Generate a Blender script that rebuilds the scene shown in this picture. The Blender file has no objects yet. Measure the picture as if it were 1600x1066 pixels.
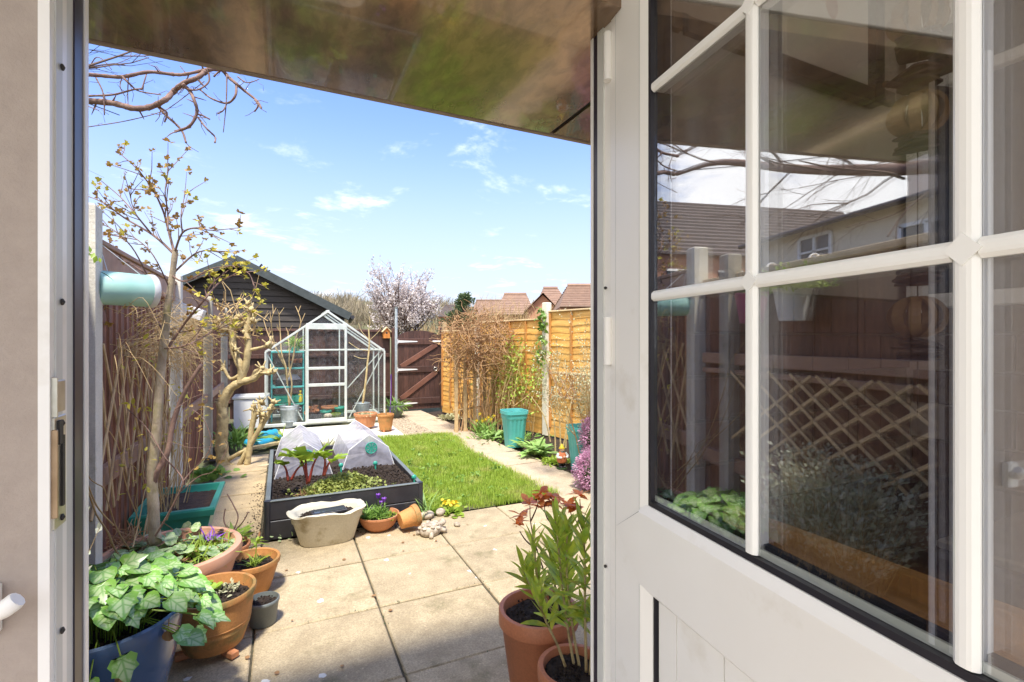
import bpy, math, random
import numpy as np
from mathutils import Vector, Matrix

PI = math.pi
rnd = random.Random(7)
nrg = np.random.default_rng(7)
scene = bpy.context.scene

# ------------------------------------------------------------------ camera, world, sun, exposure
EYE = 1.45
YAW = math.radians(25.2)
FPX = 766.0                      # focal length in pixels of a 1600 px wide picture
cam_d = bpy.data.cameras.new("camera")
cam_d.sensor_width = 36.0
cam_d.lens = 36.0 * FPX / 1600.0
cam_d.clip_start = 0.02
cam_d.clip_end = 2000.0
cam = bpy.data.objects.new("camera", cam_d)
scene.collection.objects.link(cam)
cam.location = (0, 0, EYE)
cam.rotation_euler = (PI / 2, 0, -YAW)
scene.camera = cam

SUN_EL, SUN_AZ = math.radians(65.0), math.radians(200.0)   # azimuth from +Y, clockwise (towards +X)
world = bpy.data.worlds.new("World")
scene.world = world
world.use_nodes = True
wn, wl = world.node_tree.nodes, world.node_tree.links
wn.clear()
w_out = wn.new("ShaderNodeOutputWorld")
w_bg = wn.new("ShaderNodeBackground")
w_bg.inputs["Strength"].default_value = 0.135
w_sky = wn.new("ShaderNodeTexSky")
w_sky.sky_type = 'NISHITA'
w_sky.sun_disc = False
w_sky.sun_elevation = SUN_EL
w_sky.sun_rotation = SUN_AZ
w_sky.air_density = 1.0
w_sky.dust_density = 0.5
w_sky.ozone_density = 3.5
w_tc = wn.new("ShaderNodeTexCoord")
w_sep = wn.new("ShaderNodeSeparateXYZ")
wl.new(w_tc.outputs["Generated"], w_sep.inputs[0])
def wmath(op, a, b=None, clamp=False):
    n = wn.new("ShaderNodeMath"); n.operation = op; n.use_clamp = clamp
    for i, x in enumerate((a, b)):
        if x is None: continue
        if isinstance(x, (int, float)): n.inputs[i].default_value = x
        else: wl.new(x, n.inputs[i])
    return n.outputs[0]
zz = wmath('ADD', wmath('MAXIMUM', w_sep.outputs[2], 0.0), 0.09)
cx_ = wmath('DIVIDE', w_sep.outputs[0], zz); cy_ = wmath('DIVIDE', w_sep.outputs[1], zz)
w_cmb = wn.new("ShaderNodeCombineXYZ"); wl.new(cx_, w_cmb.inputs[0]); wl.new(cy_, w_cmb.inputs[1])
w_n1 = wn.new("ShaderNodeTexNoise"); w_n1.inputs["Scale"].default_value = 2.1; w_n1.inputs["Detail"].default_value = 9; w_n1.inputs["Roughness"].default_value = 0.62
w_n1.inputs["Distortion"].default_value = 0.35
wl.new(w_cmb.outputs[0], w_n1.inputs["Vector"])
w_n2 = wn.new("ShaderNodeTexNoise"); w_n2.inputs["Scale"].default_value = 0.55; w_n2.inputs["Detail"].default_value = 3
wl.new(w_cmb.outputs[0], w_n2.inputs["Vector"])
cl = wmath('ADD', wmath('MULTIPLY', w_n1.outputs[0], 0.66), wmath('MULTIPLY', w_n2.outputs[0], 0.34))
w_rp = wn.new("ShaderNodeMapRange"); w_rp.inputs[1].default_value = 0.53; w_rp.inputs[2].default_value = 0.74
w_rp.interpolation_type = 'SMOOTHSTEP'
# the cloud thickens to an even white sheet on the left, as the door glass shows; behind, it is added to brighten the room
w_bk = wn.new("ShaderNodeMapRange"); w_bk.interpolation_type = 'SMOOTHSTEP'
w_bk.inputs[1].default_value = 0.04; w_bk.inputs[2].default_value = 0.32; w_bk.inputs[3].default_value = 0.0; w_bk.inputs[4].default_value = 0.30
wl.new(wmath('ADD', wmath('MULTIPLY', w_sep.outputs[0], -0.85), wmath('MULTIPLY', w_sep.outputs[1], -0.25)), w_bk.inputs[0])
cl = wmath('ADD', cl, w_bk.outputs[0])
wl.new(cl, w_rp.inputs[0])
w_hz = wn.new("ShaderNodeMapRange"); w_hz.inputs[1].default_value = 0.0; w_hz.inputs[2].default_value = 0.46
w_hz.inputs[3].default_value = 0.9; w_hz.inputs[4].default_value = 0.0
w_hz.interpolation_type = 'SMOOTHSTEP'
wl.new(w_sep.outputs[2], w_hz.inputs[0])
w_mx0 = wn.new("ShaderNodeMix"); w_mx0.data_type = 'RGBA'
w_mx0.inputs[7].default_value = (2.05, 2.15, 2.38, 1)
w_ti = wn.new("ShaderNodeMix"); w_ti.data_type = 'RGBA'; w_ti.blend_type = 'MULTIPLY'; w_ti.inputs[0].default_value = 1.0
w_ti.inputs[7].default_value = (0.72, 0.74, 0.93, 1); wl.new(w_sky.outputs[0], w_ti.inputs[6])
wl.new(w_hz.outputs[0], w_mx0.inputs[0]); wl.new(w_ti.outputs[2], w_mx0.inputs[6])
w_mx = wn.new("ShaderNodeMix"); w_mx.data_type = 'RGBA'
w_mx.inputs[7].default_value = (5.6, 5.6, 5.6, 1)
wl.new(wmath('MULTIPLY', w_rp.outputs[0], 0.9), w_mx.inputs[0])
wl.new(w_mx0.outputs[2], w_mx.inputs[6])
wl.new(w_mx.outputs[2], w_bg.inputs["Color"])
wl.new(w_bg.outputs[0], w_out.inputs[0])

sun_d = bpy.data.lights.new("sun", 'SUN')
sun_d.energy = 2.3
sun_d.angle = math.radians(6.0)
sun_d.color = (1.0, 0.95, 0.86)
sun = bpy.data.objects.new("sun", sun_d)
scene.collection.objects.link(sun)
sdir = Vector((math.sin(SUN_AZ) * math.cos(SUN_EL), math.cos(SUN_AZ) * math.cos(SUN_EL), math.sin(SUN_EL)))
sun.rotation_euler = sdir.to_track_quat('Z', 'Y').to_euler()
sun.location = (0, 0, 30)

scene.view_settings.view_transform = 'Standard'
scene.view_settings.look = 'None'
scene.view_settings.exposure = 1.6
scene.view_settings.gamma = 1.0
scene.view_settings.use_curve_mapping = False
scene.render.engine = 'CYCLES'
scene.cycles.transparent_max_bounces = 40
scene.cycles.max_bounces = 10
scene.cycles.diffuse_bounces = 5
scene.cycles.glossy_bounces = 5
scene.cycles.use_denoising = True

# ------------------------------------------------------------------ geometry helpers
FW = (math.sin(YAW), math.cos(YAW)); RT = (math.cos(YAW), -math.sin(YAW))
def ray(px, py):
    k = (px - 800) / FPX
    return np.array((FW[0] + k * RT[0], FW[1] + k * RT[1], (533 - py) / FPX))
def G(px, py, z=0.0):            # a point seen at height z
    d = ray(px, py); s = (z - EYE) / d[2]
    return np.array((d[0] * s, d[1] * s, z))
def D(px, py, dep):              # a point seen at a given distance in metres
    d = ray(px, py) * dep
    return np.array((d[0], d[1], d[2] + EYE))
def PY(px, py, Y):
    d = ray(px, py); s = Y / d[1]
    return np.array((d[0] * s, Y, d[2] * s + EYE))
def PX(px, py, X):
    d = ray(px, py); s = X / d[0]
    return np.array((X, d[1] * s, d[2] * s + EYE))

col = scene.collection
WL = {}
def V3(a): return np.array(a, dtype=float)
def frame(d, up=(0, 0, 1)):      # 3x3: columns x, y(along d), z(normal)
    y = V3(d); y = y / (np.linalg.norm(y) + 1e-9)
    u = V3(up); x = np.cross(y, u)
    if np.linalg.norm(x) < 1e-4: x = np.cross(y, V3((1, 0, 0)))
    x = x / np.linalg.norm(x); z = np.cross(x, y)
    return np.stack([x, y, z], axis=1)
def rotz(a):
    c, s = math.cos(a), math.sin(a); return np.array([[c, -s, 0], [s, c, 0], [0, 0, 1.0]])
def rotx(a):
    c, s = math.cos(a), math.sin(a); return np.array([[1.0, 0, 0], [0, c, -s], [0, s, c]])
def roty(a):
    c, s = math.cos(a), math.sin(a); return np.array([[c, 0, s], [0, 1.0, 0], [-s, 0, c]])

class MB:
    def __init__(s): s.V = []; s.L = []; s.S = []; s.n = 0
    def add(s, verts, faces):
        v = np.asarray(verts, dtype=float).reshape(-1, 3)
        s.V.append(v)
        for f in faces: s.L.append(np.array(f, dtype=np.int32) + s.n); s.S.append(np.array([len(f)], dtype=np.int32))
        s.n += len(v); return s
    def many(s, tv, tf, R, T, S=None):   # template copied with N rotations and translations
        tv = np.asarray(tv, dtype=float); N = len(T)
        if N == 0: return s
        if S is None: P = np.einsum('nij,kj->nki', R, tv)
        else: P = np.einsum('nij,nkj->nki', R, tv[None] * np.asarray(S).reshape(N, 1, -1))
        P = P + np.asarray(T)[:, None, :]
        k = len(tv)
        lo = np.concatenate([np.array(f) for f in tf]); sz = np.array([len(f) for f in tf])
        L = (lo[None, :] + (np.arange(N) * k)[:, None] + s.n).reshape(-1)
        s.V.append(P.reshape(-1, 3)); s.L.append(L.astype(np.int32)); s.S.append(np.tile(sz, N).astype(np.int32))
        s.n += N * k; return s
    def box(s, c, d, R=None, bev=0.0):
        hx, hy, hz = d[0] / 2, d[1] / 2, d[2] / 2
        if bev <= 0:
            v = np.array([(x, y, z) for z in (-hz, hz) for y in (-hy, hy) for x in (-hx, hx)])
            f = [(0, 2, 3, 1), (4, 5, 7, 6), (0, 1, 5, 4), (2, 6, 7, 3), (0, 4, 6, 2), (1, 3, 7, 5)]
        else:
            b = bev; v = []
            for z, i in ((-hz, b), (-hz + b, 0), (hz - b, 0), (hz, b)):
                for x, y in ((-hx + i, -hy + i), (hx - i, -hy + i), (hx - i, hy - i), (-hx + i, hy - i)): v.append((x, y, z))
            # chamfer the vertical edges a little as well by shrinking the middle rings at corners
            v = np.array(v, dtype=float)
            f = [(3, 2, 1, 0), (12, 13, 14, 15)]
            for k in range(3):
                for j in range(4):
                    a = k * 4 + j; b2 = k * 4 + (j + 1) % 4
                    f.append((a, b2, b2 + 4, a + 4))
        if R is not None: v = v @ np.asarray(R).T
        return s.add(v + V3(c), f)
    def beam(s, p0, p1, w, t, up=(0, 0, 1), bev=0.0):   # w across, t along 'up'
        p0, p1 = V3(p0), V3(p1); d = p1 - p0; L = np.linalg.norm(d)
        return s.box((p0 + p1) / 2, (w, L, t), frame(d, up), bev)
    def tube(s, pts, rad, n=6, cap=True):
        P = [V3(p) for p in pts]; m = len(P)
        if not hasattr(rad, '__len__'): rad = [rad] * m
        vs = []; a = None
        for i in range(m):
            d = P[min(i + 1, m - 1)] - P[max(i - 1, 0)]
            d = d / (np.linalg.norm(d) + 1e-9)
            if a is None:
                a = np.cross(d, (0, 0, 1.0))
                if np.linalg.norm(a) < .1: a = np.cross(d, (1.0, 0, 0))
            a = a - d * a.dot(d); a = a / (np.linalg.norm(a) + 1e-9)
            b = np.cross(d, a)
            for k in range(n):
                t = 2 * PI * k / n
                vs.append(P[i] + rad[i] * (math.cos(t) * a + math.sin(t) * b))
        f = []
        for i in range(m - 1):
            for k in range(n):
                k2 = (k + 1) % n
                f.append((i * n + k, i * n + k2, (i + 1) * n + k2, (i + 1) * n + k))
        if cap: f.append(tuple(range(n - 1, -1, -1))); f.append(tuple(range((m - 1) * n, m * n)))
        return s.add(vs, f)
    def lathe(s, prof, c=(0, 0, 0), n=32, sx=1.0, sy=1.0, close=False, R=None, wob=0.0):
        vs = []; m = len(prof)
        for (r, z) in prof:
            for k in range(n):
                t = 2 * PI * k / n
                w = 1 + wob * math.sin(3 * t + z * 9)
                vs.append((r * sx * math.cos(t) * w, r * sy * math.sin(t) * w, z))
        f = []
        for i in range(m - 1):
            for k in range(n):
                k2 = (k + 1) % n
                f.append((i * n + k, i * n + k2, (i + 1) * n + k2, (i + 1) * n + k))
        if prof[0][0] > 1e-4: f.append(tuple(range(n - 1, -1, -1)))
        if prof[-1][0] > 1e-4 and close: f.append(tuple(range((m - 1) * n, m * n)))
        v = np.array(vs)
        if R is not None: v = v @ np.asarray(R).T
        return s.add(v + V3(c), f)
    def prism(s, poly, p0, ex, ey, ez, depth):  # 2D polygon (u,v) on axes ex, ey, thickness depth along ez
        ex, ey, ez, p0 = V3(ex), V3(ey), V3(ez), V3(p0); n = len(poly)
        a = [p0 + ex * u + ey * v for u, v in poly]; b = [q + ez * depth for q in a]
        f = [tuple(range(n - 1, -1, -1)), tuple(range(n, 2 * n))]
        for i in range(n): j = (i + 1) % n; f.append((i, j, j + n, i + n))
        return s.add(a + b, f)
    def sphere(s, c, r, n=10, m=7, sc=(1, 1, 1), R=None):
        vs = [(0, 0, -1)]
        for i in range(1, m):
            t = -PI / 2 + PI * i / m
            for k in range(n):
                p = 2 * PI * k / n; vs.append((math.cos(t) * math.cos(p), math.cos(t) * math.sin(p), math.sin(t)))
        vs.append((0, 0, 1)); f = []
        for k in range(n): f.append((0, 1 + (k + 1) % n, 1 + k))
        for i in range(m - 2):
            for k in range(n):
                a = 1 + i * n; f.append((a + k, a + (k + 1) % n, a + n + (k + 1) % n, a + n + k))
        a = 1 + (m - 2) * n; t = len(vs) - 1
        for k in range(n): f.append((a + k, a + (k + 1) % n, t))
        v = np.array(vs) * np.array(sc) * r
        if R is not None: v = v @ np.asarray(R).T
        return s.add(v + V3(c), f)
    def mesh(s, name, mat, smooth=False, org=(0, 0, 0)):
        me = bpy.data.meshes.new(name)
        if s.n == 0: return me
        V = np.concatenate(s.V) - V3(org); L = np.concatenate(s.L); S = np.concatenate(s.S)
        me.vertices.add(len(V)); me.vertices.foreach_set('co', V.astype(np.float32).ravel())
        me.loops.add(len(L)); me.loops.foreach_set('vertex_index', L)
        me.polygons.add(len(S))
        st = np.zeros(len(S), dtype=np.int32); st[1:] = np.cumsum(S)[:-1]
        me.polygons.foreach_set('loop_start', st); me.polygons.foreach_set('loop_total', S)
        me.polygons.foreach_set('use_smooth', np.full(len(S), bool(smooth)))
        me.update(calc_edges=True); me.validate()
        if mat: me.materials.append(mat)
        if smooth and smooth != 'all':
            try: me.set_sharp_from_angle(angle=math.radians(smooth if smooth > 1 else 40))
            except Exception: pass
        return me
    def build(s, name, mat, parent=None, org=None, smooth=False, kind=None):
        if parent is not None: org = WL.get(parent.name, (0, 0, 0))
        if org is None: org = (0, 0, 0)
        o = bpy.data.objects.new(name, s.mesh(name, mat, smooth, org)); col.objects.link(o)
        if parent is not None: o.parent = parent; WL[o.name] = org
        else: o.location = org; WL[o.name] = tuple(org)
        if kind: o['kind'] = kind
        return o

def tag(o, label, cat, group=None, kind=None):
    if label: o['label'] = label
    if cat: o['category'] = cat
    if group: o['group'] = group
    if kind: o['kind'] = kind
    return o
def thing(name, label, cat, loc=(0, 0, 0), group=None):
    o = bpy.data.objects.new(name, None); col.objects.link(o)
    o.empty_display_size = 0.1; o.location = tuple(float(x) for x in loc); WL[o.name] = tuple(float(x) for x in loc)
    return tag(o, label, cat, group)
def piece(name, me, parent, loc=(0, 0, 0), R=None, sc=None):   # a shared mesh placed in world coordinates under a parent
    o = bpy.data.objects.new(name, me); col.objects.link(o)
    L = V3(loc)
    if parent is not None:
        L = L - V3(WL.get(parent.name, (0, 0, 0))); o.parent = parent
    M = np.eye(4); A = np.eye(3) if R is None else np.asarray(R, dtype=float)
    if sc is not None: A = A @ np.diag(sc if hasattr(sc, '__len__') else (sc, sc, sc))
    M[:3, :3] = A; M[:3, 3] = L
    o.matrix_local = Matrix(M.tolist())
    return o
def place(o, loc, rz=0.0):
    o.location = tuple(float(x) for x in loc); o.rotation_euler = (0, 0, rz); WL[o.name] = tuple(o.location); return o
def copy_tree(o, parent=None):
    c = o.copy(); col.objects.link(c); c.parent = parent
    for ch in list(o.children): copy_tree(ch, c)
    return c
def spline(pts, k=5):
    P = [V3(p) for p in pts]; out = []
    for i in range(len(P) - 1):
        p0 = P[max(i - 1, 0)]; p1 = P[i]; p2 = P[i + 1]; p3 = P[min(i + 2, len(P) - 1)]
        for j in range(k):
            t = j / k
            out.append(0.5 * ((2 * p1) + (-p0 + p2) * t + (2 * p0 - 5 * p1 + 4 * p2 - p3) * t * t + (-p0 + 3 * p1 - 3 * p2 + p3) * t ** 3))
    out.append(P[-1]); return out
def taper(r0, r1, n): return [r0 + (r1 - r0) * i / (n - 1) for i in range(n)]
def jit(a): return np.array([rnd.uniform(-a, a) for _ in range(3)])
def rdir(up=0.0):
    while True:
        v = np.array([rnd.uniform(-1, 1) for _ in range(3)])
        l = np.linalg.norm(v)
        if .1 < l < 1: v = v / l; v[2] += up; return v / np.linalg.norm(v)

# ------------------------------------------------------------------ materials
def mat(name, c1, c2=None, scale=6.0, rough=0.6, bump=0.0, bscale=40.0, metal=0.0, stretch=(1, 1, 1), var=0.0,
        spots=None, trans=0.0, island=False, coat=0.0, lo=0.35, hi=0.65, wood=0.0, c3=None, s3=1.5, l3=0.55, h3=0.7, alpha=None, spec=0.5, grit=0.0):
    m = bpy.data.materials.new(name); m.use_nodes = True
    n, l = m.node_tree.nodes, m.node_tree.links
    b = n["Principled BSDF"]; out = n["Material Output"]
    b.inputs["Roughness"].default_value = rough; b.inputs["Metallic"].default_value = metal
    b.inputs["Specular IOR Level"].default_value = spec
    if coat: b.inputs["Coat Weight"].default_value = coat
    def M(op, a, bb):
        q = n.new("ShaderNodeMath"); q.operation = op
        for i, x in enumerate((a, bb)):
            if isinstance(x, (int, float)): q.inputs[i].default_value = x
            else: l.new(x, q.inputs[i])
        return q.outputs[0]
    tc = n.new("ShaderNodeTexCoord"); oi = n.new("ShaderNodeObjectInfo")
    ad = n.new("ShaderNodeVectorMath"); ad.operation = 'ADD'
    cm = n.new("ShaderNodeCombineXYZ")
    r10 = M('MULTIPLY', oi.outputs["Random"], 37.0)
    for i in range(3): l.new(r10, cm.inputs[i])
    l.new(tc.outputs["Object"], ad.inputs[0]); l.new(cm.outputs[0], ad.inputs[1])
    mp = n.new("ShaderNodeMapping"); mp.inputs["Scale"].default_value = stretch
    l.new(ad.outputs[0], mp.inputs[0]); vec = mp.outputs[0]
    def mix(f, a, bb, mode='MIX'):
        q = n.new("ShaderNodeMix"); q.data_type = 'RGBA'; q.blend_type = mode
        if isinstance(f, (int, float)): q.inputs[0].default_value = f
        else: l.new(f, q.inputs[0])
        for i, x in ((6, a), (7, bb)):
            if isinstance(x, tuple): q.inputs[i].default_value = (x[0], x[1], x[2], 1)
            else: l.new(x, q.inputs[i])
        return q.outputs[2]
    def noise(sc, det=6, ro=.6, v=None, dist=0.0):
        q = n.new("ShaderNodeTexNoise"); q.inputs["Scale"].default_value = sc; q.inputs["Detail"].default_value = det
        q.inputs["Roughness"].default_value = ro; q.inputs["Distortion"].default_value = dist; l.new(v or vec, q.inputs["Vector"]); return q.outputs[0]
    def rng(x, a, bb, c=0.0, d=1.0):
        q = n.new("ShaderNodeMapRange"); q.inputs[1].default_value = a; q.inputs[2].default_value = bb
        q.inputs[3].default_value = c; q.inputs[4].default_value = d; l.new(x, q.inputs[0]); return q.outputs[0]
    if c2 is None: c2 = tuple(x * 0.8 for x in c1)
    if island:
        ge = n.new("ShaderNodeNewGeometry")
        f = M('FRACT', M('ADD', ge.outputs["Random Per Island"], oi.outputs["Random"]), 0.0)
        f = M('ADD', M('MULTIPLY', f, .75), M('MULTIPLY', rng(noise(scale), .3, .7), .25))
    else:
        f = rng(noise(scale), lo, hi)
    c = mix(f, c1, c2)
    if c3: c = mix(rng(noise(s3, 5, .65), l3, h3), c, c3)
    if grit:
        c = mix(rng(noise(110, 4, .8), .42, .60, 0.0, grit), c, tuple(x * .35 for x in c2)); c = mix(rng(noise(75, 3, .7, dist=.5), .60, .68, 0.0, grit), c, tuple(min(.85, x * 1.5) for x in c1))
    if wood:
        w = rng(noise(wood, 4, .6, dist=.4), .4, .6, 0.0, 0.45)
        c = mix(w, c, tuple(x * .45 for x in c2))
    if spots:
        vo = n.new("ShaderNodeTexVoronoi"); vo.inputs["Scale"].default_value = spots[1]; l.new(vec, vo.inputs["Vector"])
        sz = M('ADD', vo.outputs["Distance"], M('MULTIPLY', M('SUBTRACT', noise(spots[1] * 4, 3), .5), .3))
        c = mix(rng(sz, spots[2], spots[2] * .8), c, spots[0])
    if var:
        hs = n.new("ShaderNodeHueSaturation"); l.new(c, hs.inputs["Color"])
        l.new(rng(oi.outputs["Random"], 0, 1, 1 - var, 1 + var), hs.inputs["Value"]); c = hs.outputs[0]
    l.new(c, b.inputs["Base Color"])
    if bump:
        bp = n.new("ShaderNodeBump"); bp.inputs["Strength"].default_value = min(1.0, bump); bp.inputs["Distance"].default_value = 0.004 * max(1, bump)
        l.new(noise(bscale, 8, .65), bp.inputs["Height"]); l.new(bp.outputs[0], b.inputs["Normal"])
    if trans:
        t = n.new("ShaderNodeBsdfTranslucent"); l.new(c, t.inputs[0])
        ms = n.new("ShaderNodeMixShader"); ms.inputs[0].default_value = trans
        l.new(b.outputs[0], ms.inputs[1]); l.new(t.outputs[0], ms.inputs[2]); l.new(ms.outputs[0], out.inputs[0])
    return m
def glass_mat(name, fac=0.1, fr=1.0, tint=(1, 1, 1), rough=0.0, dirt=0.0, milk=0.0, milkc=(.8, .8, .85)):
    m = bpy.data.materials.new(name); m.use_nodes = True
    n, l = m.node_tree.nodes, m.node_tree.links; n.clear()
    out = n.new("ShaderNodeOutputMaterial"); t = n.new("ShaderNodeBsdfTransparent"); t.inputs[0].default_value = (*tint, 1)
    g = n.new("ShaderNodeBsdfGlossy"); g.inputs["Roughness"].default_value = rough
    ms = n.new("ShaderNodeMixShader")
    fz = n.new("ShaderNodeFresnel"); fz.inputs[0].default_value = 1.5
    mm = n.new("ShaderNodeMath"); mm.operation = 'MULTIPLY_ADD'; mm.inputs[1].default_value = fr; mm.inputs[2].default_value = fac; mm.use_clamp = True
    ge = n.new("ShaderNodeNewGeometry"); m0 = n.new("ShaderNodeMath"); m0.operation = 'MULTIPLY_ADD'; m0.inputs[1].default_value = -1.0; m0.inputs[2].default_value = 1.0
    l.new(ge.outputs["Backfacing"], m0.inputs[0]); m1 = n.new("ShaderNodeMath"); m1.operation = 'MULTIPLY'; l.new(fz.outputs[0], m1.inputs[0]); l.new(m0.outputs[0], m1.inputs[1])
    l.new(m1.outputs[0], mm.inputs[0]); l.new(mm.outputs[0], ms.inputs[0])
    l.new(t.outputs[0], ms.inputs[1]); l.new(g.outputs[0], ms.inputs[2]); last = ms.outputs[0]
    if dirt or milk:
        d = n.new("ShaderNodeBsdfDiffuse"); d.inputs[0].default_value = (*milkc, 1)
        tr = n.new("ShaderNodeBsdfTranslucent"); tr.inputs[0].default_value = (*milkc, 1)
        m3 = n.new("ShaderNodeMixShader"); m3.inputs[0].default_value = .5
        l.new(d.outputs[0], m3.inputs[1]); l.new(tr.outputs[0], m3.inputs[2])
        no = n.new("ShaderNodeTexNoise"); no.inputs["Scale"].default_value = 14; no.inputs["Detail"].default_value = 6
        tc = n.new("ShaderNodeTexCoord"); l.new(tc.outputs["Object"], no.inputs["Vector"])
        mr = n.new("ShaderNodeMapRange"); mr.inputs[1].default_value = .35; mr.inputs[2].default_value = .7
        mr.inputs[3].default_value = milk; mr.inputs[4].default_value = milk + dirt; l.new(no.outputs[0], mr.inputs[0])
        m4 = n.new("ShaderNodeMixShader"); l.new(mr.outputs[0], m4.inputs[0]); l.new(last, m4.inputs[1]); l.new(m3.outputs[0], m4.inputs[2]); last = m4.outputs[0]
    l.new(last, out.inputs[0]); return m

M_ = {}
M_['upvc'] = mat('upvc', (.90, .875, .83), (.87, .84, .79), 3, .30, c3=(.72, .67, .58), s3=7, l3=.60, h3=.85, bump=.05, bscale=150)
M_['bar_white'] = mat('bar_white', (.95, .94, .90), (.93, .92, .88), 3, .3)
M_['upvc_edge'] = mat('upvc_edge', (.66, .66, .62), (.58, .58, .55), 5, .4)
M_['gasket'] = mat('gasket', (.015, .013, .02), (.02, .018, .024), 5, .45)
M_['dark_frame'] = mat('dark_frame', (.022, .016, .03), (.035, .025, .04), 5, .35)
M_['steel'] = mat('steel', (.62, .60, .55), (.50, .48, .42), 30, .35, metal=.9)
M_['brass'] = mat('brass', (.46, .33, .22), (.36, .25, .16), 30, .4, metal=.8)
M_['hole'] = mat('hole', (.03, .025, .02), None, 5, .6)
M_['slab'] = mat('slab', (.56, .45, .28), (.42, .33, .20), 7, .85, bump=1.5, bscale=120, var=.10, spots=((.74, .72, .66), 5.5, .10), c3=(.22, .19, .09), s3=3.4, l3=.56, h3=.72, grit=.42)
M_['slab_old'] = mat('slab_old', (.58, .44, .25), (.42, .32, .19), 5, .85, bump=1.2, bscale=120, var=.12, c3=(.2, .18, .09), s3=2.0, l3=.58, h3=.75, grit=.42)
M_['slab_pink'] = mat('slab_pink', (.56, .45, .32), (.46, .36, .25), 6, .85, bump=1.2, bscale=120, var=.10, c3=(.25, .2, .13), s3=2.5, l3=.6, h3=.8, grit=.42)
M_['mortar'] = mat('mortar', (.06, .05, .03), (.12, .1, .06), 20, .95, bump=2, bscale=60)
M_['earth'] = mat('earth', (.10, .085, .04), (.07, .08, .03), 1.5, .95, bump=2, bscale=30)
M_['soil'] = mat('soil', (.022, .014, .009), (.045, .028, .018), 26, .95, bump=3, bscale=90)
M_['soil_red'] = mat('soil_red', (.10, .055, .035), (.05, .03, .02), 26, .95, bump=3, bscale=90)
M_['gravel'] = mat('gravel', (.55, .45, .32), (.36, .28, .2), 60, .8, island=True)
M_['grass'] = mat('grass', (.24, .40, .03), (.46, .56, .08), 9, .6, trans=.4, island=True, c3=(.58, .56, .18), s3=3.2, l3=.52, h3=.72)
M_['terracotta'] = mat('terracotta', (.58, .25, .11), (.48, .19, .08), 5, .7, bump=.5, bscale=60, c3=(.55, .35, .22), s3=3, l3=.58, h3=.75, var=.05, grit=.18)
M_['terracotta_mossy'] = mat('terracotta_mossy', (.60, .27, .08), (.46, .20, .06), 5, .7, bump=.6, bscale=60, c3=(.20, .16, .05), s3=6, l3=.50, h3=.68, var=.05, grit=.18)
M_['terracotta_plain'] = mat('terracotta_plain', (.56, .21, .10), (.49, .18, .085), 4, .55, bump=.2, bscale=80, grit=.18)
M_['terracotta_pale'] = mat('terracotta_pale', (.68, .37, .24), (.60, .30, .18), 4, .5, bump=.2, bscale=60)
M_['blue_glaze'] = mat('blue_glaze', (.06, .12, .25), (.09, .15, .28), 3, .22, coat=.5, c3=(.12, .15, .2), s3=4, l3=.6, h3=.8)
M_['green_plastic'] = mat('green_plastic', (.025, .28, .20), (.05, .34, .25), 3, .3)
M_['teal_plastic'] = mat('teal_plastic', (.08, .42, .41), (.11, .47, .45), 4, .4, c3=(.2, .45, .42), s3=6, l3=.6, h3=.8, grit=.18)
M_['grey_plastic'] = mat('grey_plastic', (.13, .15, .15), (.17, .19, .18), 6, .5, grit=.18)
M_['black_plastic'] = mat('black_plastic', (.02, .02, .026), (.035, .034, .04), 7, .42, bump=.3, bscale=50, c3=(.12, .1, .07), s3=9, l3=.62, h3=.8)
M_['cream_ceramic'] = mat('cream_ceramic', (.66, .62, .50), (.58, .53, .40), 4, .5, bump=.4, bscale=40, c3=(.28, .22, .1), s3=5, l3=.56, h3=.72, grit=.18)
M_['zinc'] = mat('zinc', (.52, .57, .59), (.36, .41, .43), 16, .45, metal=.45, bump=.8, bscale=50)
M_['aluminium'] = mat('aluminium', (.74, .77, .71), (.58, .62, .57), 8, .4, metal=.3)
M_['fence_brown'] = mat('fence_brown', (.32, .14, .09), (.20, .085, .055), 6, .6, stretch=(6, 6, 1), bump=.6, bscale=30, var=.22, wood=5)
M_['gate_brown'] = mat('gate_brown', (.105, .048, .034), (.07, .032, .024), 6, .5, stretch=(6, 6, 1), bump=.5, bscale=30, var=.2, wood=5)
M_['rail_brown'] = mat('rail_brown', (.44, .27, .18), (.32, .19, .125), 8, .6, bump=.5, bscale=40, var=.15)
M_['brace_brown'] = mat('brace_brown', (.20, .085, .055), (.13, .055, .036), 6, .5, bump=.5, bscale=30, var=.1)
M_['mirror_lath'] = mat('mirror_lath', (.86, .64, .34), (.72, .52, .26), 14, .7, bump=.4, var=.15)
M_['mirror_board'] = mat('mirror_board', (.24, .11, .065), (.16, .07, .042), 6, .5, stretch=(6, 6, 1), bump=.5, var=.2, wood=5)
M_['shed_black'] = mat('shed_black', (.026, .019, .015), (.045, .033, .026), 3, .65, stretch=(1, 1, 8), bump=.5, bscale=20, var=.25, c3=(.10, .09, .03), s3=3, l3=.66, h3=.85)
M_['felt'] = mat('felt', (.045, .055, .055), (.065, .075, .075), 9, .8, bump=.6, bscale=90)
M_['fence_orange'] = mat('fence_orange', (.84, .50, .15), (.72, .37, .08), 2.5, .6, stretch=(1, 1, 7), bump=.6, bscale=30, var=.13, wood=3)
M_['batten'] = mat('batten', (.55, .26, .07), (.46, .20, .05), 5, .6, bump=.5, var=.1)
M_['fence_cap'] = mat('fence_cap', (.72, .55, .32), (.6, .44, .24), 8, .7, bump=.5, var=.1)
M_['concrete'] = mat('concrete', (.50, .46, .36), (.40, .37, .29), 8, .85, bump=.8, bscale=80, c3=(.25, .22, .1), s3=4, l3=.58, h3=.75, grit=.18)
M_['concrete_white'] = mat('concrete_white', (.78, .74, .62), (.68, .64, .53), 6, .85, bump=.8, bscale=80, c3=(.4, .38, .2), s3=4, l3=.58, h3=.75, grit=.18)
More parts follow.
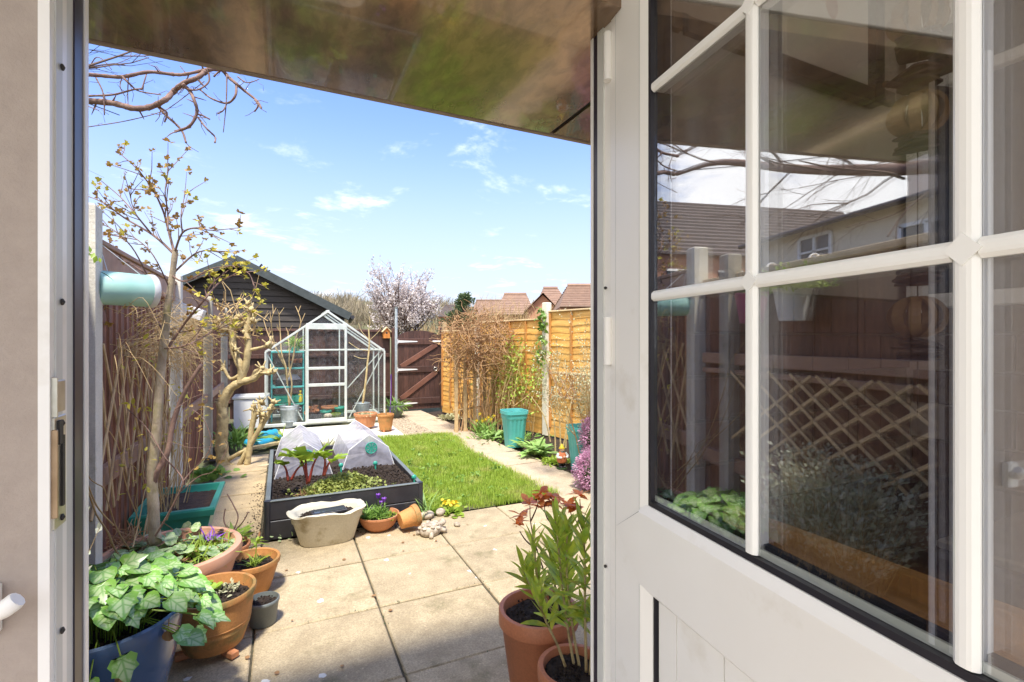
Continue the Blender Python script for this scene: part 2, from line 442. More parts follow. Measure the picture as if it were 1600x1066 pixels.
M_['tan_lath'] = mat('tan_lath', (.56, .40, .21), (.40, .27, .14), 14, .7, bump=.4, var=.2)
M_['twig_tan'] = mat('twig_tan', (.60, .44, .21), (.34, .22, .10), 9, .8, island=True)
M_['twig_brown'] = mat('twig_brown', (.28, .15, .075), (.54, .34, .17), 9, .8, island=True)
M_['twig_dark'] = mat('twig_dark', (.09, .055, .045), (.14, .085, .06), 9, .8, island=True)
M_['bark_grey'] = mat('bark_grey', (.56, .46, .32), (.36, .28, .19), 18, .8, bump=1.5, bscale=60, stretch=(1, 1, .6), c3=(.30, .27, .10), s3=8, l3=.52, h3=.7)
M_['bark_gold'] = mat('bark_gold', (.60, .48, .24), (.40, .30, .14), 14, .8, bump=1.5, bscale=50, c3=(.2, .15, .08), s3=7, l3=.55, h3=.72)
M_['bark_purple'] = mat('bark_purple', (.26, .16, .12), (.17, .10, .08), 14, .8, bump=1.2, bscale=60)
M_['leaf_bronze'] = mat('leaf_bronze', (.30, .16, .05), (.46, .31, .07), 20, .55, trans=.35, island=True)
M_['leaf_yellow'] = mat('leaf_yellow', (.62, .48, .05), (.46, .46, .07), 20, .55, trans=.35, island=True)
M_['leaf_green'] = mat('leaf_green', (.12, .26, .04), (.26, .40, .08), 20, .5, trans=.3, island=True)
M_['leaf_lime'] = mat('leaf_lime', (.42, .54, .07), (.26, .40, .05), 20, .5, trans=.35, island=True)
M_['leaf_herb'] = mat('leaf_herb', (.40, .42, .10), (.22, .28, .07), 20, .55, trans=.3, island=True)
M_['leaf_lavender'] = mat('leaf_lavender', (.80, .78, .62), (.50, .56, .36), 20, .7, trans=.3, island=True)
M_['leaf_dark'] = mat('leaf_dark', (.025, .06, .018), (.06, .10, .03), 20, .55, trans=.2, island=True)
M_['leaf_red'] = mat('leaf_red', (.30, .055, .018), (.38, .12, .03), 20, .45, trans=.3, island=True)
M_['leaf_dry'] = mat('leaf_dry', (.42, .25, .11), (.28, .14, .06), 20, .8, trans=.2, island=True)
M_['leaf_silver'] = mat('leaf_silver', (.40, .42, .24), (.56, .52, .34), 20, .7, trans=.2, island=True)
M_['heather'] = mat('heather', (.52, .24, .40), (.72, .46, .60), 20, .7, trans=.3, island=True)
M_['blossom'] = mat('blossom', (.60, .51, .48), (.80, .74, .71), 20, .8, trans=.35, island=True)
M_['conifer'] = mat('conifer', (.08, .13, .06), (.16, .21, .09), 9, .8, trans=.15, island=True)
M_['rhubarb_stalk'] = mat('rhubarb_stalk', (.30, .03, .03), (.36, .08, .05), 12, .4)
M_['yellow'] = mat('yellow', (.75, .55, .03), (.8, .62, .05), 12, .5, trans=.2)
M_['purple'] = mat('purple', (.22, .06, .48), (.30, .10, .55), 12, .5, trans=.2)
M_['white'] = mat('white', (.78, .78, .76), (.7, .7, .68), 6, .5)
M_['wall_taupe'] = mat('wall_taupe', (.40, .335, .27), (.36, .30, .245), 60, .7, bump=.15, bscale=300)
M_['wall_in'] = mat('wall_in', (.42, .345, .29), (.38, .31, .26), 40, .7, bump=.3, bscale=300)
M_['ceiling'] = mat('ceiling', (.8, .78, .74), None, 5, .8)
M_['floor_in'] = mat('floor_in', (.45, .38, .3), None, 5, .6)
M_['tile'] = mat('tile', (.07, .042, .028), (.10, .06, .04), 5, .25, var=.25)
M_['worktop'] = mat('worktop', (.88, .48, .16), (.74, .36, .10), 4, .3, stretch=(8, 1, 8), wood=4, coat=.4)
M_['granite'] = mat('granite', (.018, .018, .02), (.03, .03, .032), 9, .16, spots=((.5, .5, .5), 90, .12))
M_['black_frame'] = mat('black_frame', (.012, .011, .014), None, 4, .3)
M_['paper'] = mat('paper', (.62, .56, .47), (.58, .52, .44), 4, .6)
M_['print_red'] = mat('print_red', (.30, .06, .03), (.45, .22, .08), 14, .6)
M_['dried_slice'] = mat('dried_slice', (.34, .20, .08), (.22, .12, .05), 20, .6)
M_['dried_dark'] = mat('dried_dark', (.06, .035, .025), (.035, .02, .016), 20, .7)
M_['render_cream'] = mat('render_cream', (.84, .72, .54), (.80, .68, .50), 2, .9, bump=.3, bscale=60)
M_['roof_tile'] = mat('roof_tile', (.30, .19, .135), (.23, .145, .105), 3, .85, var=.2)
M_['roof_dark'] = mat('roof_dark', (.085, .07, .065), (.13, .10, .09), 3, .85, var=.2)
M_['brick'] = mat('brick', (.42, .21, .13), (.34, .16, .10), 3, .9, bump=.3, var=.15)
M_['dark_glass'] = mat('dark_glass', (.05, .06, .07), None, 3, .08)
M_['glass_door'] = glass_mat('glass_door', fac=0.155, fr=2.9, tint=(.97, .97, .97))
M_['glass_gh'] = glass_mat('glass_gh', fac=0.01, fr=.7, tint=(.97, .985, .98), dirt=.05, milk=.0)
M_['cloche_film'] = glass_mat('cloche_film', fac=0.05, fr=.6, rough=.25, dirt=.24, milk=.40, milkc=(.80, .79, .86))
M_['gnome_orange'] = mat('gnome_orange', (.55, .17, .06), (.45, .13, .05), 20, .7)
M_['gnome_skin'] = mat('gnome_skin', (.55, .33, .22), None, 20, .7)
M_['stone_pale'] = mat('stone_pale', (.58, .50, .39), (.26, .20, .14), 30, .8, bump=1, bscale=60, island=False)
M_['water_blue'] = mat('water_blue', (.02, .30, .52), (.03, .38, .58), 6, .35)
M_['orange_box'] = mat('orange_box', (.60, .22, .04), (.5, .18, .03), 20, .6)
M_['pink_plastic'] = mat('pink_plastic', (.45, .10, .20), None, 6, .5)
M_['mint'] = mat('mint', (.36, .64, .54), (.46, .72, .62), 6, .3)
M_['wood_ply'] = mat('wood_ply', (.36, .235, .14), (.20, .135, .10), 3.6, .16, metal=.40, c3=(.26, .29, .09), s3=1.9, l3=.53, h3=.62, stretch=(1, .45, 1), bump=.22, bscale=5, coat=.5, lo=.4, hi=.6, wood=26)  # green patches paint the lawn's reflection into the board colour
M_['ply_edge'] = mat('ply_edge', (.36, .27, .20), (.26, .19, .15), 6, .5)
M_['hill'] = mat('hill', (.14, .13, .07), (.10, .12, .05), .05, .95)
M_['wood_far'] = mat('wood_far', (.20, .16, .11), (.30, .25, .16), 1, .9, island=True)

# ------------------------------------------------------------------ leaf templates (unit length along +Y, normal +Z)
def T_lance(w=.2, k=4, bend=.15, fold=.25):
    v = []; f = []
    for i in range(k + 1):
        t = i / k; ww = w * math.sin(PI * min(1, t * .92 + .06)) ** .8 * .5
        z = -bend * t * t
        v += [(-ww, t, z + fold * ww), (0, t, z), (ww, t, z + fold * ww)]
    for i in range(k):
        a = i * 3
        f += [(a, a + 1, a + 4, a + 3), (a + 1, a + 2, a + 5, a + 4)]
    return np.array(v), f
def T_poly(pts, fold=.15, bend=.1):   # half outline (x>=0), mirrored, folded on the midrib
    R_ = [(x, y, fold * x - bend * y * y) for x, y in pts]
    mid = [(0, y, -bend * y * y) for x, y in pts]
    v = R_ + mid + [(-x, y, z) for x, y, z in R_]; n = len(pts); f = []
    for i in range(n - 1):
        f.append((n + i, i, i + 1, n + i + 1)); f.append((2 * n + i, n + i, n + i + 1, 2 * n + i + 1))
    return np.array(v), f
T_ivy = T_poly([(.02, 0), (.32, -.12), (.50, .10), (.40, .32), (.46, .52), (.24, .62), (.12, .85), (.01, 1.0)], .18, .18)
T_heart = T_poly([(.02, 0), (.30, -.10), (.46, .12), (.46, .38), (.32, .66), (.15, .86), (.01, 1.0)], .12, .12)
T_oval = T_poly([(.02, 0), (.20, .22), (.26, .5), (.16, .8), (.01, 1.0)], .2, .15)
T_round = T_poly([(.02, 0), (.34, .12), (.46, .45), (.34, .82), (.01, 1.0)], .1, .1)
T_lob3 = T_poly([(.02, 0), (.42, .12), (.48, .42), (.22, .48), (.24, .85), (.01, 1.0)], .2, .1)
T_lanc = T_lance(.2)
T_blade = (np.array([(-.5, 0, 0), (.5, 0, 0), (.28, .55, .06), (-.28, .55, .06), (0, 1, .2)]), [(0, 1, 2, 3), (3, 2, 4)])
T_dia = (np.array([(0, 0, 0), (.3, .5, .05), (0, 1, 0), (-.3, .5, .05)]), [(0, 1, 2, 3)])
T_strap = T_lance(.09, 6, .55, .2)

def rot_many(dirs, roll=None, up=(0, 0, 1)):
    return np.array([frame(d, V3(up) + (jit(roll) if roll else 0)) for d in dirs])
def leaves(mb, T, pts, dirs, sizes, roll=.6, wid=None):
    if len(pts) == 0: return mb
    R = rot_many(dirs, roll); S = np.array([[s * (wid or 1), s, s] for s in sizes])
    return mb.many(T[0], T[1], R, np.array(pts), S)
def grow(mb, tips, p, d, L, r, depth, nseg=5, wig=.18, up=.05, spread=.7, kids=3, shrink=.68, rk=.6, n=5, kstart=.35, rend=.5):
    p = V3(p); d = V3(d) / np.linalg.norm(d); P = [p]
    for i in range(nseg):
        d = d + jit(wig); d[2] += up; d = d / np.linalg.norm(d)
        p = p + d * L / nseg; P.append(p)
    mb.tube(P, taper(r, r * rend, nseg + 1), n)
    if depth <= 0: tips.append((P, d)); return
    for k in range(kids):
        t = kstart + (1 - kstart) * (k + rnd.random() * .8) / kids
        i = min(nseg, int(t * nseg)); q = P[i]
        nd = d + rdir() * spread
        grow(mb, tips, q, nd, L * shrink * rnd.uniform(.75, 1.15), max(r * rk * (1 - .3 * t), .0006), depth - 1, max(3, nseg - 1), wig, up, spread, kids, shrink, rk, max(3, n - 1), kstart, rend)
    tips.append((P, d))

# ================================================================== THE SETTING: ground, patio, paths
def struct(o, name=None): o['kind'] = 'structure'; return o
mb = MB(); mb.add([(-300, -60, -.06), (300, -60, -.06), (300, 500, -.06), (-300, 500, -.06)], [(0, 1, 2, 3)])
struct(mb.build('ground', M_['earth']))

def bevel_slab(sx, sy, h=.04, b=.006):
    m = MB(); m.box((0, 0, -h / 2), (sx, sy, h), bev=b); return m
def paving(name, matr, x0, y0, nx, ny, sx, sy, ang=0.0, gap=.011, origin=(0, 0), skip=None, base=(0, 0, 0, 0)):
    root = thing(name, None, None, (0, 0, 0)); root['kind'] = 'structure'
    bx0, by0, bx1, by1 = base; c, s = math.cos(ang), math.sin(ang)
    def W(x, y): return (origin[0] + c * x - s * y, origin[1] + s * x + c * y)
    m = MB(); q = [W(bx0, by0), W(bx1, by0), W(bx1, by1), W(bx0, by1)]
    m.add([(a, b, -.016) for a, b in q] + [(a, b, -.055) for a, b in q], [(0, 1, 2, 3), (0, 4, 5, 1), (1, 5, 6, 2), (2, 6, 7, 3), (3, 7, 4, 0)])
    m.build('mortar_bed', M_['mortar'], root)
    me = bevel_slab(sx - gap, sy - gap).mesh('slab', matr)
    for i in range(nx):
        for j in range(ny):
            if skip and skip(i, j): continue
            x, y = W(x0 + (i + .5) * sx, y0 + (j + .5) * sy)
            R = rotz(ang + rnd.uniform(-.006, .006)) @ rotx(rnd.uniform(-.004, .004)) @ roty(rnd.uniform(-.004, .004))
            piece('slab', me, root, (x, y, rnd.uniform(-.006, .003)), R)
    return root
paving('patio', M_['slab'], -.74 + .61 * 0 - .61 * 0, .90 - .0, 6, 5, .61, .61, base=(-.86, .9, 3.6, 3.97), origin=(.005, .005))
paving('garden_path', M_['slab_old'], -.64, 3.97, 1, 7, .5, .44, base=(-.72, 3.965, -.13, 7.1))
paving('side_path', M_['slab_pink'], 0, 0, 1, 10, .56, .61, ang=.045, origin=(2.36, 3.97), base=(-.03, 0, .59, 6.1))

def bumpy(name, poly, z, matr, amp=.015, res=.05, parent=None, kindv=None, fn=None):
    """a sheet of ground over a convex polygon, uneven"""
    xs = [p[0] for p in poly]; ys = [p[1] for p in poly]
    nx = max(2, int((max(xs) - min(xs)) / res)); ny = max(2, int((max(ys) - min(ys)) / res))
    def inside(x, y):
        s = None
        for i in range(len(poly)):
            a, b = poly[i], poly[(i + 1) % len(poly)]
            c = (b[0] - a[0]) * (y - a[1]) - (b[1] - a[1]) * (x - a[0])
            if c < -1e-6: return False
        return True
    X = np.linspace(min(xs), max(xs), nx + 1); Y = np.linspace(min(ys), max(ys), ny + 1)
    idx = {}; v = []; f = []
    def vi(i, j):
        if (i, j) not in idx:
            idx[(i, j)] = len(v); h = (math.sin(X[i] * 13 + Y[j] * 7) + math.sin(X[i] * 5 - Y[j] * 11)) * .25 + rnd.uniform(-.5, .5)
            v.append((X[i], Y[j], z + amp * h + (fn(X[i], Y[j]) if fn else 0)))
        return idx[(i, j)]
    for i in range(nx):
        for j in range(ny):
            if inside((X[i] + X[i + 1]) / 2, (Y[j] + Y[j + 1]) / 2): f.append((vi(i, j), vi(i + 1, j), vi(i + 1, j + 1), vi(i, j + 1)))
    m = MB(); m.add(v, f); o = m.build(name, matr, parent, smooth='all')
    if parent is None: o['kind'] = kindv or 'structure'
    return o
bumpy('border_soil', [(2.95, 3.9), (4.6, 3.9), (3.0, 9.95), (2.70, 9.95)], -.02, M_['soil'], .03, .06)
bumpy('left_border_soil', [(-.86, 3.97), (-.64, 3.97), (-.64, 7.0), (.2, 7.0), (.2, 8.9), (-.86, 10.2)], -.03, M_['soil'], .03, .05)
bumpy('bed_edge_soil', [(-.14, 3.9), (1.28, 3.9), (1.28, 7.4), (-.14, 7.4)], -.028, M_['soil'], .02, .05)
def lawn_edge(x, y): return 0
LAWN = [(1.07, 4.02), (1.6, 3.985), (2.385, 3.99), (2.31, 5.2), (2.25, 6.2), (2.4, 6.9), (2.42, 7.35), (1.1, 7.55)]
bumpy('lawn_soil', [(1.0, 4.0), (2.38, 4.06), (2.36, 7.4), (1.0, 7.55)], -.012, M_['earth'], .01, .06)
m = MB(); m.box((.85, 8.2, -.03), (1.75, 1.35, .07), bev=.01); struct(m.build('greenhouse_base_slab', M_['concrete_white']))
bumpy('gravel_bed', [(1.15, 7.42), (2.5, 7.42), (2.2, 9.95), (1.15, 9.95)], -.035, M_['earth'], .01, .08)
# gravel stones, nobody could count them
N = 9000; P = np.stack([nrg.uniform(1.6, 2.22, N), nrg.uniform(7.4, 9.9, N), nrg.uniform(-.03, -.008, N)], 1)
oct_v = np.array([(1, 0, 0), (0, 1, 0), (-1, 0, 0), (0, -1, 0), (0, 0, .7), (0, 0, -.5)]) ; oct_f = [(0, 1, 4), (1, 2, 4), (2, 3, 4), (3, 0, 4), (1, 0, 5), (2, 1, 5), (3, 2, 5), (0, 3, 5)]
Rz = np.array([rotz(a) for a in nrg.uniform(0, 6.28, N)])
m = MB(); m.many(oct_v, oct_f, Rz, P, nrg.uniform(.006, .016, (N, 1)) * np.array([[1, .8, .8]]))
tag(m.build('gravel', M_['gravel']), 'pale gravel strewn between the greenhouse and the path to the gate', 'gravel', kind='stuff')
# grass blades
def in_poly(x, y, poly):
    ins = False; j = len(poly) - 1
    for i in range(len(poly)):
        xi, yi = poly[i]; xj, yj = poly[j]
        if (yi > y) != (yj > y) and x < (xj - xi) * (y - yi) / (yj - yi) + xi: ins = not ins
        j = i
    return ins
def grass_pts(n, poly):
    xs = [p[0] for p in poly]; ys = [p[1] for p in poly]; out = []
    while len(out) < n:
        x, y = rnd.uniform(min(xs), max(xs)), rnd.uniform(min(ys), max(ys))
        bare = math.sin(x * 5.1 + 2 * math.sin(y * 2.3)) * math.sin(y * 4.3 + x * 2.1) + .5 * math.sin(x * 17 + y * 13)
        if bare > 1.0 and rnd.random() < .75: continue
        if in_poly(x + rnd.gauss(0, .03), y + rnd.gauss(0, .03), poly): out.append((x, y))
    return out
pts = grass_pts(52000, LAWN); m = MB(); n_ = len(pts)
az = nrg.uniform(0, 6.28, n_); lean = nrg.uniform(.1, .9, n_)
clump = np.array([.6 + .5 * (math.sin(x * 9 + math.sin(y * 7) * 2) * math.sin(y * 8 + x * 3)) for x, y in pts])
hh = nrg.uniform(.025, .06, n_) * (1 + .35 * clump)
tb = np.array([(-.5, 0, 0), (.5, 0, 0), (.3, .25, .6), (-.3, .25, .6), (0, .75, 1.0)])
R = np.array([rotz(a) for a in az]); S = np.stack([np.full(n_, .0045), lean * hh, hh], 1)
m.many(tb, [(0, 1, 2, 3), (3, 2, 4)], R, np.array([(x, y, -.012) for x, y in pts]), S)
tag(m.build('grass', M_['grass']), 'bright green lawn grass beside the narrow slab path', 'grass', kind='stuff')
m = MB(); P = []
for _ in range(46):
    x, y = rnd.uniform(1.15, 2.3), rnd.uniform(4.1, 7.2)
    for q in range(9): P.append((x + rnd.gauss(0, .02), y + rnd.gauss(0, .02), .012 + rnd.uniform(0, .02)))
leaves(m, T_oval, P, [rdir(.25) for _ in P], [rnd.uniform(.02, .045) for _ in P], wid=1.5)
tag(m.build('lawn_weeds', M_['leaf_green']), 'flat broad leaved weeds scattered through the lawn', 'weeds', kind='stuff')
# low moss and weeds in the slab joints
m = MB(); P = []
for k in range(700):
    if rnd.random() < .5: P.append((rnd.uniform(-.8, 2.8), .905 + .61 * rnd.randint(1, 5) + rnd.gauss(0, .007), 0))
    else: P.append((-.735 + .61 * rnd.randint(0, 5) + rnd.gauss(0, .007), rnd.uniform(1.4, 3.95), 0))
m2 = [i for i in range(len(P))]
leaves(m, T_dia, P, [rdir(.3) for _ in P], [rnd.uniform(.004, .011) for _ in P])
tag(m.build('joint_moss', M_['leaf_dark']), 'dark moss in the joints of the patio slabs', 'moss', kind='stuff')
# soil and leaf litter scattered by the raised bed
P = [(rnd.gauss(-.16, .05), rnd.uniform(3.95, 5.6), .004) for _ in range(380)] + [(rnd.uniform(.2, 1.0), rnd.gauss(3.93, .05), .004) for _ in range(500)]
m = MB(); Rz = np.array([rotz(rnd.uniform(0, 6)) for _ in P]); m.many(oct_v, oct_f, Rz, np.array(P), np.array([[s, s, s] for s in [rnd.uniform(.002, .008) for _ in P]]))
tag(m.build('soil_crumbs', M_['soil']), 'dark soil crumbs spilled on the slabs around the raised bed', 'soil', kind='stuff')

# ================================================================== THE HOUSE: wall, canopy, door frame, door
hw = thing('house_wall', None, None, (0, .9, 0)); hw['kind'] = 'structure'
m = MB(); m.box((-3.33, .885, 1.25), (6, .19, 2.6)); m.build('wall_left_of_door', M_['wall_in'], hw)
m = MB(); m.box((-.30, .813, 1.25), (.064, .052, 2.6)); m.build('plaster_reveal', M_['wall_in'], hw)
m = MB(); m.box((3.72, .90, 1.25), (6, .16, 2.6)); m.build('wall_right_of_door', M_['wall_taupe'], hw)
m = MB(); m.box((.19, .89, 2.56), (1.06, .17, .42)); m.build('lintel', M_['wall_in'], hw)
m = MB(); m.box((2.1, -.05, 2.66), (6.2, 1.85, .12)); o = m.build('ceiling', M_['ceiling']); struct(o)
m = MB(); m.box((1.5, -.9, .10), (7.6, 3.4, .08)); o = m.build('floor', M_['floor_in']); struct(o)
m = MB(); m.box((1.72, .15, 1.9), (.1, 1.33, 1.45)); struct(m.build('kitchen_wall', M_['wall_taupe']))
m = MB(); m.box((1.73, .15, .6), (.1, 1.3, 1.15)); struct(m.build('kitchen_wall_lower', M_['wall_taupe']))
# tiled splashback: individual tiles between worktop and eye level on the wall beyond the door
tw = thing('tiled_splashback', None, None, (1.2, .81, 1.2)); tw['kind'] = 'structure'
tm = MB(); tm.box((0, 0, 0), (.142, .012, .092), bev=.002); tme = tm.mesh('tile', M_['tile'])
m = MB(); m.box((1.19, .8165, 1.32), (.96, .006, .50)); m.build('grout', M_['mortar'], tw)
for j in range(5):
    for i in range(7):
        x = .78 + i * .148 + (.074 if j % 2 else 0)
        if x < 1.62: piece('tile', tme, tw, (x, .809, 1.125 + j * .098))
m = MB(); m.box((1.673, .70, 1.32), (.006, .2, .50)); m.build('grout', M_['mortar'], tw)
for j in range(5):
    for i in range(9):
        piece('tile', tme, tw, (1.664, .72 - i * .148 - (.074 if j % 2 else 0), 1.125 + j * .098), rotz(PI / 2))

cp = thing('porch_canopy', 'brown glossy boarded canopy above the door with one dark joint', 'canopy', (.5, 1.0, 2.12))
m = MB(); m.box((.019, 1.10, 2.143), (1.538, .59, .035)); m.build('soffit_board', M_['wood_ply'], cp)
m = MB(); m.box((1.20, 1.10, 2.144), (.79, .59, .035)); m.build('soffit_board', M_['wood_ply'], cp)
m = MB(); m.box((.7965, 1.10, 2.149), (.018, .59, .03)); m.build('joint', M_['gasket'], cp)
m = MB(); m.box((.425, 1.404, 2.154), (2.37, .024, .062), bev=.005); m.build('fascia', M_['ply_edge'], cp)
m = MB(); m.prism([(.985, 2.17), (1.425, 2.175), (1.425, 2.19), (.985, 2.46)], (-.78, 0, 0), (0, 1, 0), (0, 0, 1), (1, 0, 0), 2.42); m.build('roof_sheet', M_['felt'], cp)

df = thing('door_frame', 'white plastic door frame with black seals around the open door', 'door frame', (.18, .86, .15))
def jamb(sgn, x):   # x = opening face, sgn = direction away from the opening
    def bx(y0, y1, proud, matr, nm, w=.07):
        mm = MB(); a = x - sgn * proud; b = x + sgn * w
        mm.box(((a + b) / 2, (y0 + y1) / 2, 1.145), (abs(b - a), y1 - y0, 1.98), bev=.0015); return mm.build(nm, matr, df)
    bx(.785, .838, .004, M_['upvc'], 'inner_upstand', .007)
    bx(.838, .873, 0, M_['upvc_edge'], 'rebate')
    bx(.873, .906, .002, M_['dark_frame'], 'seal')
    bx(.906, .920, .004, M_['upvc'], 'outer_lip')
jamb(-1, -.261); 
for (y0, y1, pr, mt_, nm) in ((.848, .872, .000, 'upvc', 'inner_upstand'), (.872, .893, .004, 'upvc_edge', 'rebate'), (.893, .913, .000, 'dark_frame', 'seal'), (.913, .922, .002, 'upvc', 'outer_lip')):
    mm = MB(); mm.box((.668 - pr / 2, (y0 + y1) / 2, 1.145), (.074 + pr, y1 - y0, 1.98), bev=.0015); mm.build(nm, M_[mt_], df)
mm = MB(); mm.box((.18, .892, 2.30), (.90, .17, .26)); mm.build('head', M_['upvc'], df)
mm = MB(); mm.box((.18, .855, .135), (.88, .13, .03), bev=.004); mm.build('threshold', M_['steel'], df)
# keep plates screwed to the left jamb
kx = -.257
def keep(z0, z1, y0, y1, matr='steel', nm='keep_plate', t=.003):
    mm = MB(); mm.box((kx + t / 2, (y0 + y1) / 2, (z0 + z1) / 2), (t, y1 - y0, z1 - z0), bev=.0008); return mm.build(nm, M_[matr], df)
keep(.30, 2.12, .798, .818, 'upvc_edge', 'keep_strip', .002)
kp = keep(1.215, 1.355, .790, .826); kp2 = keep(1.36, 1.40, .792, .824)
for (z, h) in ((1.285, .09),):
    mm = MB(); mm.box((kx + .004, .812, z), (.003, .007, h)); mm.build('slot', M_['hole'], kp)
mm = MB(); mm.box((kx + .004, .804, 1.335), (.003, .012, .03)); mm.build('slot', M_['hole'], kp2)
mm = MB(); mm.box((kx + .003, .7905, 1.285), (.006, .003, .11), bev=.0008); mm.build('strike_lip', M_['brass'], kp)
mm = MB(); mm.box((kx + .003, .7905, 1.38), (.006, .003, .05), bev=.0008); mm.build('strike_lip', M_['steel'], kp2)
for z in (1.80, 1.50, 1.08, 1.225, 1.345, .85):
    mm = MB(); mm.lathe([(0.001, 0), (.0042, .0), (.0042, .0015), (.0008, .0035)], (kx + .003, .812, z), 12, R=roty(PI / 2)); mm.build('screw', M_['hole'], df)
for z, a in ((1.405, 0), (1.50, .03), (1.62, 0)):
    pass
hd = thing('window_handle', 'blurred white rounded handle at the lower left edge of the picture', 'handle', (-.30, .77, 1.15))
mm = MB(); mm.tube(spline([(-.315, .778, 1.135), (-.30, .755, 1.140), (-.281, .737, 1.150), (-.268, .735, 1.160)], 4), [.010] * 12 + [.009], 10); mm.build('lever', M_['upvc'], hd, smooth=60)
mm = MB(); mm.box((-.315, .779, 1.135), (.03, .012, .06), bev=.003); mm.build('back_plate', M_['upvc'], hd)

# --- the open door leaf, turned inwards on its right hinges
HX, HY = .629, .846; th = math.radians(7.1)
U = V3((-math.sin(th), -math.cos(th), 0)); NN = V3((math.cos(th), -math.sin(th), 0)); ZZ = V3((0, 0, 1))
def LP(s, o, z): return V3((HX, HY, 0)) + U * s + NN * o + ZZ * z
RL = np.stack([U, NN, ZZ], 1)
leaf = thing('glazed_door', 'white half glazed back door with Georgian bars standing open on the right', 'door', (HX, HY, .16))
def lbox(s0, s1, o0, o1, z0, z1, nm, matr, bev=.003, parent=None):
    mm = MB(); mm.box(LP((s0 + s1) / 2, (o0 + o1) / 2, (z0 + z1) / 2), (s1 - s0, o1 - o0, z1 - z0), RL, bev); return mm.build(nm, M_[matr], parent or leaf)
lbox(.0, .110, 0, .07, .16, 2.165, 'hinge_stile', 'upvc', .004)
lbox(.884, 1.0, 0, .07, .16, 2.165, 'lock_stile', 'upvc', .004)
lbox(.110, .884, .001, .069, 2.115, 2.165, 'top_rail', 'upvc')
lbox(.110, .884, .001, .069, .16, .32, 'bottom_rail', 'upvc')
# mid rail with its pointed end lapped over the stile
mm = MB(); mm.prism([(.0235, 1.070), (.1095, .990), (.1095, 1.129)], V3((HX, HY, 0)) + NN * -.0006, U, ZZ, NN, .05); mm.build('joint_shadow_line', M_['gasket'], leaf)  # black joint outline, doubling as a painted shadow line round the rail's point
for s_g in (.018, .106): lbox(s_g, s_g + .0016, -.0004, .01, .17, 2.16, 'groove_shade_line', 'upvc_edge', 0)  # grey strips on the flat stile, painting the shade of its grooves
mm = MB(); mm.prism([(.026, 1.070), (.110, .992), (.884, .992), (.884, 1.127), (.110, 1.127)], V3((HX, HY, 0)) + NN * -.004, U, ZZ, NN, .0735); mm.build('mid_rail', M_['upvc'], leaf)
# sloping beads round the glass and the panel
def bead(p, q, inw, nm='glazing_bead', matr='upvc', w=.016, o=0.0, dep=.012):
    mm = MB(); e = V3(q) - V3(p); e = e / np.linalg.norm(e)
    mm.prism([(0, 0), (w, dep), (w, .03), (0, .03)], p, inw, NN, e, np.linalg.norm(V3(q) - V3(p))); return mm.build(nm, M_[matr], leaf)
bead(LP(.110, 0, 1.127), LP(.110, 0, 2.115), U, dep=.007); bead(LP(.884, 0, 2.115), LP(.884, 0, 1.127), -U, dep=.007)
bead(LP(.110, -.004, 1.127), LP(.884, -.004, 1.127), ZZ, dep=.009); bead(LP(.884, 0, 2.115), LP(.110, 0, 2.115), -ZZ, dep=.007)
bead(LP(.110, 0, .32), LP(.110, 0, .992), U, 'panel_bead', w=.022); bead(LP(.884, -.0025, .992), LP(.110, -.0025, .992), -ZZ, 'panel_bead', w=.014)
lbox(.1325, .1345, .0135, .03, .32, .985, 'panel_seal', 'gasket', 0)
for (a, b, c, d) in ((.1262, .134, 1.1434, 2.10), (.862, .8678, 1.1434, 2.10), (.134, .862, 1.1434, 1.1525), (.134, .862, 2.092, 2.10)):
    lbox(a, b, .0068, .05, c, d, 'seal', 'gasket', 0)
lbox(.134, .862, .016, .020, 1.153, 1.163, 'spacer_bar', 'aluminium', 0)
lbox(.134, .862, .024, .033, 1.153, 1.168, 'spacer_bar', 'gasket', 0)
for k in range(7):
    s0 = max(.139, .192 - .1155 + k * .1155 - .0); s1 = min(.866, .192 + k * .1155)
    if k == 0: s0 = .139
    if s1 - s0 > .01: lbox(s0 + .0015, s1 - .0015, .020, .05, .30, .985, 'panel_board', 'upvc', .003)
lbox(.135, .872, .026, .046, .31, .988, 'panel_back', 'upvc_edge', 0)
cs = [.134, .370, .622, .862]; rz_ = [1.1525, 1.533, 1.920, 2.094]
for off in (.014, .034): lbox(cs[0], cs[3], off, off + .004, rz_[0], rz_[3], 'pane', 'glass_door', 0)
def gbar(p, q, w, nm='glazing_bar'):   # moulded bar sealed between the two panes
    e = V3(q) - V3(p); L = np.linalg.norm(e); e = e / L; side = np.cross(e, NN); side = side / np.linalg.norm(side); h = w / 2
    mm = MB(); mm.prism([(-h, .0135), (-h, .0115), (-h * .6, .0070), (-h * .25, .0062), (h * .25, .0062), (h * .6, .0070), (h, .0115), (h, .0135)], p, side, NN, e, L); mm.build(nm, M_['bar_white'], leaf)
    mm = MB(); mm.prism([(-h * .8, .0185), (h * .8, .0185), (h * .8, .0335), (-h * .8, .0335)], p, side, NN, e, L); mm.build('inner_bar', M_['bar_white'], leaf)
for s in cs[1:3]: gbar(LP(s, 0, 1.154), LP(s, 0, 2.093), .021)
for z in rz_[1:3]:
    for a, b in ((.136, .3588), (.3812, .6108), (.6332, .860)): gbar(LP(a, 0, z), LP(b, 0, z), .019)
    for s in cs[1:3]:
        mm = MB(); mm.prism([(-.015, 0), (0, -.015), (.015, 0), (0, .015)], LP(s, .0048, z), U, ZZ, NN, .0012); mm.build('bar_boss', M_['bar_white'], leaf)
lbox(.9, .935, -.004, 0, 1.02, 1.24, 'handle_plate', 'upvc', .001)
for z in (.42, 1.45, 2.05):
    mm = MB(); mm.tube([LP(-.004, -.006, z - .05), LP(-.004, -.006, z + .05)], .009, 12); mm.build('hinge', M_['upvc'], leaf, smooth=50)
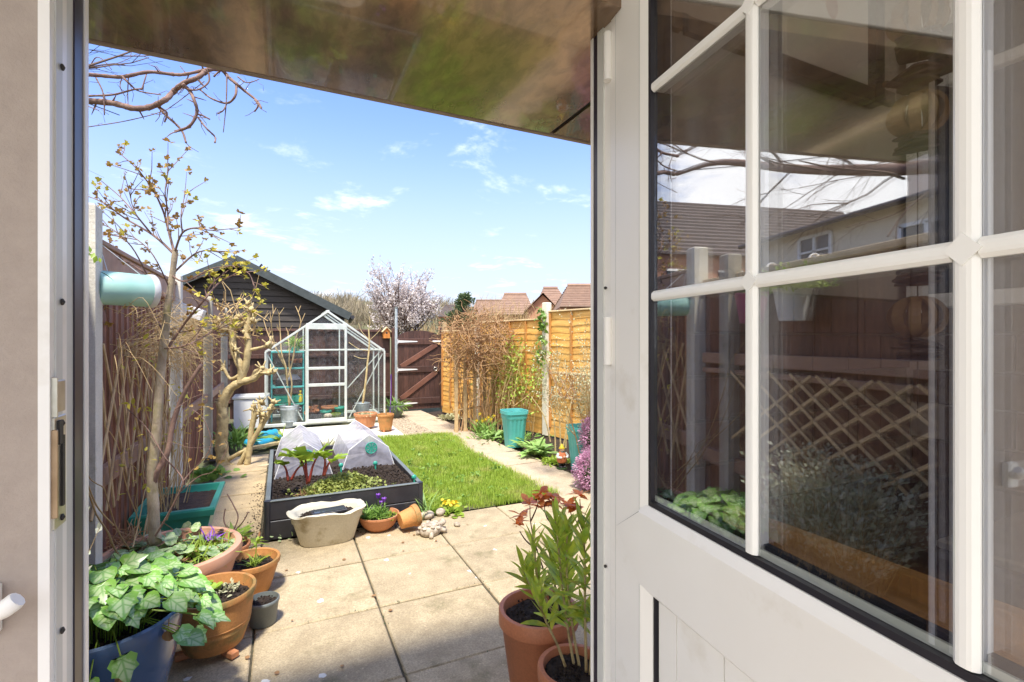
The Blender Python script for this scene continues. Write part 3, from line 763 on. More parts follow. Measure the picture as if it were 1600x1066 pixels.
for z in (1.045, 1.40 + .15):
    pass
for y in (450, 885):
    p = PX(946, y, .629) if False else D(946, y, 1.045)
    mm = MB(); mm.sphere(p, .0035, 8, 6); mm.build('screw', M_['hole'], df)

# --- inside the house beyond the glass
pf = thing('picture_frame', 'black framed print of red fruit on the kitchen wall, seen through the door glass', 'picture', (1.3, .80, 2.1))
px0, px1, pz0, pz1 = 1.04, 1.50, 2.10, 2.60
for a, b, c, d in ((px0, px0 + .04, pz0, pz1), (px1 - .04, px1, pz0, pz1)):
    mm = MB(); mm.box(((a + b) / 2, .80, (c + d) / 2), (b - a, .035, d - c), bev=.003); mm.build('frame_bar', M_['black_frame'], pf)
mm = MB(); mm.box(((px0 + px1) / 2, .801, pz0 + .02), (px1 - px0 - .08, .033, .04), bev=.003); mm.build('frame_bar', M_['black_frame'], pf)
mm = MB(); mm.box(((px0 + px1) / 2, .808, (pz0 + pz1) / 2 + .02), (px1 - px0 - .08, .01, pz1 - pz0 - .04)); pr = mm.build('print', M_['paper'], pf)
for x, z, r in ((1.205, 2.42, .030), (1.255, 2.37, .030), (1.30, 2.33, .026), (1.29, 2.45, .02)):
    mm = MB(); mm.sphere((x, .8025, z), r, 12, 6, (1, .04, 1.5), roty(rnd.uniform(-.4, .4))); mm.build('painted_fruit', M_['print_red'], pr)
wt = thing('worktop', 'oak edged black speckled worktop running along behind the door glass', 'worktop', (1.3, .3, 1.04))
mm = MB(); mm.box((.925, .265, 1.02), (.03, 1.08, .11), bev=.003); mm.build('oak_edge', M_['worktop'], wt)
mm = MB(); mm.box((1.305, .265, 1.045), (.73, 1.08, .055), bev=.002); mm.build('granite_top', M_['granite'], wt)
mm = MB(); mm.box((1.30, .25, .58), (.70, 1.05, .86)); mm.build('cupboard', M_['wall_in'], wt)
sink = thing('metal_sink', 'steel sink rim and tap end standing on the worktop at the right edge', 'sink', (1.3, .35, 1.08))
mm = MB(); mm.box((1.30, .30, 1.082), (.44, .36, .016), bev=.004); mm.build('sink_rim', M_['steel'], sink)
mm = MB(); mm.tube(spline([(1.55, .35, 1.09), (1.55, .35, 1.30), (1.48, .35, 1.36), (1.38, .35, 1.32)], 5), .014, 10); mm.build('tap', M_['steel'], sink, smooth=60)
kw = thing('kitchen_window', 'white framed kitchen window seen through the upper door glass', 'window', (1.66, .66, 1.55))
for (c, d) in (((1.655, .775, 1.95), (.05, .04, .84)), ((1.655, .46, 1.95), (.05, .05, .84)), ((1.656, .617, 2.35), (.05, .27, .05)), ((1.656, .617, 1.56), (.06, .27, .04)), ((1.652, .62, 2.16), (.04, .27, .03))):
    mm = MB(); mm.box(c, d, bev=.004); mm.build('frame_bar', M_['upvc'], kw)
mm = MB(); mm.box((1.662, .62, 1.95), (.004, .27, .74)); mm.build('pane', M_['dark_glass'], kw)
ga = thing('hanging_garland', 'garland of dried orange slices and bark hanging in the kitchen', 'garland', (1.29, .607, 1.35))
gx, gy = 1.29, .607
mm = MB(); mm.tube([(gx, gy, 1.28), (gx, gy, 2.62)], .0015, 5); mm.build('string', M_['dried_dark'], ga)
def gz(y): return EYE + (533 - y) / FPX * 1.1
for y, r in ((30, .052), (180, .052), (495, .050)):
    for k in range(9):
        a = 2 * PI * k / 9
        mm = MB(); q = [(math.cos(a) * r * math.sin(t), math.sin(a) * r * math.sin(t), r * math.cos(t) * .92) for t in np.linspace(.1, PI - .1, 9)]
        vs = []; 
        tw_ = np.array([-math.sin(a + .5), math.cos(a + .5), 0]) * .011
        for p in q: vs += [V3(p) - tw_, V3(p) + tw_]
        inn = [v * .86 for v in vs]
        f = []
        for i in range(8): a0 = 2 * i; f += [(a0, a0 + 1, a0 + 3, a0 + 2), (18 + a0 + 2, 18 + a0 + 3, 18 + a0 + 1, 18 + a0), (a0, a0 + 2, 18 + a0 + 2, 18 + a0), (a0 + 3, a0 + 1, 18 + a0 + 1, 18 + a0 + 3)]
        mm.add([v + V3((gx, gy, gz(y))) for v in vs + inn], f); mm.build('ball_rib', M_['dried_slice'], ga)
for y0, y1 in ((62, 82), (120, 136), (215, 236), (420, 445), (535, 560)):
    for k in range(5):
        z = gz(y0 + (y1 - y0) * k / 4); mm = MB(); n_ = 11
        poly = [(math.cos(2 * PI * j / n_) * .045 * rnd.uniform(.7, 1.1), math.sin(2 * PI * j / n_) * .045 * rnd.uniform(.7, 1.1)) for j in range(n_)]
        t = rnd.uniform(-.2, .2); mm.prism(poly, (gx, gy, z), (1, 0, t), (0, 1, rnd.uniform(-.2, .2)), (0, 0, 1), .005); mm.build('bark_disc', M_['dried_dark'], ga)
mm = MB(); mm.tube([(gx - .07, gy + .03, gz(133)), (gx + .08, gy - .03, gz(140))], .007, 7); mm.build('cinnamon_stick', M_['dried_dark'], ga)

# ================================================================== FENCES, GATE
FX = -.87
# left fence of narrow upright slats on rails
lf = thing('slatted_fence', 'tall brown fence of narrow upright slats along the left side of the garden', 'fence', (FX, 6.0, 0))
sm = MB(); sm.box((0, 0, .95), (.018, .036, 1.82), bev=.002); sme = sm.mesh('slat', M_['fence_brown'])
y = 3.0; k = 0
while y < 10.15:
    if all(abs(y - q) > .07 for q in (5.05, 7.12, 9.0)): piece('slat', sme, lf, (FX + (.008 if k % 2 else 0), y, rnd.uniform(-.012, .012)), rotz(rnd.uniform(-.05, .05)))
    y += .0555; k += 1
posts = [(2.93, 2.09, 'concrete_white'), (5.05, 2.02, 'concrete_white'), (7.12, 2.0, 'concrete'), (9.0, 1.98, 'concrete')]
segs = [(2.98, 5.0), (5.1, 7.07), (7.17, 8.95), (9.05, 10.15)]
for a, b in segs:
    for z, h in ((.75, .10), (1.86, .14)):
        m = MB(); m.box((FX + .035, (a + b) / 2, z), (.035, b - a, h), bev=.003); m.build('rail', M_['rail_brown'], lf)
    m = MB(); m.box((FX + .02, (a + b) / 2, 1.945), (.09, b - a, .025), bev=.003); m.build('cap', M_['rail_brown'], lf)
for i, (y, h, mt_) in enumerate(posts):
    m = MB(); m.box((0, 0, h / 2), (.10, .10, h), bev=.01)
    for s in (-1, 1): pass
    o = m.build('concrete_post', M_[mt_]); place(o, (FX + .04, y, 0))
    tag(o, ['tall white concrete post beside the hanging green nest box', 'concrete fence post behind the green trough planter', 'concrete fence post next to the thick pollarded trunk', 'farthest concrete post of the left fence, by the back corner'][i], 'post', 'concrete posts of the left fence')
# wooden side fence near the house (mirrored in the door glass)
nf = thing('board_fence', 'dark brown close boarded fence by the patio, mirrored in the door glass', 'fence', (FX, 1.9, 0))
bm_ = MB(); bm_.box((0, 0, .92), (.018, .118, 1.82), bev=.002); bme = bm_.mesh('board', M_['mirror_board'])
for k in range(18): piece('board', bme, nf, (FX + .004 * (k % 2), 2.84 - k * .119, 0))
for z, h in ((1.34, .07), (1.26, .03), (.70, .09), (.35, .09)):
    m = MB(); m.box((FX + .03, 1.8, z), (.04, 2.1, h), bev=.003); m.build('rail', M_['rail_brown'], nf)
m = MB(); m.box((FX, 1.8, 1.845), (.08, 2.12, .03), bev=.003); m.build('cap', M_['fence_cap'], nf)
for y in (2.56, .78):
    o = MB().box((0, 0, .99), (.09, .09, 1.98), bev=.01).build('concrete_post', M_['concrete']); place(o, (FX + .045, y, 0))
    tag(o, 'pale concrete post among the brown boards mirrored in the glass' if y > 2 else 'concrete post at the house end of the close boarded fence', 'post')
def expanding_trellis(name, x, y0, y1, z0, z1, n, label, w=.016, ang=.78, mt_='tan_lath', jt=.02):
    t = thing(name, label, 'trellis', (x, (y0 + y1) / 2, z0)); H = z1 - z0; dx = H / math.tan(ang)
    me1 = None
    for side in (0, 1):
        L = H / math.sin(ang); mm = MB(); mm.box((0, 0, 0), (.008, L, w), bev=.0015); me1 = mm.mesh('lath', M_[mt_])
        for k in range(n):
            yc = y0 + (y1 - y0) * (k + .5) / n
            sgn = 1 if side else -1
            piece('lath', me1, t, (x + (.009 if side else 0), yc + rnd.uniform(-.005, .005), (z0 + z1) / 2), rotx(sgn * ang + rnd.uniform(-jt, jt)))
    return t
expanding_trellis('expanding_trellis', FX + .065, 1.0, 2.30, .86, 1.28, 8, 'tan expanding lattice trellis on the brown boards, mirrored in the door glass', w=.015, ang=.60, mt_='mirror_lath')
expanding_trellis('willow_trellis', FX + .075, 3.0, 4.6, .60, 1.45, 9, 'willow lattice trellis on the slatted fence tangled with dry stems', w=.020, ang=1.15, jt=.13)

# back fence
BY = 10.3
bf = thing('back_fence', 'dark brown feather edge fence closing the back of the garden behind the greenhouse', 'fence', (.6, BY, 0))
m = MB(); m.box((0, 0, .83), (.122, .018, 1.62), bev=.003); me = m.mesh('board', M_['gate_brown'])
x = FX + .08
while x < 2.02: piece('board', me, bf, (x, BY + .005 * rnd.random(), 0), rotz(rnd.uniform(-.02, .02))); x += .126
for z in (.35, 1.16): m = MB(); m.box((.58, BY - .035, z), (2.9, .045, .075), bev=.003); m.build('rail', M_['gate_brown'], bf)
m = MB(); m.box((.58, BY - .01, 1.66), (2.92, .075, .05), bev=.004); m.build('cap', M_['gate_brown'], bf)
# gate: pixel columns 617..693
gx0, gx1, gY = 2.17, 3.06, 10.12
gt = thing('garden_gate', 'dark brown arched ledged and braced garden gate with white strap hinges', 'gate', ((gx0 + gx1) / 2, gY, 0))
nb = 8; wbd = (gx1 - gx0) / nb
for k in range(nb):
    xa = gx0 + k * wbd; m = MB()
    def arch(x): t = (x - (gx0 + gx1) / 2) / ((gx1 - gx0) / 2); return 1.50 + .17 * math.sqrt(max(0, 1 - (t * .97) ** 2))
    pts_ = [(xa + .002, .03), (xa + wbd - .002, .03)] + [(xa + wbd - .002 - (wbd - .004) * j / 4, arch(xa + wbd - (wbd) * j / 4)) for j in range(5)]
    m.prism(pts_, (0, gY, 0), (1, 0, 0), (0, 0, 1), (0, 1, 0), .02); m.build('board', M_['gate_brown'], gt)
for z in (.20, .86, 1.44): m = MB(); m.box(((gx0 + gx1) / 2, gY - .016, z), (gx1 - gx0 - .01, .03, .125), bev=.004); m.build('ledge', M_['gate_brown'], gt)
for z0, z1 in ((.26, .80), (.92, 1.38)):
    m = MB(); m.beam((gx0 + .06, gY - .0155, z0), (gx1 - .08, gY - .0155, z1), .028, .11, (0, 0, 1), .003)
    m = MB(); a, b = V3((gx0 + .06, gY - .016, z0)), V3((gx1 - .08, gY - .016, z1)); m.beam(a, b, .028, .10, (0, 0, 1), .003); m.build('brace', M_['brace_brown'], gt)
for z in (.16, .86, 1.44):
    m = MB(); m.prism([(0, -.022), (.07, -.022), (.40, -.010), (.43, 0), (.40, .010), (.07, .022), (0, .022)], (gx0 - .02, gY - .032, z), (1, 0, 0), (0, 0, 1), (0, -1, 0), .006); hg = m.build('strap_hinge', M_['white'], gt)
    m = MB(); m.box((gx0 - .02, gY - .036, z), (.03, .012, .10), bev=.002); m.build('hinge_plate', M_['white'], hg)
m = MB(); m.tube([(gx1 - .17, gY - .04, 1.44), (gx1 + .01, gY - .04, 1.44)], .014, 8); m.box((gx1 - .08, gY - .035, 1.44), (.16, .01, .035)); m.build('bolt', M_['white'], gt)
m = MB(); m.tube([V3((gx1 - .11, gY - .045, .86)) + V3((math.cos(t) * .035, 0, math.sin(t) * .035)) for t in np.linspace(0, 2 * PI, 13)], .007, 6); m.build('ring_handle', M_['steel'], gt, smooth=60)
hp_ = MB().box((0, 0, .86), (.11, .10, 1.72), bev=.008).build('hinge_post', M_['gate_brown']); place(hp_, (gx0 - .065, gY + .04, 0)); tag(hp_, 'dark brown wooden post at the hinge side of the gate', 'post')
gp = MB().box((0, 0, .87), (.09, .09, 1.74), bev=.008).build('gate_post', M_['gate_brown']); place(gp, (gx1 + .055, gY, 0)); tag(gp, 'dark brown wooden post at the latch side of the gate', 'post')
op = MB().box((0, 0, .92), (.085, .085, 1.84), bev=.008).build('gate_post', M_['tan_lath']); place(op, (3.08, 9.86, 0)); tag(op, 'weathered tan post where the orange fence meets the gate', 'post')

# right fence of overlapping orange boards
f0 = V3((2.97, 9.72, 0)); fd = V3((.2343, -.9722, 0)); fnrm = V3((-.9722, -.2343, 0))
def FPt(s, o=0.0, z=0.0): return f0 + fd * s + fnrm * o + V3((0, 0, z))
RF = np.stack([fd, fnrm, V3((0, 0, 1))], 1)
segR = [(0.06, 1.32, 1.64), (1.42, 3.16, 1.78), (3.26, 5.0, 1.89), (5.1, 6.84, 1.92)]
rf_lab = ['short orange lap panel next to the gate', 'orange lap fence panel behind the tangle of dry vine', 'tall orange lap fence panel right of the concrete post', 'nearest orange lap fence panel at the door edge']
for i, (a, b, h) in enumerate(segR):
    t = thing('lap_fence_panel', rf_lab[i], 'fence panel', FPt((a + b) / 2), 'orange lap fence panels on the right')
    L = b - a; m = MB(); nz = 9
    prof = []
    # one waney board: lower edge slightly wavy, leaning outwards
    for e in range(nz + 1):
        u = -L / 2 + L * e / nz; w = .008 * math.sin(e * 2.1) + .004 * math.sin(e * 5.3)
        prof.append((u, w))
    vs = []
    for u, w in prof: vs += [(u, .015, -.062 + w), (u, .004, .062), (u, .007, -.062 + w), (u, -.004, .062)]
    fs = []
    for e in range(nz): q = 4 * e; fs += [(q, q + 4, q + 5, q + 1), (q + 6, q + 2, q + 3, q + 7), (q + 2, q + 6, q + 4, q)]
    m.add(vs, fs); me = m.mesh('board', M_['fence_orange'])
    nbds = int((h - .16) / .098)
    for k in range(nbds):
        z = .17 + (k + .5) * (h - .17) / nbds
        piece('board', me, t, FPt((a + b) / 2, rnd.uniform(0, .003), z), RF @ roty(rnd.uniform(-.003, .003)))
    for u in (a + .02, a + L * .27, a + L * .5, a + L * .74, b - .02):
        m = MB(); m.box(FPt(u, .028, h / 2 + .06), (.035, .018, h - .15), RF, .002); m.build('batten', M_['batten'], t)
    m = MB(); m.box(FPt((a + b) / 2, .012, h + .012), (L, .06, .022), RF, .003); m.build('cap', M_['fence_cap'], t)
    m = MB(); m.box(FPt((a + b) / 2, .0, .075), (L, .03, .15), RF, .003); m.build('gravel_board', M_['fence_orange'], t)
for s, h, lab in ((1.37, 1.72, 'pale concrete post half hidden behind the dry vine'), (3.21, 2.04, 'tall pale concrete post with ivy climbing up it'), (5.05, 2.0, 'concrete post of the orange fence nearest the house')):
    m = MB(); m.box((0, 0, h / 2), (.10, .10, h), bev=.008)
    o = m.build('concrete_post', M_['concrete_white']); p = FPt(s, .03); o.location = tuple(p); o.rotation_euler = (0, 0, math.atan2(fd[1], fd[0])); WL[o.name] = tuple(p)
    tag(o, lab, 'post', 'concrete posts of the right fence')
# low trellis on the third panel
t = thing('fan_trellis', 'small wooden trellis fixed low on the orange fence right of the post', 'trellis', FPt(4.0, .06, .5))
for z in (.62, .98): m = MB(); m.box(FPt(4.1, .055, z), (1.5, .02, .03), RF); m.build('rail', M_['fence_cap'], t)
for k in range(9):
    for sg in (-1, 1):
        m = MB(); m.box(FPt(3.45 + k * .16, .07 + .008 * sg, .80), (.014, .008, .46), RF @ roty(sg * .6)); m.build('lath', M_['rail_brown'], t)

# ================================================================== BEYOND THE FENCES
sc_ = D(372, 405, 11.2); SR = rotz(-YAW - .02)    # gable turned towards the door
shed = thing('black_shed', 'black weatherboarded shed with a low felt roof behind the left corner', 'shed', (0, 0, 0))
W_, rise, ez = 2.30, 1.18, 2.06
for k in range(22):
    z0 = .1 + k * .145; z1 = z0 + .16
    def hw_(z): return W_ if z <= ez else max(.02, W_ * (1 - (z - ez) / rise))
    if z0 > ez + rise - .06: break
    a, b = hw_(z0) - .02, hw_(min(z1, ez + rise)) - .02
    m = MB(); m.add([(-a, -.035, z0), (a, -.035, z0), (b, -.005, z1), (-b, -.005, z1), (-a, 0.0, z0), (a, 0, z0)], [(0, 1, 2, 3), (4, 5, 1, 0)]); m.build('weatherboard', M_['shed_black'], shed)
m = MB(); m.prism([(-W_, 0), (W_, 0), (W_, ez), (0, ez + rise - .04), (-W_, ez)], (0, .0, 0), (1, 0, 0), (0, 0, 1), (0, 1, 0), 3.0); m.build('body', M_['shed_black'], shed)
for s in (-1, 1):
    e = V3((s * (W_ + .15), 0, ez - .07)); p = V3((0, 0, ez + rise)); d = (e - p); Ld = np.linalg.norm(d); d = d / Ld
    m = MB(); nrm = V3((-d[2] * s, 0, d[0] * s)); nrm = nrm if nrm[2] > 0 else -nrm
    m.prism([(0, 0), (Ld, 0), (Ld, .05), (0, .05)], p + V3((0, -.28, 0)), d, nrm, (0, 1, 0), 3.4); m.build('roof', M_['felt'], shed)
    m = MB(); m.prism([(0, -.13), (Ld, -.13), (Ld, .048), (0, .048)], p + V3((0, -.30, 0)), d, nrm, (0, 1, 0), .022); m.build('barge_board', M_['felt'], shed)
m = MB(); m.tube([(W_ + .18, -.3, ez - .12), (W_ + .18, 2.8, ez - .12)], .05, 8); m.build('gutter', M_['black_plastic'], shed)
place(shed, (sc_[0], sc_[1], 0)); shed.rotation_euler = (0, 0, -.10)
zoff = sc_[2] - (ez + rise); shed.location.z = zoff
vp = D(411, 424, 11.3)
wv = thing('weather_vane', 'small black weather vane of a figure with a dog above the shed roof', 'weather vane', vp)
def sil(poly, nm, s=.1):
    m = MB(); m.prism([(u * s, v * s) for u, v in poly], vp, (RT[0], RT[1], 0), (0, 0, 1), (FW[0], FW[1], 0), .012); m.build(nm, M_['gasket'], wv)
sil([(-.1, -1.0), (.1, -1.0), (.1, .1), (-.1, .1)], 'spindle')
sil([(-1.0, 0.05), (1.3, .05), (1.3, -.12), (1.75, .12), (1.3, .36), (1.3, .2), (-1.0, .2)], 'arrow')
sil([(-1.1, .2), (-.75, .2), (-.6, .9), (-.3, 1.3), (-.1, 1.25), (-.15, 1.55), (-.4, 1.75), (-.65, 1.5), (-1.0, 1.0), (-1.3, .5)], 'figure')
sil([(0, .2), (.15, .2), (.2, .5), (.7, .55), (.8, .2), (.95, .2), (.95, .7), (1.15, .95), (.95, 1.05), (.8, .85), (.2, .85), (-.1, 1.05), (-.05, .75)], 'dog')

# hill and far woodland
hv, hf = [], []
nx_, ny_ = 40, 10
for j in range(ny_ + 1):
    for i in range(nx_ + 1):
        x = -90 + 330 * i / nx_; y = 60 + 240 * j / ny_
        h = -.2 + 26 * (j / ny_) ** .7 * (.75 + .25 * math.sin(x * .02 + 1)) * max(.25, min(1, 1.05 - (x - 10) / 260))
        hv.append((x, y, h if j > 0 else -.3))
for j in range(ny_):
    for i in range(nx_): a = j * (nx_ + 1) + i; hf.append((a, a + 1, a + nx_ + 2, a + nx_ + 1))
m = MB(); m.add(hv, hf); struct(m.build('hill', M_['hill'], smooth='all'))
wd = MB(); 
for k in range(420):
    if k < 260: px, dep = rnd.uniform(430, 700), rnd.uniform(75, 150); top = rnd.uniform(452, 474) if px < 560 else rnd.uniform(462, 480)
    else: px, dep = rnd.uniform(700, 960), rnd.uniform(90, 140); top = rnd.uniform(468, 486)
    b = D(px, 533, dep); zt = EYE + (533 - top) / FPX * dep; zb = max(0, zt - rnd.uniform(4, 7))
    for q in range(26):
        a = V3((b[0] + rnd.gauss(0, .3), b[1], zb)); e = V3((b[0] + rnd.gauss(0, 2.0), b[1] + rnd.gauss(0, 2), zb + (zt - zb) * rnd.uniform(.5, 1)))
        wd.tube([a, (a + e) / 2 + jit(.4), e], [.12, .06, .03], 3, False)
tag(wd.build('far_woodland', M_['wood_far']), 'bare brown woodland on the skyline behind the greenhouse', 'woodland', kind='stuff')

# blossoming tree
bt_b = D(628, 533, 19.0); bt = thing('blossom_tree', 'pale pink blossoming tree standing beyond the back fence', 'tree', (bt_b[0], bt_b[1], 0))
m = MB(); tips = []; base = V3((bt_b[0], bt_b[1], 0))
m.tube([base, base + V3((0, 0, 1.2))], [.12, .09], 8)
for k in range(15):
    a = 2 * PI * k / 15 * 2 + rnd.random(); out_ = .12 + 1.1 * (k / 14); 
    grow(m, tips, base + V3((0, 0, rnd.uniform(.8, 1.3))), (math.cos(a) * out_, math.sin(a) * out_, 1), (2.2 - .75 * (k / 14)) * rnd.uniform(.9, 1.1), .045, 3, 5, .12, .10, .62, 4, .62, .6, 5)
m.build('trunk', M_['twig_dark'], bt)
P, Dd = [], []
for Pn, d in tips:
    for q in Pn[1:]:
        for _ in range(3):
            if q[2] > 1.5: P.append(q + jit(.07)); Dd.append(rdir())
ix = list(range(len(P))); rnd.shuffle(ix); ix = ix[:26000]; P = [P[i] for i in ix]; Dd = [Dd[i] for i in ix]
m = MB(); leaves(m, T_dia, P, Dd, [rnd.uniform(.045, .10) for _ in P], wid=1.4); o = m.build('crown', M_['blossom'], bt); o['kind'] = 'stuff'

# dark conifer
cb = D(722, 533, 22.0); ct = thing('conifer_tree', 'dark green conifer with a ragged crown right of the blossom tree', 'tree', (cb[0], cb[1], 0))
m = MB(); m.tube([(cb[0], cb[1], 0), (cb[0] + .1, cb[1], 3.3)], [.14, .04], 7); P, Dd = [], []
for k in range(110):
    z = rnd.uniform(.8, 3.55); r = min(1.15, (3.9 - z) * .55) * rnd.uniform(.5, 1.1); a = rnd.uniform(0, 2 * PI)
    e = V3((cb[0] + math.cos(a) * r + (.15 if z > 2.8 else -.1), cb[1] + math.sin(a) * r, z + r * .18)); s = V3((cb[0], cb[1], z - .15))
    m.tube([s, e], [.02, .006], 4)
    for q in range(90):
        t = rnd.uniform(.35, 1.05); P.append(s + (e - s) * t + jit(.10)); Dd.append(V3((math.cos(a), math.sin(a), .5)) + jit(.8))
m.build('trunk', M_['twig_dark'], ct); m = MB(); leaves(m, T_dia, P, Dd, [rnd.uniform(.06, .14) for _ in P]); o = m.build('crown', M_['conifer'], ct); o['kind'] = 'stuff'
# bare brown bushes between fence and houses
for i, (px, top, dep, wdt, lab) in enumerate(((760, 470, 17, 1.5, 'bare brown bush behind the dry vine, below the far roofs'), (800, 462, 18, 1.6, 'tall bare twiggy shrub beyond the orange fence, mid roofs'), (838, 478, 16, 1.2, 'lower bare twiggy shrub just left of the tall concrete post'), (548, 470, 26, 3.0, 'bare pale tree between the shed roof and the blossom tree'), (520, 480, 28, 2.6, 'low bare tree directly above the greenhouse ridge'), (665, 492, 24, 1.6, 'bare twiggy shrub between the blossom tree and the conifer'))):
    b = D(px, 533, dep); zt = EYE + (533 - top) / FPX * dep
    t = thing('bare_shrub', lab, 'shrub', (b[0], b[1], 0), 'bare shrubs beyond the fences'); m = MB(); tips = []
    for k in range(36 if i < 3 else 20):
        a = rnd.uniform(0, 2 * PI); grow(m, tips, V3((b[0], b[1], 0)) + jit(.2) * V3((1, 1, 0)), (math.cos(a) * .45, math.sin(a) * .45, 1), (zt) * .68 * rnd.uniform(.8, 1.1), .032, 3, 4, .14, .1, .5, 3, .55, .6, 4)
    m.build('branches', M_['wood_far'] if i in (3, 4) else M_['twig_tan'], t)

# far houses with tiled roofs
def far_house(px0, px1, ridge_y, eave_y, dep, lab, gable=None, hip=0.0, chim=False, yaw=0.0, roofm='roof_tile', group='brick houses with tiled roofs beyond the fence'):
    a = D(px0, 533, dep); b = D(px1, 533, dep); zr = EYE + (533 - ridge_y) / FPX * dep; ze = EYE + (533 - eave_y) / FPX * (dep - 3)
    c = (a + b) / 2; L = np.linalg.norm(b - a); ex = (b - a) / L; ey = V3((FW[0], FW[1], 0)); dp = 3.2
    h = thing('brick_house', lab, 'house', (c[0], c[1], 0), group)
    m = MB(); m.box((c[0], c[1], ze / 2), (L * .97, 2 * dp * .92, ze), np.stack([ex, ey, V3((0, 0, 1))], 1)); m.build('wall', M_['brick'], h)
    hp = hip * L
    # roof rows: individual courses stepped
    rows = 12; rf = None
    for sd in (-1, 1):
        m = MB()
        for r in range(rows):
            t0, t1 = r / rows, (r + 1) / rows
            def pt(t, s, up=0.0):
                hh_ = ze + (zr - ze) * t; o = dp * (1 - t); half = L / 2 - hp * t
                return V3((c[0], c[1], hh_ + up)) + ex * s * half + ey * sd * o
            m.add([pt(t0, -1, .07), pt(t0, 1, .07), pt(t1, 1), pt(t1, -1), pt(t0, -1), pt(t0, 1)], [(0, 1, 2, 3), (4, 5, 1, 0)])
        o = m.build('roof_slope', M_[roofm], h); rf = rf or o
    for s in (-1, 1):
        m = MB(); p = [V3((c[0], c[1], ze)) + ex * s * L / 2 * .985 + ey * o for o in (-dp, dp)] + [V3((c[0], c[1], zr)) + ex * s * (L / 2 * .985 - hp)]
        m.add(p, [(0, 1, 2) if s > 0 else (1, 0, 2)]); m.build('gable' if hip == 0 else 'hip_slope', M_['brick'] if hip == 0 else M_[roofm], h)
    m = MB(); m.tube([V3((c[0], c[1], zr + .03)) - ex * (L / 2 - hp), V3((c[0], c[1], zr + .03)) + ex * (L / 2 - hp)], .12, 6); m.build('ridge_tiles', M_[roofm], rf)
    if gable:
        gp_, gy_, gw = gable; g = D(gp_, 533, dep - 3.6); zg = EYE + (533 - gy_) / FPX * (dep - 3.6)
        m = MB(); m.prism([(-gw, 0), (gw, 0), (gw, zg - gw * .95), (0, zg), (-gw, zg - gw * .95)], (g[0], g[1], 0), ex, (0, 0, 1), ey, 3.4); gb = m.build('front_gable', M_['brick'], h)
        for s in (-1, 1):
            m = MB(); m.prism([(0, 0), (gw * 1.12, -gw * 1.065), (gw * 1.12, -gw * 1.065 - .12), (0, -.0)], V3((g[0], g[1], zg + .12)) - ey * .3, ex * s, (0, 0, 1), ey, 4.2); m.build('gable_roof', M_[roofm], gb)
    if chim:
        q = c + ex * L * chim; m = MB(); m.box((q[0], q[1], zr + .3), (.6, .6, 1.2)); m.build('chimney', M_['brick'], rf)
    for k in range(3):
        q = c - ey * (dp * .93) + ex * (L * (-.3 + .3 * k)); m = MB(); m.box((q[0], q[1], ze - 1.2), (.9, .06, 1.0), np.stack([ex, ey, V3((0, 0, 1))], 1)); m.build('window', M_['dark_glass'], h)
    return h
far_house(832, 888, 451, 487, 34, 'house whose brown roof rises left of the tall fence post with a brick front gable', gable=(848, 461, 1.0), hip=.30, chim=False)
far_house(866, 960, 447, 480, 28, 'nearest tiled roof, hipped, at the right edge of the garden view', hip=.22)
far_house(776, 834, 460, 492, 42, 'long low brown roof between the hipped houses', hip=.2)
far_house(738, 790, 470, 495, 52, 'small far roof just right of the conifer', hip=.12)
far_house(690, 735, 478, 495, 62, 'farthest slate roof peeping out between blossom tree and conifer', hip=.1, roofm='roof_dark')

# neighbours to the left, seen only as mirror images in the door glass
nh = thing('cream_house', 'cream rendered house with a tiled roof mirrored in the door glass', 'house', (-10, 8.5, 0))
m = MB(); m.box((-10.5, 8.4, 2.05), (5, 6.4, 4.1)); m.build('wall', M_['render_cream'], nh)
m = MB()
for r in range(9):
    t0, t1 = r / 9, (r + 1) / 9
    m.add([(-7.7 - 2.8 * t0, 4.9, 4.05 + .55 * t0 + .05), (-7.7 - 2.8 * t0, 11.9, 4.05 + .55 * t0 + .05), (-7.7 - 2.8 * t1, 11.9, 4.05 + .55 * t1), (-7.7 - 2.8 * t1, 4.9, 4.05 + .55 * t1), (-7.7 - 2.8 * t0, 4.9, 4.05 + .55 * t0), (-7.7 - 2.8 * t0, 11.9, 4.05 + .55 * t0)], [(1, 0, 3, 2), (5, 4, 0, 1)])
rf = m.build('roof', M_['roof_tile'], nh)
m = MB(); m.tube([(-7.65, 4.9, 4.02), (-7.65, 11.9, 4.02)], .06, 8); m.build('gutter', M_['gasket'], nh)
m = MB(); m.tube([(-7.9, 11.4, 4.0), (-7.9, 11.4, 0)], .04, 8); m.build('downpipe', M_['gasket'], nh)
m = MB(); m.box((-9.0, 7.7, 4.9), (.7, .7, 1.1)); m.build('chimney', M_['render_cream'], rf)
for (y0, y1, z0, z1) in ((9.2, 10.1, 2.7, 3.88), (6.6, 7.6, 2.6, 3.62)):
    m = MB()
    m.box((-7.99, (y0 + y1) / 2, (z0 + z1) / 2), (.04, y1 - y0, z1 - z0)); wfr = m.build('window', M_['dark_glass'], nh)
    for (yy, zz_, dy, dz) in ((y0, (z0 + z1) / 2, .07, z1 - z0), (y1, (z0 + z1) / 2, .07, z1 - z0), ((y0 + y1) / 2, (z0 + z1) / 2, .07, z1 - z0), ((y0 + y1) / 2, z0, y1 - y0, .07), ((y0 + y1) / 2, z1, y1 - y0, .07), ((y0 + y1) / 2, z1 - .35, y1 - y0, .04), ((y0 + y1) / 2, z0 + .4, y1 - y0, .04)):
        m = MB(); m.box((-7.95, yy, zz_), (.05, dy, dz)); m.build('frame_bar', M_['upvc'], wfr)
nh2 = thing('terraced_house', 'brick terraced house with a dark tiled roof mirrored in the door glass', 'house', (-14, 20, 0))
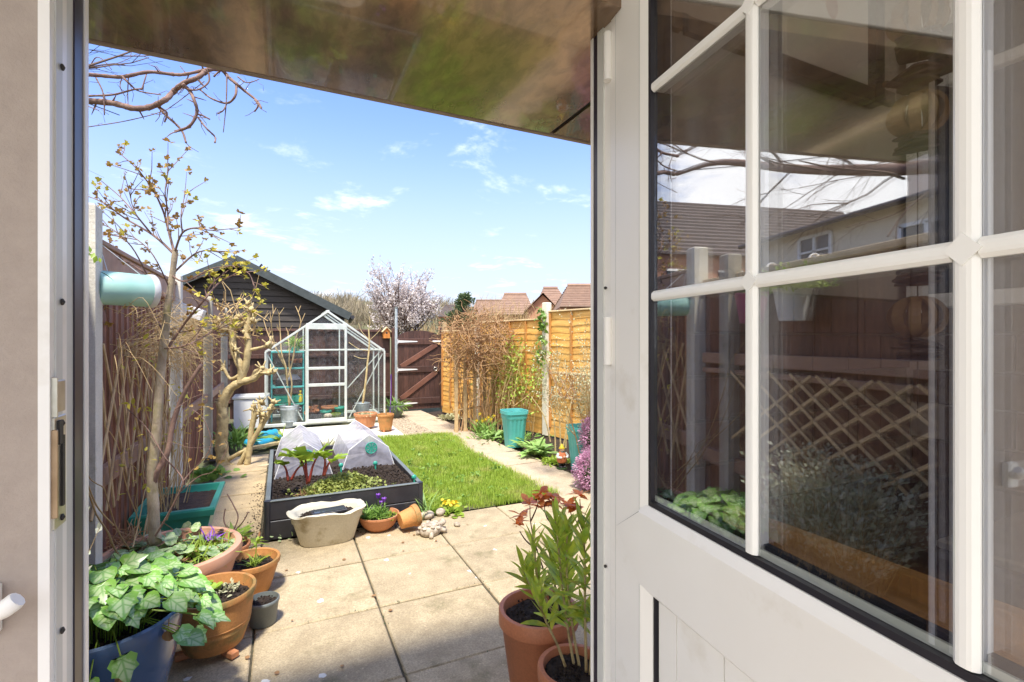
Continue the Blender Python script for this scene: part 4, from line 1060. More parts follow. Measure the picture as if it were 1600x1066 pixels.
m = MB(); m.box((-14.2, 21.5, 2.5), (12.4, 7, 5.0)); m.build('wall', M_['brick'], nh2)
m = MB()
for r in range(16):
    t0, t1 = r / 16, (r + 1) / 16; y0, y1 = 17.7 + 4 * t0, 17.7 + 4 * t1; z0, z1 = 4.9 + 3.3 * t0, 4.9 + 3.3 * t1
    m.add([(-20.6, y0, z0 + .09), (-7.8, y0, z0 + .09), (-7.8, y1, z1), (-20.6, y1, z1), (-20.6, y0, z0), (-7.8, y0, z0)], [(0, 1, 2, 3), (4, 5, 1, 0)])
m.build('roof', M_['roof_dark'], nh2)
for x in (-9.3, -11.6, -14, -16.5): m = MB(); m.box((x, 17.98, 3.7), (1.0, .08, 1.2)); w_ = m.build('window', M_['dark_glass'], nh2); m = MB(); m.box((x, 17.93, 3.7), (.07, .05, 1.2)); m.box((x, 17.93, 4.3), (1.1, .05, .09)); m.box((x, 17.93, 3.1), (1.1, .05, .09)); m.build('frame_bar', M_['upvc'], w_)

# ================================================================== GREENHOUSE
GX0, GX1, GY0, GY1, GE, GR = -.235, 1.69, 9.02, 10.18, 1.27, 1.96
GC = (GX0 + GX1) / 2; DX0, DX1 = .38, 1.035
gh = thing('greenhouse', 'small aluminium framed glass greenhouse with a gable front and sliding door', 'greenhouse', (GC, (GY0 + GY1) / 2, .02))
def bar(p, q, w=.022, t=.022, nm='frame_bar', matr='aluminium', up=(0, 1, 0.001), parent=None):
    m = MB(); m.beam(p, q, w, t, up, .003); return m.build(nm, M_[matr], parent or gh)
def gzr(x): return GE + (GR - GE) * (1 - abs(x - GC) / ((GX1 - GX0) / 2))
for Y in (GY0, GY1):
    for x in (GX0, GX1): bar((x, Y, .02), (x, Y, GE), .03, .028)
    bar((GX0, Y, GE), (GC, Y, GR), .034, .026); bar((GX1, Y, GE), (GC, Y, GR), .034, .026)
    bar((GX0, Y, .05), (GX1, Y, .05), .05, .05)
    for x in (DX0, DX1): bar((x, Y, .07), (x, Y, gzr(x)), .024, .022)
    if Y == GY1: bar((GX0, Y, GE), (GX1, Y, GE))
for x in (GX0, GX1): bar((x, GY0, GE), (x, GY1, GE)); bar((x, GY0, .05), (x, GY1, .05), .05, .05); bar((x, (GY0 + GY1) / 2, .05), (x, (GY0 + GY1) / 2, GE), .02, .02)
bar((GC, GY0, GR), (GC, GY1, GR), .05, .05, 'ridge_bar')
for s in (GX0, GX1): bar((s, (GY0 + GY1) / 2, GE), (GC, (GY0 + GY1) / 2, GR), .02, .02)
# braces
bar((GX1 - .03, GY0 + .03, GE - .05), (DX1 + .05, GY0 + .03, .10), .018, .008, 'brace'); bar((DX1 + .02, GY0 + .035, .62), (DX1 + .62, GY0 + .035, 1.3), .018, .008, 'brace')
bar((GX0 + .03, GY0 + .03, GE - .05), (DX0 - .05, GY0 + .03, .10), .018, .008, 'brace')
bar((DX1, GY0 - .01, 1.30), (GX1, GY0 - .01, 1.30), .02, .012)
bar((GX0, GY0 - .01, 1.74), (GC + .32, GY0 - .012, 1.74), .02, .02) if False else None
# door
gd = gh; dyy = GY0 - .045
dr = MB(); dr.box(((DX0 + DX1) / 2, dyy, .93), (.002, .002, .002))
for z, h in ((.085, .07), (.70, .05), (.985, .045), (1.30, .022), (1.70, .10)): m = MB(); m.box(((DX0 + DX1) / 2, dyy, z), (DX1 - DX0 - .07, .024, h), bev=.003); m.build('door_rail', M_['aluminium'], gh)
for x in (DX0 + .02, DX1 - .02): m = MB(); m.box((x, dyy, .90), (.036, .027, 1.70), bev=.003); m.build('door_stile', M_['aluminium'], gh)
for z0, z1 in ((.12, .675), (.725, .96), (1.01, 1.29), (1.31, 1.65)): m = MB(); m.box(((DX0 + DX1) / 2, dyy, (z0 + z1) / 2), (DX1 - DX0 - .076, .004, z1 - z0)); m.build('pane', M_['glass_gh'], gh)
def pane(poly, p0, ex, ey, ez): m = MB(); m.prism(poly, p0, ex, ey, ez, .004); m.build('pane', M_['glass_gh'], gh)
for Y in (GY0, GY1):
    for xa, xb in ((GX0 + .03, DX0 - .02), (DX1 + .02, GX1 - .03)):
        pane([(xa, .08), (xb, .08), (xb, gzr(xb) - .03), (xa, gzr(xa) - .03)], (0, Y, 0), (1, 0, 0), (0, 0, 1), (0, 1, 0))
    pane([(DX0 + .02, 1.76), (DX1 - .02, 1.76), (DX1 - .02, gzr(DX1) - .04), (GC, GR - .04), (DX0 + .02, gzr(DX0) - .04)], (0, Y, 0), (1, 0, 0), (0, 0, 1), (0, 1, 0))
for x in (GX0, GX1):
    for ya, yb in ((GY0 + .03, 9.59), (9.61, GY1 - .03)):
        pane([(ya, .08), (yb, .08), (yb, GE - .02), (ya, GE - .02)], (x, 0, 0), (0, 1, 0), (0, 0, 1), (1, 0, 0))
        s = 1 if x > GC else -1; sl = V3((GC - x, 0, GR - GE)); Ls = np.linalg.norm(sl)
        pane([(ya, .03), (yb, .03), (yb, Ls - .03), (ya, Ls - .03)], (x, 0, GE), (0, 1, 0), sl / Ls, np.cross((0, 1, 0), sl / Ls))

# ------------------------------------------------------------------ pots: helpers
def pot(name, label, cat, c, R_, H, matr, base=.68, rim=.035, rimw=.014, kind='classic', soil='soil', fill=.82, group=None, th_=.014, n=40):
    t = thing(name, label, cat, c, group); rb = R_ * base; x, y, z = c
    if kind == 'classic': prof = [(0.001, 0), (rb, 0), (rb + .003, .004), (R_ - rimw, H - rim), (R_ - rimw + .001, H - rim + .001), (R_, H - rim + .004), (R_, H - .004), (R_ - .004, H), (R_ - th_ - rimw * .4, H), (R_ - th_ - rimw * .6, H - .006), (rb * 1.02, H * .35), (0.001, H * .3)]
    elif kind == 'roll': prof = [(0.001, 0), (rb, 0), (rb * 1.06, .01), (R_ * .90, H * .70), (R_ * .92, H - rim * 1.2), (R_ * .985, H - rim), (R_, H - rim * .5), (R_ * .985, H - rim * .1), (R_ * .95, H), (R_ * .89, H - .004), (R_ * .87, H - rim), (rb * .9, H * .3), (0.001, H * .3)]
    elif kind == 'band': prof = [(0.001, 0), (rb * .97, 0), (rb, .006), (R_ * .82, H * .30), (R_ * .835, H * .305), (R_ * .845, H * .335), (R_ * .84, H * .345), (R_ * .86, H * .40), (R_ * .868, H * .405), (R_ * .872, H * .43), (R_ * .865, H * .435), (R_ * .93, H * .80), (R_ * .95, H - rim), (R_ * .99, H - rim * .9), (R_, H - rim * .3), (R_ * .98, H), (R_ * .91, H - .002), (R_ * .88, H - rim), (rb * .9, H * .3), (0.001, H * .3)]
    elif kind == 'bowl': prof = [(0.001, 0), (rb, 0), (rb * 1.1, .006), (R_ * .78, H * .30), (R_ * .93, H * .68), (R_ * .97, H * .86), (R_, H * .90), (R_, H), (R_ * .93, H), (R_ * .90, H * .85), (R_ * .6, H * .35), (0.001, H * .3)]
    elif kind == 'belly': prof = [(0.001, 0), (rb, 0), (rb * 1.1, .01), (R_ * .80, H * .35), (R_ * .93, H * .65), (R_ * .985, H * .88), (R_, H * .94), (R_ * .99, H * .985), (R_ * .95, H), (R_ * .90, H * .97), (R_ * .86, H * .85), (R_ * .5, H * .4), (0.001, H * .3)]
    m = MB(); m.lathe(prof, c, n); m.build('pot_body', M_[matr], t, smooth=45)
    ri = R_ * .86 if kind != 'classic' else R_ - th_ - rimw
    soil_disc(t, c, ri * (.99 if kind in ('roll', 'band', 'belly') else 1.0), z + H * fill, soil); return t
def soil_disc(t, c, r, z, soil='soil', sy=1.0, amp=.008):
    vs = [(c[0], c[1], z + .006)]; f = []; nr, na = 7, 26
    for i in range(1, nr + 1):
        for k in range(na):
            a = 2 * PI * k / na; q = r * i / nr; vs.append((c[0] + q * math.cos(a), c[1] + q * math.sin(a) * sy, z + rnd.uniform(-amp, amp) - (.004 if i == nr else 0)))
    for k in range(na): f.append((0, 1 + k, 1 + (k + 1) % na))
    for i in range(nr - 1):
        for k in range(na): a = 1 + i * na; f.append((a + k, a + na + k, a + na + (k + 1) % na, a + (k + 1) % na))
    m = MB(); m.add(vs, f)
    P = [(c[0] + rr * math.cos(a), c[1] + rr * math.sin(a) * sy, z + .005) for rr, a in [(r * .97 * math.sqrt(rnd.random()), rnd.uniform(0, 2 * PI)) for _ in range(int(2600 * r * r * 4) + 20)]]
    Rz = np.array([rotz(rnd.uniform(0, 6)) @ rotx(rnd.uniform(0, 3)) for _ in P]); m.many(oct_v, oct_f, Rz, np.array(P), np.array([[s, s * .8, s] for s in [rnd.uniform(.003, .009) for _ in P]]))
    return m.build('soil', M_[soil], t, smooth='all')
def leaf_objs(name, T, t, items, matr, roll=.4):
    """each leaf its own object sharing one mesh; items = (point, direction, size)"""
    m = MB(); m.add(T[0], T[1]); me = m.mesh(name, M_[matr], smooth='all')
    for p, d, s in items: piece(name, me, t, p, frame(d, V3((0, 0, 1)) + jit(roll)), s * rnd.uniform(.9, 1.1))
def leaf_bunch(name, T, t, pts, dirs, sizes, matr, roll=.6, wid=None):
    m = MB(); leaves(m, T, pts, dirs, sizes, roll, wid); o = m.build(name, M_[matr], t); o['kind'] = 'stuff'; return o

# greenhouse contents and neighbours
def small_pots_heap():
    pass
sv = thing('staging_shelves', 'teal plastic shelving inside the left half of the greenhouse', 'shelves', (.08, 9.45, .08))
for z in (.36, .66, .98, 1.26):
    m = MB(); m.box((.10, 9.45, z), (.52, .42, .03), bev=.005); m.build('shelf', M_['green_plastic'] if z < .5 else M_['teal_plastic'], sv)
for x in (-.15, .35):
    for y in (9.26, 9.64): m = MB(); m.tube([(x, y, .07), (x, y, 1.27)], .012, 8); m.build('upright', M_['teal_plastic'], sv)
def tray(c, d, matr, lab, nm='seed_tray', cat='tray', h=.06):
    t = thing(nm, lab, cat, c); x, y, z = c; m = MB()
    m.box((x, y, z + .006), (d[0] * .9, d[1] * .9, .012))
    for s in (-1, 1): m.box((x + s * d[0] / 2 * .97, y, z + h / 2), (.008, d[1], h), roty(s * .12)); m.box((x, y + s * d[1] / 2 * .97, z + h / 2), (d[0], .008, h), rotx(-s * .12))
    m.build('tray_body', M_[matr], t); return t
tray((.12, 9.40, 1.0), (.40, .28, 0), 'black_plastic', 'black tray on the second greenhouse shelf holding orange pots', h=.07)
tray((.12, 9.40, .68), (.42, .28, 0), 'black_plastic', 'black propagator base on the third greenhouse shelf', h=.09)
m = MB(); m.lathe([(.19, 0), (.185, .02), (.13, .09), (.001, .10)], (.12, 9.40, .775), 4, R=rotz(0)); o = m.build('propagator_lid', M_['cloche_film'], org=(.12, 9.4, .775)); tag(o, 'clear domed propagator lid on the third greenhouse shelf', 'lid')
for i, (x, y) in enumerate(((.20, 9.36), (.29, 9.42))):
    p_ = pot('plastic_pot', ['orange plastic pot standing in the black tray on the shelf', 'orange plastic pot at the shelf edge beside the greenhouse door'][i], 'pot', (x, y, 1.012), .055, .13, 'gnome_orange', group='orange pots on the shelf', n=20)
tray((.10, 9.42, .39), (.44, .30, 0), 'green_plastic', 'green tray on the lowest greenhouse shelf', h=.12)
t = thing('yellow_bottle', 'small yellow spray bottle standing on the lower greenhouse shelf', 'bottle', (.30, 9.3, .39))
m = MB(); m.lathe([(.001, 0), (.035, 0), (.038, .02), (.036, .12), (.014, .15), (.012, .17), (.001, .17)], (.30, 9.3, .39), 16); m.build('bottle_body', M_['yellow'], t, smooth=50)
m = MB(); m.box((.30, 9.29, .575), (.03, .06, .03), bev=.004); m.build('nozzle', M_['yellow'], t)
t = thing('potted_fern', 'bright green leafy plant on the top greenhouse shelf', 'plant', (.22, 9.42, 1.275)); m = MB()
m.lathe([(.001, 0), (.06, 0), (.075, .08), (.001, .08)], (.22, 9.42, 1.275), 16); m.build('pot_body', M_['green_plastic'], t, smooth=40)
P = [V3((.22, 9.42, 1.36)) + jit(.05) for _ in range(70)]; leaf_bunch('leaves', T_strap, t, P, [rdir(.9) for _ in P], [rnd.uniform(.12, .24) for _ in P], 'leaf_lime', wid=1.6)
# floor of the greenhouse seen through the door: trays and a heap of small clay pots
tray((.50, 9.30, .09), (.26, .30, 0), 'black_plastic', 'dark bowl tray heaped with small clay pots behind the greenhouse door', h=.09)
for i in range(9):
    x, y = .40 + .03 * (i % 5) * 1.6, 9.22 + .06 * (i // 3); m = MB(); z = .16 + .03 * (i % 3)
    m.lathe([(.022, 0), (.036, .06), (.04, .06), (.04, .075), (.034, .075), (.02, .01)], (0, 0, 0), 14, R=rotx(rnd.uniform(-1.2, 1.2)) @ roty(rnd.uniform(-1.2, 1.2)))
    o = m.build('clay_pot', M_['terracotta'], smooth=40); place(o, (x, y, z + .02)); tag(o, 'small clay pot in the jumbled heap behind the greenhouse door', 'pot', 'small clay pots heaped in the greenhouse')
for i, (x, y, r, h, mt_, lab) in enumerate(((.72, 9.36, .10, .12, 'green_plastic', 'green plastic pot in the middle of the greenhouse floor'), (.88, 9.30, .09, .07, 'leaf_lime', 'lime green saucer tray on the greenhouse floor'), (.96, 9.48, .11, .16, 'green_plastic', 'dark green pot at the right side of the greenhouse door'), (.80, 9.55, .15, .17, 'terracotta', 'wide terracotta pot at the back of the greenhouse floor'))):
    pot('plastic_pot', lab, 'pot', (x, y, .09), r, h, mt_, n=24)
t = thing('white_stone', 'rounded pale stone by the greenhouse door sill', 'stone', (.74, 9.14, .09)); m = MB(); m.sphere((.74, 9.14, .14), .06, 12, 8, (1.2, .8, .8)); m.build('stone', M_['stone_pale'], t, smooth='all')

# birdhouse on the back fence
b = PY(604, 521, BY - .13); t = thing('bird_box', 'small orange bird box with a pale pitched roof on the back fence', 'bird box', (b[0], b[1], b[2] - .1))
m = MB(); m.prism([(-.065, -.10), (.065, -.10), (.065, .04), (0, .11), (-.065, .04)], (b[0], b[1] - .02, b[2]), (1, 0, 0), (0, 0, 1), (0, 1, 0), .12); bx_ = m.build('box_body', M_['orange_box'], t)
for s in (-1, 1): m = MB(); m.prism([(0, 0), (.125 * .72, -.13 * .72), (.125 * .72, -.13 * .72 + .015), (0, .018)], (b[0], b[1] - .05, b[2] + .115), (s, 0, 0), (0, 0, 1), (0, 1, 0), .17); m.build('roof', M_['fence_cap'], t)
m = MB(); m.lathe([(.001, 0), (.02, 0), (.02, .003), (.001, .003)], (b[0], b[1] - .021, b[2] + .01), 14, R=rotx(PI / 2)); m.build('entrance_hole', M_['hole'], t)
m = MB(); m.tube([(b[0], b[1] - .06, b[2] - .04), (b[0], b[1], b[2] - .04)], .005, 6); m.build('perch', M_['orange_box'], t)
# steel pole and purple cane by the gate
b = G(619, 652); pl = thing('steel_pole', 'grey galvanised pole standing between the greenhouse and the gate', 'pole', (b[0], b[1], 0))
top = D(619, 480, 9.2)[2]; m = MB(); m.tube([(b[0], b[1], 0), (b[0], b[1], top)], .026, 14); m.build('tube', M_['zinc'], pl, smooth=60); m = MB(); m.lathe([(.029, 0), (.029, .03), (.001, .035)], (b[0], b[1], top - .02), 14); m.build('cap', M_['grey_plastic'], pl, smooth=60)
b2 = G(609, 655); c2 = D(611, 585, 9.2); o = MB().tube([(b2[0], b2[1], 0), (c2[0], c2[1], c2[2] - .35), c2], .006, 6).build('purple_cane', M_['purple'], org=(b2[0], b2[1], 0)); tag(o, 'thin purple cane leaning beside the steel pole', 'cane')
# zinc buckets with saplings
def bucket(px, py, r, h, lab, dep=None):
    g = G(px, py); t = thing('zinc_bucket', lab, 'bucket', (g[0], g[1], 0), 'zinc buckets in front of the greenhouse'); m = MB()
    m.lathe([(.001, 0), (r * .74, 0), (r * .76, .012), (r * .80, h * .25), (r * .815, h * .26), (r * .815, h * .29), (r * .80, h * .30), (r * .93, h * .82), (r * .95, h * .83), (r * .95, h * .86), (r * .94, h * .87), (r * .97, h - .01), (r, h), (r * .97, h + .006), (r * .93, h - .02), (r * .8, h * .4), (.001, h * .35)], (g[0], g[1], 0), 32); m.build('bucket_body', M_['zinc'], t, smooth=35)
    soil_disc(t, g, r * .9, h * .86)
    for s in (-1, 1):
        m = MB(); a = V3((g[0] + s * r * .97, g[1], h - .04)); m.tube(spline([a, a + V3((s * .03, 0, -.005)), a + V3((s * .035, 0, -.05)), a + V3((s * .005, 0, -.06))], 3), .005, 6); m.build('handle', M_['zinc'], t)
    return t, g
t1_, g1_ = bucket(452, 667, .155, .36, 'taller zinc bucket with a bare shrub, left of the greenhouse door')
b1 = thing('bare_sapling', 'bare many stemmed shrub growing in the left zinc bucket', 'shrub', (g1_[0], g1_[1], .3)); m = MB(); tips = []
dpt = 8.35
for path in ([(452, 634), (449, 600), (444, 570), (432, 545), (420, 525), (412, 500)], [(449, 600), (447, 575), (440, 552), (438, 520), (436, 492)], [(444, 570), (436, 555), (428, 535), (424, 505), (427, 490)], [(450, 590), (458, 560), (462, 530), (470, 505), (466, 488)], [(453, 634), (462, 650), (440, 600)][0:1] + [(456, 600), (452, 575), (452, 548), (450, 520)]):
    P = [D(a, b_, dpt + rnd.uniform(-.1, .1)) for a, b_ in path]; m.tube(spline(P, 4), taper(.016, .006, len(spline(P, 4))), 6)
    for q in range(4): e = P[-1 - q % 2]; m.tube([e, e + V3((rnd.uniform(-.08, .08), rnd.uniform(-.08, .08), rnd.uniform(.08, .2)))], [.006, .004], 5)
m.build('branches', M_['twig_tan'], b1)
t2_, g2_ = bucket(566, 652, .145, .27, 'shorter zinc bucket with a yellow sapling, right of the greenhouse door')
b1 = thing('young_tree', 'straight yellow stemmed sapling rising from the right zinc bucket', 'tree', (g2_[0], g2_[1], .22)); m = MB(); dz = G(566, 652)
dpt = 8.6
P = [D(567, 630, dpt), D(571, 600, dpt), D(574, 570, dpt), D(577, 540, dpt), D(576, 515, dpt)]; m.tube(spline(P, 4), taper(.020, .012, 17), 7)
for path in ([(576, 530), (565, 518), (560, 505)], [(577, 532), (590, 520), (598, 508)], [(575, 548), (560, 545), (545, 535)], [(576, 516), (578, 505), (577, 495)], [(574, 560), (563, 560), (553, 556)]): m.tube(spline([D(a, b_, dpt) for a, b_ in path], 3), .005, 5)
m.build('branches', M_['bark_gold'], b1)
# terracotta pots by the greenhouse corner
g = G(573, 672); p_ = pot('clay_pot', 'wide terracotta pot of low green succulents in front of the greenhouse', 'pot', (g[0], g[1] + .12, .04), .19, .22, 'terracotta', base=.7, kind='roll')
P = [(g[0] + rnd.gauss(0, .08), g[1] + .12 + rnd.gauss(0, .08), .225) for _ in range(500)]
pl = thing('succulents', 'low grey green succulents filling the wide terracotta pot', 'plant', (g[0], g[1] + .12, .22)); leaf_bunch('leaves', T_oval, pl, P, [rdir(.7) for _ in P], [rnd.uniform(.02, .045) for _ in P], 'leaf_silver')
g = G(604, 676); p_ = pot('clay_pot', 'glazed orange terracotta pot on feet at the greenhouse corner', 'pot', (g[0], g[1] + .08, .035), .135, .25, 'terracotta_mossy', base=.66, kind='roll')
for a in (0, 2.1, 4.2): m = MB(); m.box((g[0] + .07 * math.cos(a), g[1] + .08 + .07 * math.sin(a), .017), (.05, .03, .034), rotz(a), .004); m.build('pot_foot', M_['terracotta_plain'], p_)
m = MB(); m.tube([(g[0], g[1] + .08, .25), (g[0] + .01, g[1] + .08, .36)], .012, 7); o = m.build('plant_stump', M_['twig_tan'], org=(g[0], g[1] + .08, .25)); tag(o, 'short cut stump in the glazed orange pot', 'stump')
g = G(614, 653); p_ = pot('grey_bowl_pot', 'dark slate bowl pot on the ground beside the steel pole', 'pot', (g[0] + .06, g[1] + .05, .0), .17, .24, 'grey_plastic', base=.5, kind='belly')
P = [(g[0] + .06 + rnd.gauss(0, .06), g[1] + .05 + rnd.gauss(0, .06), .21) for _ in range(260)]
pl = thing('grassy_plant', 'spiky green plant spilling over the slate bowl pot', 'plant', (g[0] + .06, g[1] + .05, .2)); leaf_bunch('leaves', T_strap, pl, P, [V3(rdir(.3)) for _ in P], [rnd.uniform(.10, .22) for _ in P], 'leaf_green')
# bundle of blue plastic sheeting
t = thing('blue_sheeting', 'rolled bright blue plastic sheeting lying at the end of the left path', 'sheeting', (-.2, 7.7, 0))
for pts_, r in (([(385, 692), (410, 692), (436, 684)], .055), ([(388, 682), (412, 680), (432, 676)], .06)):
    P = spline([G(a, b_, .05) for a, b_ in pts_], 5); m = MB(); m.tube(P, [r * rnd.uniform(.85, 1.1) for _ in P], 12); m.build('roll', M_['water_blue'], t, smooth='all')
m = MB(); m.beam(G(380, 703, .02), G(445, 690, .02), .08, .04, bev=.004); o = m.build('timber_edging', M_['bark_gold'], org=G(412, 696)); tag(o, 'weathered timber edging in front of the blue sheeting', 'edging')
m = MB(); m.box((-.45, 9.35, .25), (.5, .45, .5), bev=.02); t = thing('white_crate', 'pale plastic storage bin standing left of the greenhouse', 'bin', (-.45, 9.35, 0)); m.build('bin_body', M_['white'], t)
m = MB(); m.box((-.45, 9.35, .52), (.54, .49, .05), bev=.01); m.build('lid', M_['upvc_edge'], t)

# ================================================================== RAISED BED
BX0, BX1, BY0, BY1 = -.09, 1.035, 3.98, 5.85
rb = thing('raised_bed', 'black plastic raised bed two boards high full of dark compost', 'raised bed', ((BX0 + BX1) / 2, (BY0 + BY1) / 2, 0))
for z in (.07, .212):
    for yy in (BY0, BY1): m = MB(); m.box(((BX0 + BX1) / 2, yy, z), (BX1 - BX0, .028, .136), bev=.004); m.build('board', M_['black_plastic'], rb)
    for xx in (BX0, BX1): m = MB(); m.box((xx, (BY0 + BY1) / 2, z), (.028, BY1 - BY0 - .03, .136), bev=.004); m.build('board', M_['black_plastic'], rb)
for xx in (BX0, BX1):
    for yy in (BY0, BY1): m = MB(); m.tube([(xx, yy, 0), (xx, yy, .288)], .024, 12); m.build('corner_post', M_['black_plastic'], rb, smooth=50)
for xx, yy, c, d in (((BX0 + BX1) / 2, BY0, 1, 0),): m = MB(); m.box(((BX0 + BX1) / 2, BY0 - .002, .2835), (BX1 - BX0, .034, .008), bev=.002); m.build('top_edge', M_['grey_plastic'], rb)
for xx in (BX0, BX1): m = MB(); m.box((xx, (BY0 + BY1) / 2, .2835), (.034, BY1 - BY0, .008), bev=.002); m.build('top_edge', M_['grey_plastic'], rb)
def bedh(x, y): return .012 * math.sin(x * 9 + 1) * math.sin(y * 7) + .02 * math.exp(-((x - .3) ** 2 + (y - 4.25) ** 2) * 20)
bumpy('compost', [(BX0 + .014, BY0 + .014), (BX1 - .014, BY0 + .014), (BX1 - .014, BY1 - .014), (BX0 + .014, BY1 - .014)], .235, M_['soil'], .016, .022, rb, fn=bedh)
P = [(rnd.uniform(BX0 + .03, BX1 - .03), rnd.uniform(BY0 + .03, BY0 + 1.0), 0) for _ in range(3800)]; P = [(x, y, .238 + bedh(x, y) + rnd.uniform(-.006, .012)) for x, y, _ in P]
m = MB(); Rz = np.array([rotz(rnd.uniform(0, 6)) @ rotx(rnd.uniform(0, 3)) for _ in P]); m.many(oct_v, oct_f, Rz, np.array(P), np.array([[s, s * .8, s] for s in [rnd.choice((.004, .007, .012, .018)) * rnd.uniform(.7, 1.2) for _ in P]]))
o = m.build('compost_lumps', M_['soil'], rb); o['kind'] = 'stuff'
for (x, y) in ((BX1 - .02, BY0 + .12), (.80, 4.72), (.50, 4.78)):
    m = MB(); m.sphere((x, y, .30), .022, 10, 6, (1, .7, 1)); m.box((x, y, .27), (.012, .02, .08)); o = m.build('peg', M_['green_plastic'], rb if x > .9 else rb, smooth=40)
# polythene tunnel cloches
def cloche(x0, x1, yf, yb, H, lab, base=.24):
    cx = (x0 + x1) / 2; t = thing('polythene_cloche', lab, 'cloche', (cx, yf, base), 'polythene cloches on the raised bed'); hw2 = (x1 - x0) / 2
    prof = [(-hw2, 0), (-hw2 * .76, H * .58), (0, H), (hw2 * .76, H * .58), (hw2, 0)]
    ns = 14; vs = []; f = []
    for j in range(ns + 1):
        yy = yf + (yb - yf) * j / ns; sag = .010 * abs(math.sin(j * PI / ns * 3))
        for e in range(4):
            for q in range(4):
                a, b_ = prof[e], prof[e + 1]; u = q / 4; s = sag * math.sin(PI * u) + rnd.uniform(-.003, .003)
                vs.append((cx + (a[0] + (b_[0] - a[0]) * u) * (1 - s), yy, base + (a[1] + (b_[1] - a[1]) * u) - s))
        vs.append((cx + prof[-1][0], yy, base))
    for j in range(ns):
        for i in range(16): a = j * 17 + i; f.append((a, a + 1, a + 18, a + 17))
    m = MB(); m.add(vs, f); m.build('film', M_['cloche_film'], t, smooth=30)
    for yy, nm in ((yf, 'front_sheet'), (yb, 'back_sheet')):
        m = MB(); vs = [(cx, yy, base)]; k = 18
        pts_ = []
        for e in range(4):
            a, b_ = prof[e], prof[e + 1]
            for q in range(4): u = q / 4; pts_.append((cx + a[0] + (b_[0] - a[0]) * u, yy + rnd.uniform(-.006, .006) - .01, base + a[1] + (b_[1] - a[1]) * u))
        pts_.append((cx + hw2, yy, base)); ctr = (cx, yy - .006, base + H * .45)
        m.add([ctr] + pts_, [(0, i + 1, i + 2) for i in range(len(pts_) - 1)] + [(0, len(pts_), 1)]); m.build(nm, M_['cloche_film'], t)
        m = MB(); m.tube([(cx + u, yy, base + v) for u, v in prof] , .005, 6); m.build('hoop', M_['white'], t)
    vz = base + H * .60; vr = .052
    m = MB(); m.tube([(cx + .02 + vr * math.cos(a), yf - .016, vz + vr * math.sin(a)) for a in np.linspace(0, 2 * PI, 25)], .006, 6); v = m.build('vent_ring', M_['green_plastic'], t)
    m = MB(); m.lathe([(.001, 0), (.016, 0), (.016, .004), (.001, .004)], (cx + .02, yf - .014, vz), 12, R=rotx(PI / 2))
    for k in range(8):
        a = 2 * PI * k / 8; ca, sa = math.cos(a), math.sin(a)
        m.prism([(.012, -.004), (vr, -.013), (vr, .013), (.012, .004)], (cx + .02, yf - .018, vz), (ca, 0, sa), (-sa, 0, ca), (0, -1, 0), .002)
    m.build('vent_blades', M_['green_plastic'], v); return t
cloche(-.055, .42, 4.74, 5.75, .31, 'left polythene cloche with a round green vent, behind the rhubarb')
cloche(.52, 1.0, 4.84, 5.80, .31, 'right polythene cloche with a round green vent, above the bare compost')

# white trough pond, crocus bowl, tipped pot, tortoise
g = G(512, 846); tc_ = (g[0], g[1] + .02, 0)
t = thing('cream_trough', 'chipped oval cream trough with a dark pond tray, in front of the raised bed', 'trough', tc_)
prof = [(.001, 0), (.155, 0), (.165, .01), (.205, .16), (.208, .163), (.214, .168), (.222, .215), (.236, .222), (.243, .236), (.232, .244), (.205, .24), (.19, .22), (.15, .10), (.001, .09)]
m = MB(); n = 48; vs = []; 
for (r, z) in prof:
    for k in range(n):
        a = 2 * PI * k / n; ca, sa = math.cos(a), math.sin(a); e = 2.6
        q = (abs(ca) ** e + abs(sa) ** e) ** (-1 / e)
        chip = (.016 * max(0, math.sin(a * 5 + 1)) + rnd.uniform(-.003, .003)) if z > .23 else 0
        vs.append((r * q * ca * 1.12, r * q * sa * .66, z - chip))
f = []
for i in range(len(prof) - 1):
    for k in range(n): k2 = (k + 1) % n; f.append((i * n + k, i * n + k2, (i + 1) * n + k2, (i + 1) * n + k))
m.add(np.array(vs) @ rotz(-.02).T + V3(tc_), f); m.build('trough_body', M_['cream_ceramic'], t, smooth=50)
soil_disc(t, (tc_[0], tc_[1], 0), .20, .195, 'soil', .62)
m = MB(); m.box((tc_[0] + .01, tc_[1], .212), (.24, .11, .02), rotz(.12) , .004); m.build('tray', M_['black_plastic'], t)
m = MB(); m.box((tc_[0] + .01, tc_[1], .2235), (.21, .085, .003), rotz(.12)); m.build('water', M_['dark_glass'], t)
g = G(593, 828); cb_ = (g[0], g[1] + .03, 0)
p_ = pot('clay_bowl', 'shallow terracotta bowl of crocuses beside the cream trough', 'bowl', cb_, .155, .115, 'terracotta', base=.52, kind='bowl', fill=.80)
pl = thing('crocuses', 'purple crocuses with fine green leaves in the shallow bowl', 'flowers', (cb_[0], cb_[1], .1))
P = [(cb_[0] - .04 + rnd.gauss(0, .045), cb_[1] + rnd.gauss(0, .04), .085) for _ in range(190)]; leaf_bunch('leaves', T_strap, pl, P, [rdir(1.4) for _ in P], [rnd.uniform(.06, .13) for _ in P], 'leaf_green')
P = [(cb_[0] + .05 + rnd.gauss(0, .04), cb_[1] + rnd.gauss(0, .05), .09) for _ in range(260)]; leaf_bunch('small_leaves', T_oval, pl, P, [rdir(1) for _ in P], [rnd.uniform(.012, .03) for _ in P], 'leaf_lime')
